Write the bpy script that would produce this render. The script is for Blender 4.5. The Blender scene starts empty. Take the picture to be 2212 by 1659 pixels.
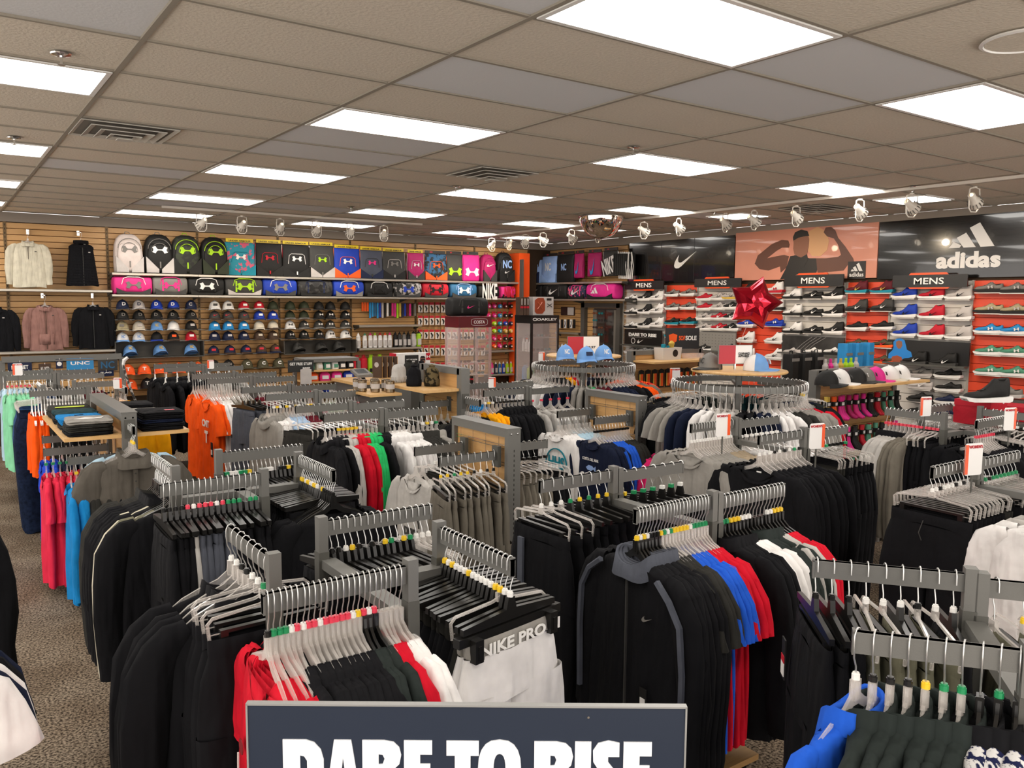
import bpy, math, random
import mathutils
from mathutils import Vector, Matrix
from mathutils.geometry import tessellate_polygon
PI = math.pi; cos = math.cos; sin = math.sin
rnd = random.Random(7)
SC = bpy.context.scene
COL = SC.collection
# ---------------------------------------------------------------- camera (solved from the ceiling grid)
IW, IH, F = 2212.0, 1659.0, 1774.28
CAM = Vector((-0.8025, -2.6861, 1.95)); YAW, PITCH, ROLL = 0.614612, 0.099997, 0.0077736
fw = Vector((sin(YAW)*cos(PITCH), cos(YAW)*cos(PITCH), -sin(PITCH)))
rt0 = Vector((cos(YAW), -sin(YAW), 0)); up0 = rt0.cross(fw)
rt = rt0*cos(ROLL) + up0*sin(ROLL); up = up0*cos(ROLL) - rt0*sin(ROLL)
cd = bpy.data.cameras.new('camera'); co = bpy.data.objects.new('camera', cd); COL.objects.link(co)
cd.sensor_width = 36; cd.lens = 36*F/IW; cd.clip_start = 0.05; cd.clip_end = 100
co.matrix_world = Matrix(((rt.x, up.x, -fw.x, CAM.x), (rt.y, up.y, -fw.y, CAM.y), (rt.z, up.z, -fw.z, CAM.z), (0, 0, 0, 1)))
SC.camera = co
SC.view_settings.view_transform = 'Standard'; SC.view_settings.look = 'None'
SC.view_settings.gamma = 1; SC.view_settings.use_curve_mapping = False
SC.view_settings.exposure = 0.75
PANEL_E, SPOT_W = 7.0, 13.0
w = bpy.data.worlds.new('world'); SC.world = w; w.use_nodes = True
w.node_tree.nodes['Background'].inputs[0].default_value = (1.0, 0.93, 0.86, 1)
w.node_tree.nodes['Background'].inputs[1].default_value = 1.6
SC.cycles.transparent_max_bounces = 24; SC.cycles.max_bounces = 6; SC.cycles.diffuse_bounces = 4
SC.cycles.glossy_bounces = 3; SC.cycles.caustics_reflective = False; SC.cycles.caustics_refractive = False

def ray(px, py): return fw + rt*((px-IW/2)/F) + up*((IH/2-py)/F)
def atz(px, py, z): d = ray(px, py); return CAM + d*((z-CAM.z)/d.z)      # the point at height z seen at a place of the photograph
def aty(px, py, y): d = ray(px, py); return CAM + d*((y-CAM.y)/d.y)
def atx(px, py, x): d = ray(px, py); return CAM + d*((x-CAM.x)/d.x)
def depth(p): return (Vector(p)-CAM).dot(fw)

# ---------------------------------------------------------------- materials
def lin(c):
    if isinstance(c, str):
        c = [int(c[i:i+2], 16)/255 for i in (0, 2, 4)]
        return tuple((x/12.92 if x <= 0.04045 else ((x+0.055)/1.055)**2.4) for x in c)
    return tuple(c)
MATS = {}
def mat(name, col, rough=0.5, metal=0.0, bump=0, bscale=100, var=0, vscale=6, emit=0, alpha=1, spec=0.5, col2=None, coat=0, ramp=None, vtype='noise', tint=None):
    if name in MATS: return MATS[name]
    m = bpy.data.materials.new(name); m.use_nodes = True; MATS[name] = m
    nt = m.node_tree; b = nt.nodes['Principled BSDF']; L = nt.links
    c = lin(col)
    b.inputs['Base Color'].default_value = (*c, 1); b.inputs['Roughness'].default_value = rough
    b.inputs['Metallic'].default_value = metal; b.inputs['Specular IOR Level'].default_value = spec
    b.inputs['Coat Weight'].default_value = coat
    if emit:
        b.inputs['Emission Color'].default_value = (*c, 1); b.inputs['Emission Strength'].default_value = emit
    if alpha < 1: b.inputs['Alpha'].default_value = alpha
    if var or bump or col2:
        tc = nt.nodes.new('ShaderNodeTexCoord')
    if var or col2:
        if vtype == 'voronoi':
            n = nt.nodes.new('ShaderNodeTexVoronoi'); o = n.outputs['Distance']
        else:
            n = nt.nodes.new('ShaderNodeTexNoise'); n.inputs['Detail'].default_value = 3; o = n.outputs['Fac']
        n.inputs['Scale'].default_value = vscale; L.new(tc.outputs['Object'], n.inputs['Vector'])
        r = nt.nodes.new('ShaderNodeValToRGB'); L.new(o, r.inputs[0])
        a, z = ramp or (0.3, 0.7)
        r.color_ramp.elements[0].position = a; r.color_ramp.elements[1].position = z
        d = lin(col2) if col2 else tuple(max(0, x*(1-var)) for x in c)
        e = c if col2 else tuple(min(1, x*(1+var*0.6)) for x in c)
        r.color_ramp.elements[0].color = (*d, 1); r.color_ramp.elements[1].color = (*e, 1)
        L.new(r.outputs[0], b.inputs['Base Color'])
    if bump:
        n = nt.nodes.new('ShaderNodeTexNoise'); n.inputs['Scale'].default_value = bscale; L.new(tc.outputs['Object'], n.inputs['Vector'])
        bp = nt.nodes.new('ShaderNodeBump'); bp.inputs['Strength'].default_value = bump; bp.inputs['Distance'].default_value = 0.01
        L.new(n.outputs['Fac'], bp.inputs['Height']); L.new(bp.outputs[0], b.inputs['Normal'])
    return m
def fab(c, name=None):
    k = 'cloth_'+(name or str(c))
    if k in MATS: return MATS[k]
    m = mat(k, c, 0.9, bump=0.25, bscale=35, var=0.14, vscale=9, spec=0.15)
    nt = m.node_tree; L = nt.links      # soft vertical drape folds under the fine weave
    tc = [n for n in nt.nodes if n.type == 'TEX_COORD'][0]; b1 = [n for n in nt.nodes if n.type == 'BUMP'][0]
    mp = nt.nodes.new('ShaderNodeMapping'); mp.inputs['Scale'].default_value = (1, 1, .22); L.new(tc.outputs['Object'], mp.inputs[0])
    n = nt.nodes.new('ShaderNodeTexNoise'); n.inputs['Scale'].default_value = 13; n.inputs['Detail'].default_value = 2; L.new(mp.outputs[0], n.inputs['Vector'])
    b2 = nt.nodes.new('ShaderNodeBump'); b2.inputs['Strength'].default_value = .7; b2.inputs['Distance'].default_value = .06
    L.new(n.outputs['Fac'], b2.inputs['Height']); L.new(b2.outputs[0], b1.inputs['Normal'])
    return m
def pla(c, r=0.4): return mat('plastic_%s_%s' % (c, r), c, r)
def clear(name, tint, amount, rough=0.08):
    if name in MATS: return MATS[name]
    m = bpy.data.materials.new(name); m.use_nodes = True; MATS[name] = m
    nt = m.node_tree; L = nt.links; b = nt.nodes['Principled BSDF']; out = nt.nodes['Material Output']
    b.inputs['Base Color'].default_value = (*lin(tint), 1); b.inputs['Roughness'].default_value = rough; b.inputs['Specular IOR Level'].default_value = 1
    t = nt.nodes.new('ShaderNodeBsdfTransparent'); mx = nt.nodes.new('ShaderNodeMixShader')
    lw = nt.nodes.new('ShaderNodeLayerWeight'); lw.inputs[0].default_value = 0.35
    mr = nt.nodes.new('ShaderNodeMapRange'); mr.inputs[3].default_value = amount; mr.inputs[4].default_value = min(1, amount+0.6)
    L.new(lw.outputs['Facing'], mr.inputs[0]); L.new(mr.outputs[0], mx.inputs[0]); L.new(t.outputs[0], mx.inputs[1]); L.new(b.outputs[0], mx.inputs[2]); L.new(mx.outputs[0], out.inputs[0])
    return m
STEEL = mat('rack_grey_metal', '6f6e6a', 0.45, metal=0.35, bump=0.03, bscale=300)
STEEL2 = mat('rack_grey_metal_dark', '55544f', 0.5, metal=0.3)
ALU = mat('shelf_aluminium', 'b9b2a6', 0.3, metal=0.7)
CHROME = mat('chrome_wire', 'e2e2e2', 0.18, metal=1.0)
WIRE = mat('hook_wire', 'd2d2d0', 0.3, metal=0.85)
CLEAR = clear('clear_plastic', 'e0dad4', 0.2)
ACRYL = clear('acrylic_sheet', 'e8d8d4', 0.1)
BLK = mat('black_plastic', '141312', 0.3)
WHT = mat('white_plastic', 'e8e6e2', 0.35)
def woodmat(name, c1, c2, sx=2, sy=2, sz=30):
    m = bpy.data.materials.new(name); m.use_nodes = True; MATS[name] = m
    nt = m.node_tree; L = nt.links; b = nt.nodes['Principled BSDF']; b.inputs['Roughness'].default_value = 0.45
    tc = nt.nodes.new('ShaderNodeTexCoord'); mp = nt.nodes.new('ShaderNodeMapping'); mp.inputs['Scale'].default_value = (sx, sy, sz)
    n = nt.nodes.new('ShaderNodeTexNoise'); n.inputs['Scale'].default_value = 2; n.inputs['Detail'].default_value = 4
    r = nt.nodes.new('ShaderNodeValToRGB'); r.color_ramp.elements[0].position = 0.3; r.color_ramp.elements[1].position = 0.7
    r.color_ramp.elements[0].color = (*lin(c1), 1); r.color_ramp.elements[1].color = (*lin(c2), 1)
    L.new(tc.outputs['Object'], mp.inputs[0]); L.new(mp.outputs[0], n.inputs['Vector']); L.new(n.outputs['Fac'], r.inputs[0]); L.new(r.outputs[0], b.inputs['Base Color'])
    return m
MAPLE = woodmat('maple_board', 'b98d57', 'c89d66'); MAPLE_TOP = woodmat('maple_shelf', 'c59a60', 'd4ac74', 4, 30, 4); OAK = woodmat('oak_base', '9a7548', 'ae8858', 3, 30, 3)

# ---------------------------------------------------------------- mesh builder
class MB:
    def __init__(s): s.v = []; s.f = []; s.m = []; s.mats = []
    def mi(s, m):
        if m not in s.mats: s.mats.append(m)
        return s.mats.index(m)
    def add(s, vf, m=None, T=None):
        v, f = vf; o = len(s.v)
        s.v += [tuple(T @ Vector(p)) for p in v] if T is not None else [tuple(p) for p in v]
        s.f += [tuple(i+o for i in q) for q in f]; s.m += [s.mi(m)]*len(f)
        return s
    def mesh(s, name, smooth=False):
        me = bpy.data.meshes.new(name); me.from_pydata(s.v, [], s.f)
        for m in s.mats: me.materials.append(m)
        me.polygons.foreach_set('material_index', s.m)
        if smooth: me.polygons.foreach_set('use_smooth', [True]*len(s.f))
        me.update(); return me
def box(x0, x1, y0, y1, z0, z1):
    return ([(x0,y0,z0),(x1,y0,z0),(x1,y1,z0),(x0,y1,z0),(x0,y0,z1),(x1,y0,z1),(x1,y1,z1),(x0,y1,z1)],
            [(0,3,2,1),(4,5,6,7),(0,1,5,4),(1,2,6,5),(2,3,7,6),(3,0,4,7)])
def bbox(w, d, h, r=0.01, z=0):      # box with chamfered upright edges, centred in x,y
    pts = [(-w/2+r,-d/2),(w/2-r,-d/2),(w/2,-d/2+r),(w/2,d/2-r),(w/2-r,d/2),(-w/2+r,d/2),(-w/2,d/2-r),(-w/2,-d/2+r)]
    return loft([[(x*k, y*k, zz) for x, y in pts] for zz, k in ((z,0.97),(z+r,1),(z+h-r,1),(z+h,0.97))], caps=True)
def loft(rings, caps=False, closed=True):
    v = []; f = []; n = len(rings[0])
    for r in rings: v += list(r)
    for i in range(len(rings)-1):
        for j in range(n if closed else n-1):
            k = (j+1) % n
            f.append((i*n+j, i*n+k, (i+1)*n+k, (i+1)*n+j))
    if caps: f.append(tuple(range(n-1, -1, -1))); f.append(tuple((len(rings)-1)*n+j for j in range(n)))
    return v, f
def tube(path, r, n=5, cap=True):
    P = [Vector(p) for p in path]; rings = []
    a = None
    for i, p in enumerate(P):
        t = (P[min(i+1, len(P)-1)]-P[max(i-1, 0)]).normalized()
        if a is None: a = t.orthogonal().normalized()
        a = (a - t*a.dot(t)); a = a.normalized() if a.length > 1e-6 else t.orthogonal().normalized()
        b = t.cross(a); rr = r[i] if isinstance(r, (list, tuple)) else r
        rings.append([tuple(p + (a*cos(2*PI*k/n)+b*sin(2*PI*k/n))*rr) for k in range(n)])
    return loft(rings, caps=cap)
def cyl(r, z0, z1, n=16, r2=None, x=0, y=0):
    r2 = r if r2 is None else r2
    return loft([[(x+a*cos(2*PI*k/n), y+a*sin(2*PI*k/n), z) for k in range(n)] for a, z in ((r, z0), (r2, z1))], caps=True)
def lathe(prof, n=20, x=0, y=0, caps=True):
    return loft([[(x+a*cos(2*PI*k/n), y+a*sin(2*PI*k/n), z) for k in range(n)] for a, z in prof], caps=caps)
def prism(loops, y0, y1):            # flat outline in x,z (first loop outer, others holes) with thickness in y
    if not isinstance(loops[0][0], (tuple, list)): loops = [loops]
    flat = [p for l in loops for p in l]; n = len(flat)
    tris = tessellate_polygon([[Vector((x, z, 0)) for x, z in l] for l in loops])
    v = [(x, y0, z) for x, z in flat] + [(x, y1, z) for x, z in flat]
    f = []
    for t in tris:
        a, b, c = t
        A, B, C_ = (Vector(flat[i]) for i in t)
        if (B-A).cross(C_-A) < 0: b, c = c, b
        f += [(a, b, c), (a+n, c+n, b+n)]
    o = 0
    for l in loops:
        k = len(l)
        for i in range(k): j = (i+1) % k; f.append((o+i, o+i+n, o+j+n, o+j))
        o += k
    return v, f
def xf(x=0, y=0, z=0, rz=0, rx=0, ry=0, s=1):
    S = Matrix.Diagonal((*(s if isinstance(s, (tuple, list)) else (s, s, s)), 1))
    return Matrix.Translation((x, y, z)) @ Matrix.Rotation(rz, 4, 'Z') @ Matrix.Rotation(rx, 4, 'X') @ Matrix.Rotation(ry, 4, 'Y') @ S

# ---------------------------------------------------------------- scene objects
def ob(name, data, parent=None, loc=None, rz=0, m=None, scale=None):
    o = bpy.data.objects.new(name, data); COL.objects.link(o)
    if parent is not None: o.parent = parent
    if loc is not None: o.location = loc
    if rz: o.rotation_euler = (0, 0, rz)
    if scale is not None: o.scale = scale if isinstance(scale, (tuple, list)) else (scale,)*3
    if m is not None: setm(o, m)
    return o
def setm(o, m):
    ms = m if isinstance(m, (list, tuple)) else [m]
    for i, q in enumerate(ms):
        if i < len(o.material_slots): o.material_slots[i].link = 'OBJECT'; o.material_slots[i].material = q
def tag(o, label, cat, group=None, kind=None):
    o['label'] = label; o['category'] = cat
    if group: o['group'] = group
    if kind: o['kind'] = kind
    return o
def thing(name, label, cat, loc=(0,0,0), rz=0, group=None, data=None, m=None, scale=None):
    o = ob(name, data, None, loc, rz, m, scale); return tag(o, label, cat, group)
def part(name, vf, m, parent, T=None, smooth=False):
    b = MB()
    for q in (vf if isinstance(vf, list) else [vf]): b.add(q, m, T)
    return ob(name, b.mesh(name, smooth), parent)
def struct(name, vf, m, parent=None, kind=True):
    o = part(name, vf, m, parent)
    if kind and parent is None: o['kind'] = 'structure'
    return o
def only(name, vf, m, label, cat, loc=(0,0,0), rz=0, group=None, smooth=False):
    b = MB()
    for q in (vf if isinstance(vf, list) else [vf]): b.add(q, m)
    return thing(name, label, cat, loc, rz, group, b.mesh(name, smooth))
TXT = {}
def text_mesh(s, bold=0.0, sq=1.0):
    k = (s, bold, sq)
    if k in TXT: return TXT[k]
    c = bpy.data.curves.new('lettering', 'FONT'); c.body = s; c.size = 1; c.offset = bold; c.extrude = 0.02; c.align_x = 'CENTER'; c.align_y = 'CENTER'
    c.resolution_u = 3
    o = bpy.data.objects.new('tmp', c); me = bpy.data.meshes.new_from_object(o)
    bpy.data.objects.remove(o)
    v = [(p.co.x, -p.co.z, p.co.y) for p in me.vertices]; f = [tuple(p.vertices) for p in me.polygons]
    xs = [p[0] for p in v]; zs = [p[2] for p in v]
    cx, cz = (min(xs)+max(xs))/2, (min(zs)+max(zs))/2; W_, H_ = max(xs)-min(xs), max(zs)-min(zs)
    TXT[k] = ([((x-cx)/W_, y, (z-cz)/H_) for x, y, z in v], f, W_, H_)
    return TXT[k]
def lettering(s, m, parent, x, y, z, w, h, rz=0, name='lettering', bold=0.0, T=None, ry=0):
    v, f, W_, H_ = text_mesh(s, bold)
    o = part(name, ([(p[0]*w, p[1]*0.05, p[2]*h) for p in v], f), m, parent, (T or Matrix.Identity(4)) @ xf(x, y, z, rz, 0, ry))
    return o
SW = [(-1,-.28),(-.93,-.08),(-.80,.08),(-.62,.26),(-.50,.36),(-.62,.10),(-.60,-.08),(-.46,-.16),(-.28,-.14),(1,.36),(-.36,-.40),(-.62,-.50),(-.84,-.48),(-.96,-.40)]
UAQ = [(0,.10),(.22,.10),(.36,.20),(.44,.36),(.56,.62),(.98,.40),(.84,.16),(.82,0)]
UA = [(x, z) for x, z in UAQ] + [(x, -z) for x, z in UAQ[-2::-1]] + [(-x, -z) for x, z in UAQ[1:]] + [(-x, z) for x, z in UAQ[-2:0:-1]]
AD = [[(-.95,-.5),(-.75,-.18),(-.40,-.38),(-.48,-.5)],[(-.62,.02),(-.22,.26),(.22,-.5),(-.30,-.5)],[(-.08,.50),(.34,.74),(1.0,-.5),(.42,-.5)]]
NC = [(-.9,-.8),(-.9,.8),(-.5,.8),(.4,-.2),(.4,.8),(.8,.8),(.8,-.8),(.4,-.8),(-.5,.2),(-.5,-.8)]
def sc(pts, s, x=0, z=0, sz=None, a=0):
    sz = s if sz is None else sz
    return [(x + (p[0]*s*cos(a)-p[1]*sz*sin(a)), z + (p[0]*s*sin(a)+p[1]*sz*cos(a))) for p in pts]
def logo(kind, m, parent, x, y, z, s, a=0, name='logo', T=None, sz=None, th=0.002):
    if kind == 'nike': L_ = [sc(SW, s, x, z, sz, a)]
    elif kind == 'ua': L_ = [sc(UA, s, x, z, sz, a)]
    elif kind == 'adidas': L_ = [sc(q, s, x, z, sz, a) for q in AD]
    else: return lettering(kind, m, parent, x, y-th, z, s*2, (sz or s)*2, name=name, bold=0.03, T=T, ry=-a)
    b = MB()
    for q in L_: b.add(prism(q, y-th, y+th), m, T)
    return ob(name, b.mesh(name), parent)
ORD = 'first second third fourth fifth sixth seventh eighth ninth tenth eleventh twelfth thirteenth fourteenth fifteenth sixteenth'.split()
# ================================================================ ROOM
CZ = 3.053; TA, TB = 1.17173, 0.6096
YL, XR = 9.9, 8.95            # faces of the slat boards on the two long walls
XW, YB = -4.2, -4.9
# floor: loop-pile carpet
def carpet():
    m = bpy.data.materials.new('carpet'); m.use_nodes = True; nt = m.node_tree; L = nt.links; b = nt.nodes['Principled BSDF']
    b.inputs['Roughness'].default_value = 0.95; b.inputs['Specular IOR Level'].default_value = 0.1
    tc = nt.nodes.new('ShaderNodeTexCoord')
    n1 = nt.nodes.new('ShaderNodeTexNoise'); n1.inputs['Scale'].default_value = 85; n1.inputs['Detail'].default_value = 5
    n2 = nt.nodes.new('ShaderNodeTexNoise'); n2.inputs['Scale'].default_value = 2.2; n2.inputs['Detail'].default_value = 3
    for n in (n1, n2): L.new(tc.outputs['Object'], n.inputs['Vector'])
    r1 = nt.nodes.new('ShaderNodeValToRGB'); L.new(n1.outputs['Fac'], r1.inputs[0])
    r1.color_ramp.elements[0].position = 0.38; r1.color_ramp.elements[1].position = 0.62
    r1.color_ramp.elements[0].color = (*lin('352c23'), 1); r1.color_ramp.elements[1].color = (*lin('998a78'), 1)
    r2 = nt.nodes.new('ShaderNodeValToRGB'); L.new(n2.outputs['Fac'], r2.inputs[0])
    r2.color_ramp.elements[0].color = (0.7, 0.66, 0.62, 1); r2.color_ramp.elements[1].color = (1, 1, 1, 1)
    r2.color_ramp.elements[0].position = 0.4; r2.color_ramp.elements[1].position = 0.6
    mx = nt.nodes.new('ShaderNodeMixRGB'); mx.blend_type = 'MULTIPLY'; mx.inputs[0].default_value = 1
    L.new(r1.outputs[0], mx.inputs[1]); L.new(r2.outputs[0], mx.inputs[2]); L.new(mx.outputs[0], b.inputs['Base Color'])
    bp = nt.nodes.new('ShaderNodeBump'); bp.inputs['Strength'].default_value = 0.6; bp.inputs['Distance'].default_value = 0.01
    L.new(n1.outputs['Fac'], bp.inputs['Height']); L.new(bp.outputs[0], b.inputs['Normal'])
    return m
struct('floor', box(XW, 9.1, YB, 10.1, -0.1, 0), carpet())
TILE = mat('ceiling_tile', 'd2c8b9', 0.9, bump=0.35, bscale=60, var=0.07, vscale=70, spec=0.1)
TILE2 = mat('ceiling_tile_lighter', 'cfcfd0', 0.9, bump=0.1, bscale=60, spec=0.1)
TBAR = mat('ceiling_bar', '8f877a', 0.7)
ceil = struct('ceiling', box(XW, 9.1, YB, 10.1, CZ+0.025, CZ+0.12), mat('ceiling_void', 'a9a49a', 0.9))
LIGHTS = [(c, r) for c in (-3, -1, 1, 3, 5) for r in (-5, -1, 3, 7, 10.7, 14)]
lightcells = {}
for c, r in LIGHTS: lightcells[(c, 11 if r == 10.7 else r)] = 1
vents = [(0.0, 3.05, 0), (2.93, 3.05, 1), (7.33, 2.9, 2)]
cells = set((c, r) for (c, r) in lightcells)
tb = MB(); tb.add(box(-TA/2+.006, TA/2-.006, -TB/2+.006, TB/2-.006, 0, 0.012), TILE); tile_me = tb.mesh('ceiling_tile')
for c in range(-2, 8):
    for r in range(-4, 17):
        if (c, r) in cells: continue
        x0, x1 = c*TA, min((c+1)*TA, 8.98); y0, y1 = r*TB, min((r+1)*TB, 9.95)
        if y1-y0 < 0.1: continue
        o = ob('ceiling_tile', tile_me, ceil, ((x0+x1)/2, (y0+y1)/2, CZ+0.006+rnd.uniform(0, .004)), m=TILE2 if rnd.random() < 0.16 else None)
        if x1-x0 < TA-.01 or y1-y0 < TB-.01: o.scale = ((x1-x0)/TA, (y1-y0)/TB, 1)
g = MB()
for c in range(-4, 9):
    if c*TA < 9: g.add(box(c*TA-.012, c*TA+.012, YB, 10, CZ-.002, CZ+.01), TBAR)
for r in range(-11, 17): g.add(box(XW, 9, r*TB-.010, r*TB+.010, CZ-.001, CZ+.01), TBAR)
ob('ceiling_bar', g.mesh('ceiling_bar'), ceil)
# recessed ceiling lights
LEN = mat('light_diffuser', (1.0, 0.96, 0.90), 0.5, emit=PANEL_E)
def col_name(c): return {-3: 'far left', -1: 'left', 1: 'second', 3: 'third', 5: 'fourth'}[c]
rows_near = {-9: 'behind the viewer, last', -5: 'just behind the viewer', -1: 'nearest and largest', 3: 'second from the viewer', 7: 'third from the viewer', 10.7: 'fourth from the viewer', 14: 'closest to the bag wall'}
lw_, lh_ = TA-.03, TB-.03
fr = [box(-lw_/2, lw_/2, -lh_/2, -lh_/2+.025, -.006, .01), box(-lw_/2, lw_/2, lh_/2-.025, lh_/2, -.006, .01), box(-lw_/2, -lw_/2+.025, -lh_/2, lh_/2, -.006, .01), box(lw_/2-.025, lw_/2, -lh_/2, lh_/2, -.006, .01)]
fb = MB(); [fb.add(q, WHT) for q in fr]; frame_me = fb.mesh('light_frame')
fb = MB(); fb.add(box(-lw_/2+.02, lw_/2-.02, -lh_/2+.02, lh_/2-.02, -.001, .003), LEN); diff_me = fb.mesh('diffuser')
def clight(x, y, label, sx=1):
    t = thing('ceiling_light', label, 'ceiling light', (x, y, CZ), 0, 'flat ceiling light panels')
    ob('frame', frame_me, t, scale=(sx, 1, 1)); ob('diffuser', diff_me, t, scale=(sx, 1, 1))
for c, r in LIGHTS:
    clight((c+.5)*TA, (r+.5)*TB, 'bright rectangular ceiling light in the %s column, %s' % (col_name(c), rows_near[r]))
for k, (x, y) in enumerate([(7.67, 4.35), (7.75, 2.1), (7.7, 7.0), (7.65, 9.0)]):
    clight(x, y, ['square ceiling light above the poster of the flexing athlete', 'square ceiling light close to the big three-bar logo banner', 'square ceiling light above the shiny mirror dome side', 'square ceiling light in the far corner of the room'][k], 0.5)
# vents, sprinklers, speaker, mirror dome
GR = mat('vent_white', 'b9b4aa', 0.5); DK = mat('vent_gap', '15130f', 0.9); VB = mat('vent_back', '6b665e', 0.8)
for x, y, k in vents:
    t = thing('ceiling_vent', ['square ceiling air vent with stepped louvres, above the left aisle', 'square ceiling air vent in the middle of the ceiling', 'small ceiling air vent near the athlete poster'][k], 'vent', (x+.3, y+.3, CZ-.001))
    part('backing', box(-.29, .29, -.29, .29, -.004, .004), VB, t)
    for i, s in enumerate((.29, .225, .16, .095)):
        b = MB()
        for a in range(4):
            T = Matrix.Rotation(a*PI/2, 4, 'Z'); zz = -.012-.012*i
            b.add(([(-s, -s, zz), (s, -s, zz), (s-.035, -s+.035, zz+.012), (-s+.035, -s+.035, zz+.012), (-s, -s, zz+.006), (s, -s, zz+.006), (s-.035, -s+.035, zz+.016), (-s+.035, -s+.035, zz+.016)],
                   [(0,1,2,3),(7,6,5,4),(0,4,5,1),(2,6,7,3)]), GR, T)
        ob('louvre', b.mesh('louvre'), t)
    part('louvre', box(-.045, .045, -.045, .045, -.062, -.056), GR, t)
for k, (x, y) in enumerate([(-.26, 1.65), (-.27, 4.07), (3.41, 4.25), (3.34, 6.53), (3.36, 1.73), (6.87, 4.03), (6.8, 1.57)]):
    t = thing('fire_sprinkler', 'chrome ceiling sprinkler head, %s' % ['left of the left aisle, nearest', 'left edge of the ceiling, further back', 'just behind the middle vent', 'towards the bag wall', 'in the middle of the ceiling, nearest', 'above the black swoosh banner', 'above the right-hand banner'][k], 'sprinkler', (x, y, CZ))
    part('escutcheon', lathe([(.045, 0), (.042, -.006), (.02, -.012)], 14), CHROME, t)
    part('deflector', [cyl(.006, -.045, -.008, 6), cyl(.016, -.05, -.047, 8)], CHROME, t)
t = thing('ceiling_speaker', 'round white ceiling speaker at the upper right', 'speaker', (2.98, -1.02, CZ-.002))
part('rim', lathe([(.17, 0), (.175, -.008), (.16, -.012), (.155, -.002)], 32), WHT, t); part('grille', cyl(.155, -.006, -.001, 28), TILE, t)
MIR = mat('mirror_dome', 'e8dcd4', 0.04, metal=1.0)
t = thing('mirror_dome', 'shiny chrome security mirror dome hanging from the ceiling', 'mirror', (6.33, 5.45, CZ))
part('dome', lathe([(.285*cos(a), -.29*sin(a)) for a in [i*PI/2/14 for i in range(15)]], 40, caps=False), MIR, t, smooth=True)
part('rim', lathe([(.30, 0), (.30, -.012), (.28, -.012)], 40), CHROME, t)
# walls
PAINT = mat('wall_paint_grey', '8b8177', 0.8); DARK = mat('slat_groove', '3a2a18', 0.9)
wl = struct('wall_left', box(XW, 9.1, YL+.02, 10.1, 0, CZ), DARK)
wr = struct('wall_right', box(XR+.02, 9.2, YB, 10.0, 0, CZ), DARK)
struct('trim_1', box(XW, 9.1, YL-.02, YL+.03, 2.93, CZ), PAINT, wl, False); struct('trim_2', box(XR-.02, XR+.03, YB, 9.9, 2.93, CZ), PAINT, wr, False)
sh, sp = 0.0675, 0.0785
sm = MB(); sm.add(([(-.6+.004, 0, 0), (.6-.004, 0, 0), (.6-.004, 0, sh), (-.6+.004, 0, sh), (-.6+.004, .02, -.004), (.6-.004, .02, -.004), (.6-.004, .02, sh+.004), (-.6+.004, .02, sh+.004)], [(0,1,2,3),(0,4,5,1),(3,2,6,7),(0,3,7,4),(1,5,6,2)]), MAPLE); slat_me = sm.mesh('slat')
for k in range(8):
    for i in range(31):
        z = 2.93-(i+1)*sp
        if z < .55: continue
        o = ob('slat', slat_me, wl, (-.6+.03+1.2*k, YL, z))
for k in range(2):
    for i in range(29):
        z = 2.93-(i+1)*sp
        o = ob('slat', slat_me, wr, (XR, 9.9-.6*(2*k+1)*.9, z), -PI/2); o.scale = (.9, 1, 1)
o = ob('slat', slat_me, wr, (XR, 7.75, 0.6), -PI/2)
for k in range(9):           # perforated uprights between the panels
    x = 0.03+1.2*(k-1)+1.2
    b = MB(); b.add(box(x-.018-1.2, x+.018-1.2, YL-.008, YL, .5, 2.93), mat('upright_bronze', '6a5436', 0.5, metal=0.4))
    for i in range(44): b.add(box(x-.004-1.2, x+.004-1.2, YL-.0095, YL-.007, .62+i*.0525, .645+i*.0525), DK)
    ob('slotted_upright', b.mesh('slotted_upright'), wl)
# a shelf run on a wall: lip in front, board, brackets
def shelf(label, p0, p1, wall, dep=.3, lip=.035, m=ALU, board=STEEL2, cat='shelf', name='wall_shelf'):
    if wall == 'L':
        a = aty(*p0, YL-dep); b_ = aty(*p1, YL-dep); z = (a.z+b_.z)/2; x0, x1 = a.x, b_.x; rz = 0; loc = ((x0+x1)/2, YL, z); L_ = (x1-x0)/2
    else:
        a = atx(*p0, XR-dep); b_ = atx(*p1, XR-dep); z = (a.z+b_.z)/2; rz = -PI/2; loc = (XR, (a.y+b_.y)/2, z); L_ = abs(b_.y-a.y)/2
    t = thing(name, label, cat, loc, rz)
    part('board', box(-L_, L_, -dep+.01, 0, -.025, 0), board, t)
    b = MB(); n = max(1, round(2*L_/1.2))
    for k in range(n):
        q0, q1 = -L_+2*L_*k/n, -L_+2*L_*(k+1)/n-.004
        b.add(loft([[(x, -dep, -lip), (x, -dep-.012, -lip+.008), (x, -dep-.012, -.004), (x, -dep+.004, .003)] for x in (q0, q1)], caps=True), m)
    ob('front_lip', b.mesh('front_lip'), t)
    for k in range(n+1):
        x = min(L_-.02, max(-L_+.02, -L_+2*L_*k/n)); b = MB(); b.add(prism([(0, 0), (dep*.9, -.02), (dep*.9, -.035), (0, -.09)], -.002, .002), STEEL2, Matrix.Translation((x, 0, 0)) @ Matrix.Rotation(-PI/2, 4, 'Z')); ob('bracket', b.mesh('bracket'), t)
    t['z'] = z
    return z
zA = shelf('long grey wall shelf carrying the row of backpacks', (242, 590), (1120, 609), 'L', .32)
zB = shelf('long grey wall shelf carrying the row of duffel bags', (242, 635), (1120, 645), 'L', .32)
zC = shelf('grey wall shelf below the cream fleece and quilted vest', (-40, 622), (243, 628), 'L', .28)
zD = shelf('grey wall shelf below the two long sleeve fleece jackets', (-40, 757), (250, 759), 'L', .28)
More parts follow.
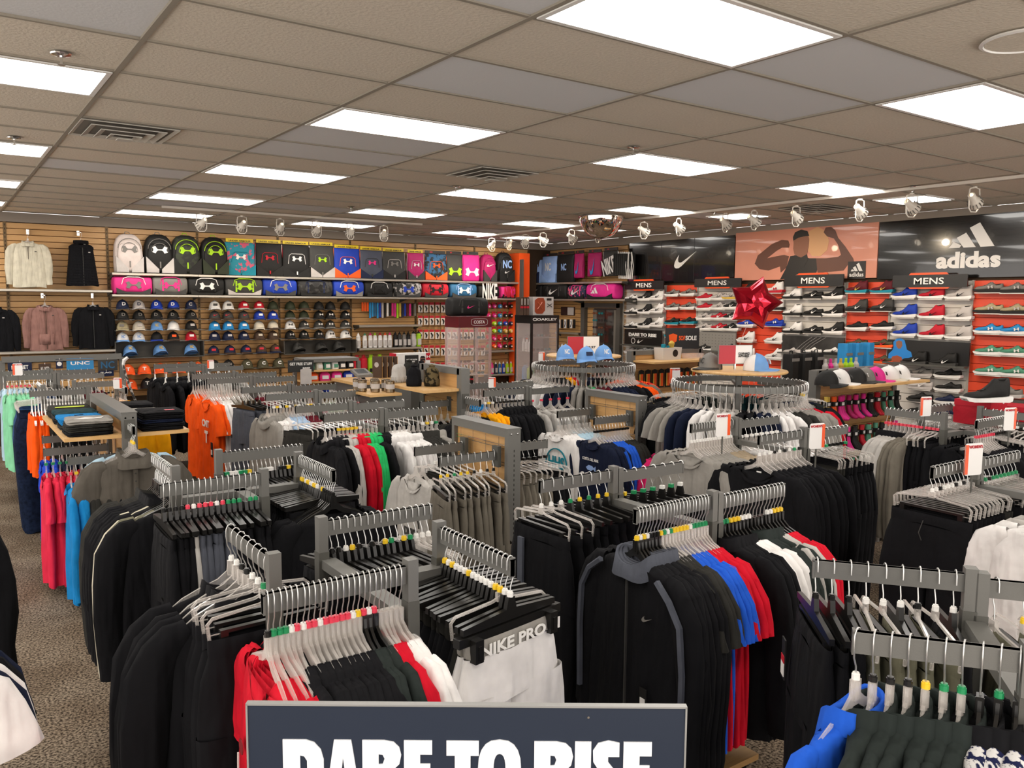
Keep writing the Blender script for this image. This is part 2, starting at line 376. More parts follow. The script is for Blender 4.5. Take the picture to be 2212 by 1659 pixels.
zE = shelf('short wall shelf below the hanging lanyards and socks', (776, 701), (911, 703), 'L', .25)
zF = shelf('short wall shelf holding the white drinking bottles', (776, 750), (911, 752), 'L', .25)
zG = shelf('short wall shelf holding the big red and lime jugs', (766, 805), (911, 806), 'L', .25)
zH = shelf('short wall shelf above the spray bottles right of the sunglasses tower', (1060, 757), (1110, 757), 'L', .25)
zI = shelf('short wall shelf holding the spray bottles', (1060, 808), (1110, 808), 'L', .25)
zJ = shelf('grey shelf for the light blue and pink bags beside the banner', (1140, 613), (1344, 606), 'R', .3)
zK = shelf('grey shelf for the duffel bags above the doorway', (1135, 647), (1350, 645), 'R', .3)
shelf('little grey shelf for gadgets right of the black display cabinet', (1200, 718), (1250, 718), 'R', .12)
shelf('little grey shelf low down beside the doorway', (1200, 764), (1250, 764), 'R', .12)
# end of the bag wall: dark side panel and orange post
a = aty(1110, 560, 9.5); b_ = aty(1123, 560, 9.5)
only('end_panel', box(-.012, .012, -.22, .2, -1.6, .38), STEEL2, 'dark grey end panel closing the bag wall', 'panel', (aty(1114, 560, 9.7).x, 9.68, 2.33))
a = aty(1122, 560, 9.55); b_ = aty(1145, 560, 9.55)
t = thing('orange_post', 'bright orange upright panel between the bag wall and the corner', 'panel', ((a.x+b_.x)/2, 9.6, 0))
part('panel', box(-(b_.x-a.x)/2, (b_.x-a.x)/2, -.04, .26, 0, aty(1135, 547, 9.55).z), mat('orange_gloss', 'e5521c', 0.3), t)
part('base_strip', box(-(b_.x-a.x)/2, (b_.x-a.x)/2, -.045, -.04, .0, 1.72), mat('cream_board', 'c9b8a0', 0.5), t)
# doorway in the right wall
dy0 = atx(1345, 700, XR).y; dy1 = atx(1262, 700, XR).y; dz = atx(1300, 655, XR).z
d = struct('door_1', box(-.02, .02, -.3, .3, 0, dz-.1), mat('door_grey', '6f6a62', 0.5)); d.location = (XR-.01, (dy0+dy1)/2-.1, 0); d.scale = (1, (dy1-dy0-.35)/.6, 1)
for y in (dy0+.04, dy1-.04): struct('door_frame', box(XR-.08, XR, y-.05, y+.05, 0, dz), mat('door_frame_grey', '4d4a45', 0.5), wr, False)
struct('door_frame', box(XR-.08, XR, dy0, dy1, dz-.08, dz), mat('door_frame_grey', '4d4a45', 0.5), wr, False)
# banners above the shoe wall
GB = mat('banner_black_gloss', '0b0a0a', 0.16, coat=0.6, bump=0.12, bscale=2.2); GW = mat('print_white', 'd9d6d2', 0.4); 
def Rloc(px, py, dx=0): return atx(px, py, XR-dx)
def banner(label, x0, x1, yt, yb, m, name='wall_banner', dx=.03):
    a = Rloc(x0, yt[0], dx); b_ = Rloc(x1, yt[1], dx); z0 = Rloc((x0+x1)/2, yb, dx).z; z1 = (a.z+b_.z)/2
    yc = (a.y+b_.y)/2; L_ = (a.y-b_.y)/2
    t = thing(name, label, 'banner', (XR-dx, yc, (z0+z1)/2), -PI/2)
    part('board', box(-L_, L_, 0, dx-.002, -(z1-z0)/2, (z1-z0)/2), m, t)
    return t, L_, (z1-z0)/2
def upos(t, px, py):     # local x,z of a place on such a banner
    p = atx(px, py, t.location.x); return t.location.y-p.y, p.z-t.location.z
t, bw, bh = banner('glossy black banner with a white swoosh mark', 1360, 1588, (526, 507), 610, GB)
x, z = upos(t, 1480, 560); logo('nike', GW, t, x, -.001, z, .24, a=.12, sz=.24)
x2, z2 = upos(t, 1433, 530)
for xx in (-.33*bw, .3*bw): part('seam', box(xx-.003, xx+.003, -.002, 0, -bh, bh), mat('seam_black', '1c1a1a', 0.3), t)
PK = mat('poster_peach', 'd08a72', 0.35, coat=0.3, var=0.12, vscale=1.2)
t, bw, bh = banner('peach coloured poster of an athlete flexing both arms beside a basketball', 1590, 1899, (505, 478), 603, PK)
SK1 = mat('print_skin_dark', '5e3828', 0.4); SK2 = mat('print_skin_mid', '8a5a44', 0.4); BK = mat('print_black', '17120f', 0.4); BALL = mat('print_ball', 'd2a070', 0.4)
def ppoly(t, pts, m, name, th=.002, k=0):
    q = [upos(t, 1560+x/3.393, 440+y/3.393) for x, y in pts]
    return part(name, prism(q, -.001-th-.0006*k, -.0005), m, t)
ppoly(t, [(640,200),(700,170),(760,200),(785,270),(770,340),(720,385),(660,385),(620,330),(615,260)], BALL, 'ball_print')
ppoly(t, [(425,555),(470,470),(500,385),(560,375),(640,400),(690,400),(700,470),(690,510),(560,515),(470,550)], BK, 'shirt_print', k=1)
ppoly(t, [(240,440),(262,380),(360,300),(390,285),(440,265),(485,270),(495,300),(490,322),(440,322),(400,345),(330,400),(400,385),(455,375),(490,385),(470,470),(430,505),(425,460),(340,490),(275,480)], SK1, 'left_arm_print', k=2)
ppoly(t, [(690,400),(760,400),(850,390),(872,375),(850,300),(820,255),(770,240),(745,210),(760,175),(800,170),(830,195),(850,250),(900,310),(960,400),(970,440),(920,450),(890,490),(780,500),(700,510)], SK1, 'right_arm_print', k=2)
ppoly(t, [(525,290),(520,240),(545,205),(590,190),(625,205),(640,260),(635,320),(620,380),(580,400),(530,370),(522,330)], SK2, 'face_print', k=3)
ppoly(t, [(520,250),(535,210),(580,190),(625,200),(640,235),(600,240),(560,250),(523,272)], BK, 'headband_print', k=4)
ppoly(t, [(530,375),(580,395),(622,370),(630,410),(600,465),(590,460),(590,420),(545,400)], BK, 'beard_print', k=4)
ppoly(t, [(925,425),(1055,420),(1050,550),(918,550)], BK, 'logo_card_print', k=5)
x, z = upos(t, 1560+988/3.393, 440+470/3.393)
logo('adidas', GW, t, x, -.006, z, .085); lettering('adidas', GW, t, x, -.006, z-.085, .20, .055, bold=.02)
t, bw, bh = banner('glossy black banner with a white three-bar logo and the word adidas', 1901, 2330, (478, 449), 599, GB)
x, z = upos(t, 2098, 513); logo('adidas', GW, t, x, -.002, z, .26, sz=.22); x, z = upos(t, 2090, 561)
lettering('adidas', GW, t, x, -.002, z, .72, .19, bold=.045)
# MENS signs
for k, (x0, x1, y0, y1, lab) in enumerate([(1350, 1433, 607, 625, 'under the swoosh banner'), (1500, 1601, 602, 620, 'above the second white shoe panel'), (1694, 1822, 594, 618, 'under the athlete poster'), (1928, 2090, 594, 620, 'under the adidas banner')]):
    a = Rloc(x0, (y0+y1)/2, .16); b_ = Rloc(x1, (y0+y1)/2, .16); hw = (a.y-b_.y)/2; zc = (a.z+b_.z)/2; hh = (y1-y0)/2*depth(a)/F
    t = thing('mens_sign', 'black MENS sign with orange tabs, '+lab, 'sign', (XR-.16, (a.y+b_.y)/2, zc), -PI/2)
    part('board', prism([(-hw+.01, -hh), (hw-.01, -hh), (hw, -hh+.01), (hw, hh-.01), (hw-.01, hh), (-hw+.01, hh), (-hw, hh-.01), (-hw, -hh+.01)], 0, .02), mat('sign_black', '121010', 0.35), t)
    part('orange_tab', prism([(-hw*.55, hh), (hw*.5, hh), (hw*.45, hh+.025), (-hw*.5, hh+.025)], .002, .018), mat('orange_gloss', 'e5521c', 0.3), t)
    part('orange_tab', prism([(-hw*.5, -hh-.018), (hw*.5, -hh-.018), (hw*.55, -hh), (-hw*.55, -hh)], .002, .018), mat('orange_gloss', 'e5521c', 0.3), t)
    lettering('MENS', WHT, t, 0, -.001, 0, hw*.8, hh*1.05, bold=.01)
    part('bracket', [box(-.01, .01, .02, .16, -.01, .01)], STEEL2, t)
# shoe wall panels: grooved boards, white and orange
WB = mat('shoe_board_white', 'c9c4bd', 0.5); OB = mat('shoe_board_orange', 'd9482a', 0.4)
edges = [(1347, 'w'), (1438, 'o'), (1506, 'w'), (1592, 'o'), (1694, 'w'), (1828, 'o'), (1922, 'w'), (2099, 'o'), (2290, 'w'), (2600, None)]
PANEL = []
for i in range(len(edges)-1):
    y1 = Rloc(edges[i][0], 680).y; y0 = Rloc(edges[i+1][0], 680).y; kind = edges[i][1]; PANEL.append((y1, y0, kind))
    b = MB(); W2 = (y1-y0)/2-.004; hgt = .098
    b.add(([(-W2, 0, 0), (W2, 0, 0), (W2, 0, hgt), (-W2, 0, hgt), (-W2, .02, -.003), (W2, .02, -.003), (W2, .02, hgt+.003), (-W2, .02, hgt+.003)], [(0,1,2,3),(0,4,5,1),(3,2,6,7),(0,3,7,4),(1,5,6,2)]), WB if kind == 'w' else OB)
    me = b.mesh('panel_board')
    for r in range(17):
        z = 2.235-(r+1)*.105
        ob('panel_board', me, wr, (XR, (y0+y1)/2, z), -PI/2)
    b = MB(); b.add(box(XR-.012, XR+.02, y1-.012, y1+.012, .4, 2.235), mat('panel_edge', 'a9a49c', 0.4)); ob('panel_edge', b.mesh('panel_edge'), wr)
# track lighting: rails and heads
TRK = mat('track_white', 'd8d0c4', 0.4)
t = thing('light_track', 'white ceiling light track in front of the bag wall', 'light track', (0, 0, 0)); part('rail', box(1.5, 5.0, 7.78, 7.82, CZ-.03, CZ-.003), TRK, t)
t = thing('light_track', 'long white ceiling light track in front of the shoe wall', 'light track', (0, 0, 0)); part('rail', box(6.78, 6.82, .2, 9.2, CZ-.03, CZ-.003), TRK, t)
hd = MB()
hd.add(tube([(-.055, 0, -.05), (-.06, 0, -.10), (-.055, 0, -.22), (-.03, 0, -.25), (.03, 0, -.25), (.055, 0, -.22), (.06, 0, -.10), (.055, 0, -.05), (0, 0, -.035), (-.055, 0, -.05)], .006, 5), TRK)
hd.add(cyl(.02, -.045, -.03, 8), TRK)
head_yoke = hd.mesh('yoke')
hd = MB()
hd.add(loft([[(r*cos(2*PI*k/16), r*sin(2*PI*k/16), z) for k in range(16)] for r, z in ((.02, .09), (.03, .085), (.032, .03), (.05, -.01), (.062, -.05), (.062, -.06), (.052, -.05), (.03, 0))], caps=False), TRK)
for k in range(12): hd.add(box(.05, .0635, -.0025, .0025, -.05, -.005), mat('head_fins', '6a655e', 0.5), Matrix.Rotation(k*PI/6, 4, 'Z'))
hd.add(cyl(.045, -.048, -.045, 16), mat('lamp_face', 'fff0d8', 0.3, emit=6))
head_can = hd.mesh('lamp_can', True)
def track_head(x, y, aim, lab):
    t = thing('track_light', lab, 'track light', (x, y, CZ-.03), rnd.uniform(-.4, .4), 'white track light heads')
    ob('yoke', head_yoke, t)
    c = ob('lamp_can', head_can, t, (0, 0, -.15))
    d = (Vector(aim)-Vector((x, y, CZ-.18))).normalized()
    q = (-d).to_track_quat('Z', 'Y'); c.rotation_mode = 'QUATERNION'; c.rotation_quaternion = t.rotation_euler.to_quaternion().inverted() @ q
    l = bpy.data.lights.new('track_lamp', 'SPOT'); l.energy = SPOT_W; l.color = (1.0, .80, .56); l.spot_size = 1.4; l.spot_blend = .8; l.shadow_soft_size = .045
    lo = bpy.data.objects.new('lamp', l); COL.objects.link(lo); lo.location = Vector((x, y, CZ-.18))+d*.09; lo.rotation_mode = 'QUATERNION'; lo.rotation_quaternion = (-d).to_track_quat('Z', 'Y')
for k, x in enumerate((1.95, 2.44, 2.93, 3.42, 3.9, 4.4)): track_head(x, 7.8, (x+(-.6, -.1, .1, .2, .4, .8)[k], 9.9, 1.75), 'white track light head %s on the track by the bag wall' % ('first', 'second', 'third', 'fourth', 'fifth', 'last')[k])
TY = [8.69, 8.2, 7.75, 7.3, 6.62, 6.06, 5.15, 4.54, 3.81, 3.4, 2.85, 2.11, 1.58, 1.01]
for k, y in enumerate(TY): track_head(6.8, y, (8.95, y+(.3 if k % 3 else -.3), 1.7) if k > 2 else (6.8+.3*k, 9.9, 1.9), 'white track light head %s on the shoe wall track' % ORD[k])
# ================================================================ HANGERS AND GARMENTS (templates; copies share meshes)
RH = .05            # height of a hanging bar
hookpath = [(-.0135, 0, -.032), (-.013, 0, -.006), (-.008, 0, .005), (0, 0, .008), (.008, 0, .004), (.014, 0, -.008), (.015, 0, -.03), (.012, 0, -.06), (.002, 0, -.082), (0, 0, -.112)]
def hook_vf(n=4): return tube(hookpath, .0022, n, False)
def marker_vf(): return [cyl(.0095, -.113, -.100, 8), cyl(.0075, -.100, -.096, 8)]
def sh(pts, y0=-.005, y1=.005): return prism(pts, y0, y1)
def sym(p): return p + [(-x, z) for x, z in p[::-1]]
top_out = sym([(.012, -.112), (.016, -.145), (.045, -.168), (.10, -.188), (.155, -.213), (.195, -.243), (.196, -.256), (.15, -.234), (.095, -.208), (.04, -.190), (.012, -.172)])
def top_body():           # clear shirt hanger: neck block with ribs, sloping arms, shoulder notches
    return [sh(top_out, -.004, .004), box(-.013, .013, -.0075, .0075, -.16, -.112), box(-.002, .002, -.009, .009, -.155, -.118)] + \
           []
def clip_body_clear():
    b = [tube([(-.175, 0, -.212), (-.180, 0, -.165), (-.165, 0, -.150), (-.03, 0, -.138), (0, 0, -.128), (.03, 0, -.138), (.165, 0, -.150), (.180, 0, -.165), (.175, 0, -.212)], .0055, 5)]
    b += [box(-.014, .014, -.006, .006, -.140, -.112), tube([(-.176, 0, -.196), (.176, 0, -.196)], .0018, 4)]
    return b
def clips(): return [prism([(-.146, -.225), (-.124, -.225), (-.124, -.195), (.124, -.195), (.124, -.225), (.146, -.225), (.146, -.186), (-.146, -.186)], -.009, .009)]
def clip_body_black():
    o = [(-.185, -.178), (-.185, -.160), (-.02, -.146), (-.012, -.112), (.012, -.112), (.02, -.146), (.185, -.160), (.185, -.178)]
    return [sh(o[::-1], -.007, .007)]
def mkmesh(name, vfs, m, smooth=False):
    b = MB()
    for q in vfs: b.add(q, m)
    return b.mesh(name, smooth)
HOOK_ME = mkmesh('hook', [hook_vf()], WIRE, True)
MARK_ME = mkmesh('size_marker', marker_vf(), WHT)
CLIP_ME = mkmesh('clip', clips(), BLK)
HB = {'top': (top_body(), CLEAR), 'topb': (top_body(), BLK), 'topw': (top_body(), WHT), 'clip': (clip_body_clear(), CLEAR), 'clipb': (clip_body_black(), BLK)}
HB_ME = {k: mkmesh('hanger', v, m) for k, (v, m) in HB.items()}
MK = {'r': mat('marker_red', 'e04258', 0.35), 'y': mat('marker_yellow', 'e8c22a', 0.35), 'g': mat('marker_green', '1f8a55', 0.35), 'w': WHT, 'k': BLK}
FAR = MB()          # hangers past the limit of individually built ones, kept as one mass
NH = [0]; hname = {'top': 'clear shirt hanger', 'topb': 'black shirt hanger', 'topw': 'white hanger', 'clip': 'clear clip hanger', 'clipb': 'black clip hanger'}
def OR2(i): return ORD[i] if i < len(ORD) else ORD2[i-len(ORD)]
ORD2 = 'seventeenth eighteenth nineteenth twentieth twenty-first twenty-second twenty-third twenty-fourth twenty-fifth twenty-sixth'.split()+['%d-th' % k for k in range(27, 90)]
def hanger(kind, loc, rz, where, mark, far=False, idx=0):
    if far:
        T = xf(loc[0], loc[1], loc[2], rz)
        v, m = HB[kind]
        for q in v[:1]: FAR.add(q, m, T)
        FAR.add(tube(hookpath[1:], .0024, 3, False), WIRE, T)
        if mark: FAR.add(box(-.01, .01, -.01, .01, -.112, -.096), MK[mark], T)
        return
    NH[0] += 1
    t = thing('clothes_hanger', '%s, %s along %s' % (hname[kind], OR2(idx), where), 'hanger', loc, rz, 'hangers on ' + where, HB_ME[kind])
    ob('hook', HOOK_ME, t)
    if mark: ob('size_marker', MARK_ME, t, m=MK[mark])
    if 'clip' in kind: ob('clip', CLIP_ME, t)

# ---- garments
def sgp(c, p): return math.copysign(abs(c)**p, c)
def body_rings(levels, N, seed, amp, dip=0, back=0, cx=0):
    r = random.Random(seed); ph = [r.uniform(0, 6.28) for _ in range(6)]
    rings = []
    z0 = levels[0][0]; z1 = levels[-1][0]
    for i, (z, w, d) in enumerate(levels):
        t = (z-z0)/(z1-z0); a = amp*min(1, max(0, t*1.6-.1)); ring = []
        for j in range(N):
            th = 2*PI*j/N; x = w*sgp(cos(th), .75); y = d*sgp(sin(th), .8)
            f = sin(5*x/w*1.6+ph[0]+t*1.3)+.7*sin(9*x/w*1.3+ph[1]-t*2)+.5*sin(3*x/w+ph[2]+t*3)
            y += a*f*(1 if abs(sin(th)) > .1 else .4)
            x += a*.5*sin(4*t+ph[3])*(1 if x > 0 else -1)
            zz = z
            if i == 0: zz = z - (dip if sin(th) < 0 else back)*abs(sin(th))**1.5
            if i == 1: zz = z - (dip if sin(th) < 0 else back)*abs(sin(th))**1.5*.8
            if i >= len(levels)-1: zz += .008*sin(3*th+ph[4])
            ring.append((x+cx, y, zz))
        rings.append(ring)
    return rings
def limb(path, aw, bw, N, seed, amp=.004):
    r = random.Random(seed); ph = r.uniform(0, 6.28); rings = []
    P = [Vector((p[0], 0, p[1])) for p in path]
    for i, p in enumerate(P):
        t = (P[min(i+1, len(P)-1)]-P[max(i-1, 0)]).normalized(); n = Vector((t.z, 0, -t.x))
        rings.append([tuple(p + n*(aw[i]+amp*sin(2.2*i+ph+2*PI*j/N*2))*cos(2*PI*j/N) + Vector((0, bw[i]*sin(2*PI*j/N)+amp*sin(1.7*i+ph), 0))) for j in range(N)])
    return rings
def lerp_levels(L_, n):
    out = []
    for i in range(len(L_)-1):
        k = max(1, round(n*(L_[i][0]-L_[i+1][0])/(L_[0][0]-L_[-1][0])))
        for j in range(k):
            t = j/k; out.append(tuple(a+(b_-a)*t for a, b_ in zip(L_[i], L_[i+1])))
    out.append(L_[-1]); return out
def shirt_mesh(kind, seed, main, trim=None):
    b = MB(); N = 28; k = kind
    hem = {'tee': -.88, 'long': -.89, 'jacket': -.90, 'hoodie': -.90, 'polo': -.88, 'wide': -.92, 'kid': -.66}.get(k, -.88)
    W = {'wide': .28, 'kid': .17, 'hoodie': .245, 'jacket': .24}.get(k, .228); sw = W/.228
    nk = .105 if k == 'wide' else .085
    lv = lerp_levels([(-.180, nk, .034), (-.187, nk+.018, .033), (-.200, .140*sw, .030), (-.216, .168*sw, .027), (-.240, .190*sw, .026), (-.285, .202*sw, .03), (-.40, W*.92, .034), (-.65, W*.94, .034), (hem, W*.99, .036)], 14)
    R = body_rings(lv, N, seed, .013, dip=.075 if k in ('tee', 'wide') else .045, back=.012)
    b.add(loft(R), main)
    # inner lining strip just inside the collar so the neck has thickness
    R2 = [[(x*.93, y*.85, z+.001) for x, y, z in R[0]], [(x*.9, y*.75, z-.05) for x, y, z in R[0]]]
    b.add(loft([R[0], R2[0], R2[1]]), trim or main)
    neck = [[(x*1.0, y*1.05, z+.001) for x, y, z in R[0]], [(x*1.1, y*1.25, z-.012) for x, y, z in R[0]]]
    b.add(loft(neck), trim or main)
    for s in (-1, 1):
        if k in ('tee', 'polo', 'kid', 'tops'):
            q = .85 if k == 'kid' else 1
            path = [(s*.150*sw, -.222), (s*.185*sw, -.238), (s*.216*sw, -.275), (s*.238*sw, -.33), (s*.250*sw, -.40*q), (s*.258*sw, -.445*q)]
            aw = [.028, .046, .062, .074, .082, .086]; bw0 = 0; bw = [.018, .022, .026, .028, .03, .031]
        else:
            path = [(s*.150*sw, -.222), (s*.185*sw, -.238), (s*.216*sw, -.275), (s*.240*sw, -.34), (s*.258*sw, -.46), (s*.268*sw, -.60), (s*.262*sw, -.74), (s*.268*sw, -.83), (s*.270*sw, -.855)]
            aw = [.028, .046, .060, .066, .064, .058, .050, .044, .040]; bw = [.018, .022, .027, .029, .028, .026, .024, .022, .021]
        b.add(loft(limb(path, aw, bw, 12, seed+s)), main)
    if k in ('jacket', 'polo'):      # stand / fold-over collar
        h = .05 if k == 'jacket' else .0
        c0 = [(x*1.02, y*1.1, z-.004) for x, y, z in R[0]]
        c1 = [(x*.90, y*1.15, z+.034) for x, y, z in R[0]]
        c2 = [(x*.96, y*1.42-(.006 if y < 0 else 0), z+.036) for x, y, z in R[0]]
        c3 = [(x*1.12, y*1.55-(.010 if y < 0 else 0), z-.014-(.035 if y < 0 else 0)*(abs(x)/nk)**2) for x, y, z in R[0]]
        b.add(loft([c0, c1] if False else [c0, c1, c2, c3]), trim or main)
    if k == 'hoodie':                # hood slumped on the back and shoulders
        rg = []
        for i in range(9):
            a = PI*(i/8)-0.0; rr = []
            cx_, cy_ = .095*cos(a), .022+.05*sin(a)
            for j in range(10):
                p = 2*PI*j/10; rad = .032+.016*sin(a)
                rr.append((cx_+cos(a)*rad*cos(p), cy_+sin(a)*rad*cos(p)*.8, -.178-.015*abs(cos(a))+rad*1.15*sin(p)-(.02*sin(a))))
            rg.append(rr)
        b.add(loft(rg, caps=True), main)
        b.add(loft([[(x*1.0, y*1.1, z) for x, y, z in R[0]], [(x*1.02, y*1.5, z+.03) for x, y, z in R[0]], [(x*1.2, y*1.7, z+.0) for x, y, z in R[0]], [(x*1.25, y*1.5, z-.03) for x, y, z in R[0]]]), main)
        b.add(box(-.11, .11, -.046, -.034, -.80, -.63), main)
    return b.mesh(kind, True)
def pants_mesh(kind, seed, main, trim):
    b = MB(); N = 24; b.mi(main)
    wl_ = .165; long_ = kind != 'shorts'
    lv = lerp_levels([(-.188, wl_, .016), (-.20, wl_, .022), (-.232, wl_, .024)], 3)
    b.add(loft(body_rings(lv, N, seed, .002)), trim)
    b.add(loft([[(x*.97, y*.7, -.19) for x, y, z in body_rings(lv, N, seed, .002)[0]], [(x*.95, y*.6, -.24) for x, y, z in body_rings(lv, N, seed, .002)[0]]]), trim)
    lv = lerp_levels([(-.230, wl_*.99, .023), (-.30, .185, .030), (-.42 if long_ else -.34, .198, .034), (-.47 if long_ else -.37, .20, .034)], 5)
    b.add(loft(body_rings(lv, N, seed+1, .005)), main)
    zend = -1.10 if long_ else -.66
    for s in (-1, 1):
        tw = (.075, .06) if long_ else (.092, .095)
        lv = lerp_levels([(-.44 if long_ else -.34, .098, .033), (-.60 if long_ else -.42, .097 if long_ else .104, .034), (zend, tw[0], .030)], 8)
        R = body_rings(lv, 16, seed+3*s, .008)
        R = [[(x+s*(.102+(.022 if not long_ else -.012)*i/len(R)), y, z) for x, y, z in q] for i, q in enumerate(R)]
        b.add(loft(R), main)
    return b.mesh(kind, True)
GM = {}
def gmesh(kind, v):
    k = (kind, v)
    if k not in GM:
        A_ = fab('808080', 'base'); B_ = fab('707070', 'trim')
        GM[k] = pants_mesh(kind, 31*v+5, A_, B_) if kind in ('pants', 'shorts') else shirt_mesh(kind, 17*v+3, A_, B_)
    return GM[k]
PATT = {}
def cloth(c):
    if isinstance(c, bpy.types.Material): return c
    if c in CN: h = CN[c]
    else: h = c
    if c == 'patterned': return mat('cloth_patterned', 'c8c6c4', 0.9, col2='1c2040', vscale=60, ramp=(.47, .53), spec=.1)
    if c == 'camouflage': return mat('cloth_camo', '5c5038', 0.9, col2='201c14', vscale=22, ramp=(.45, .52), spec=.1)
    if c == 'plaid navy': return mat('cloth_navy_check', '1c2740', 0.9, col2='0f1626', vscale=40, spec=.1)
    return fab(h, c.replace(' ', '_'))
CN = {'black': '101013', 'charcoal': '2b2a27', 'dark green': '252b29', 'red': 'bf1026', 'white': 'e2dfdd', 'grey': '8f8b85', 'light grey': 'b2aea9', 'blue': '1f55c0', 'royal blue': '1c3fb4', 'light blue': 'a6c2d2',
      'navy': '141b30', 'orange': 'f0560f', 'yellow': 'f2a70c', 'green': '28b060', 'teal': '1579b8', 'pink red': 'cf2744', 'hot pink': 'd8286c', 'cream': 'c9c2ae', 'brown grey': '6d675d', 'mint': '7fc79c', 'denim': '2c466c',
      'tan': 'a3937c', 'khaki': '6c6a58', 'slate': '4c4f58', 'maroon': '5c1420', 'dusty rose': '8f6a62', 'dark teal': '16353a', 'polo grey': '57524b', 'pale blue': '9fb6d0'}
cat_of = {'tee': ('short sleeve shirt', 'shirt'), 'long': ('long sleeve shirt', 'sweatshirt'), 'jacket': ('collared jacket', 'jacket'), 'hoodie': ('hooded sweatshirt', 'hoodie'), 'polo': ('polo shirt', 'polo shirt'),
          'wide': ('wide neck sweatshirt', 'sweatshirt'), 'pants': ('long pants', 'pants'), 'shorts': ('shorts', 'shorts'), 'kid': ('small short sleeve shirt', 'shirt')}
nm_of = {'tee': 'short_sleeve_shirt', 'long': 'long_sleeve_shirt', 'jacket': 'jacket', 'hoodie': 'hoodie', 'polo': 'polo_shirt', 'wide': 'sweatshirt', 'pants': 'pants', 'shorts': 'shorts', 'kid': 'child_shirt'}
NG = [0]
def garment(kind, col, loc, rz, where, first=False, trim=None, sc_=1.0, v=None, idx=0):
    NG[0] += 1
    if v is None: v = NG[0] % 5
    a = cloth(col); tr = cloth(trim) if trim else a
    desc, cat = cat_of[kind]; tl = (' with %s trim' % trim) if isinstance(trim, str) and trim != col else ''
    lab = ('foremost %s %s%s on %s' % (col, desc, tl, where)) if first else ('%s %s, %s along %s' % (col, desc, OR2(idx), where))
    gr = None if first else '%s %s on %s' % (col, desc, where)
    t = thing(nm_of[kind], lab, cat, loc, rz, gr, gmesh(kind, v), [a, tr], scale=sc_)
    return t
def hkind(kind, h):
    if h: return h
    return 'clip' if kind in ('pants', 'shorts') else 'top'
FIRST = {}
def fill(p, d, L, items, where, far=False, skew=0, key=None, hfront=False, jit=.085, s0=.012, s1=.02):
    """hang items along a bar that starts at p (tip) and runs along -d; items listed from the tip"""
    d = Vector(d).normalized(); rz = math.atan2(d.x, -d.y)
    seq = []
    for it in items:
        kind, col, n = it[:3]; o = it[3] if len(it) > 3 else {}
        seq += [(kind, col, o)]*n
    n = len(seq); Lu = L-s0-s1
    for i, (kind, col, o) in enumerate(seq):
        s = s0 + Lu*(i+.5*o.get('off', 0))/max(1, n-1) if n > 1 else L*.5
        q = Vector(p) - d*s
        a = rz + o.get('r', 0) + rnd.uniform(-jit, jit) + (skew if not callable(skew) else skew(i/n))
        loc = (q.x+rnd.uniform(-.001, .001), q.y, q.z)
        mk = o.get('mk'); mk = rnd.choice(mk) if mk else None
        if mk == '-': mk = None
        lx = Vector((cos(a), sin(a), 0)); fl = (lx.dot(CAM-Vector(loc)) > 0) != hfront
        hanger(hkind(kind, o.get('h')), loc, a+(PI if fl else 0), where, mk, far or o.get('far'), i)
        if kind != 'none':
            g = garment(kind, col, loc, a, where, first=(i == 0 and o.get('f', 1)), trim=o.get('trim'), sc_=o.get('s', 1), idx=i)
            if i == 0 and key: FIRST[key] = g
# ================================================================ RACKS
AZ = 1.22
def bar(dv, L, ball=False):       # hanging bar along +x from 0 to L, top at z=0
    b = [box(0, L, -.0075, .0075, -RH, 0), box(0, L, -.0095, .0095, -.004, 0.0), box(L-.006, L, -.0095, .0095, -RH-.003, .004)]
    return b
def rack(label, cx, cy, arms, hub, rot=0, base='metal', z=AZ):
    """arms: list of (post x, post y, direction angle, length, z); hub: list of beam segments ((x,y),(x,y))"""
    t = thing('clothes_rack', label, 'rack', (cx, cy, 0), rot)
    for (x, y, a, L, dz) in arms:
        T = xf(x, y, z+dz, a)
        r = part('hanging_bar', bar(0, L), STEEL, t, T)
        part('post', [box(-.032, .0, -.018, .018, z*0+-.10, .018)], STEEL, t, T)
        part('leg', [box(-.034, .002, -.02, .02, -(z+dz)+.03, -.10)], STEEL2, t, T)
    for (p, q) in hub:
        a = math.atan2(q[1]-p[1], q[0]-p[0]); L = math.hypot(q[0]-p[0], q[1]-p[1])
        part('cross_beam', box(0, L, -.025, .025, z-.155, z-.125), STEEL, t, xf(p[0], p[1], 0, a)); part('floor_beam', box(0, L, -.03, .03, .02, .06), STEEL, t, xf(p[0], p[1], 0, a))
    part('base_board', box(-.30, .30, -.30, .30, .06, .085), OAK if base == 'wood' else STEEL2, t)
    for sx in (-1, 1):
        for sy in (-1, 1): part('caster', cyl(.025, 0, .03, 10, x=sx*.25, y=sy*.25), BLK, t)
    return t
def pinwheel(label, cx, cy, mirror=False, R=.28, L=.4, z=AZ, base='metal'):
    A_ = [(0, -R, PI, L, 0), (R, 0, -PI/2, L, 0), (0, R, 0, L, 0), (-R, 0, PI/2, L, 0)]
    t = rack(label, cx, cy, A_, [((-R, 0), (R, 0)), ((0, -R), (0, R))], z=z, base=base)
    return {n: (Vector((cx+a[0]+L*cos(a[2]), cy+a[1]+L*sin(a[2]), z)), Vector((cos(a[2]), sin(a[2]), 0)), L) for n, a in zip('SENW', A_)}
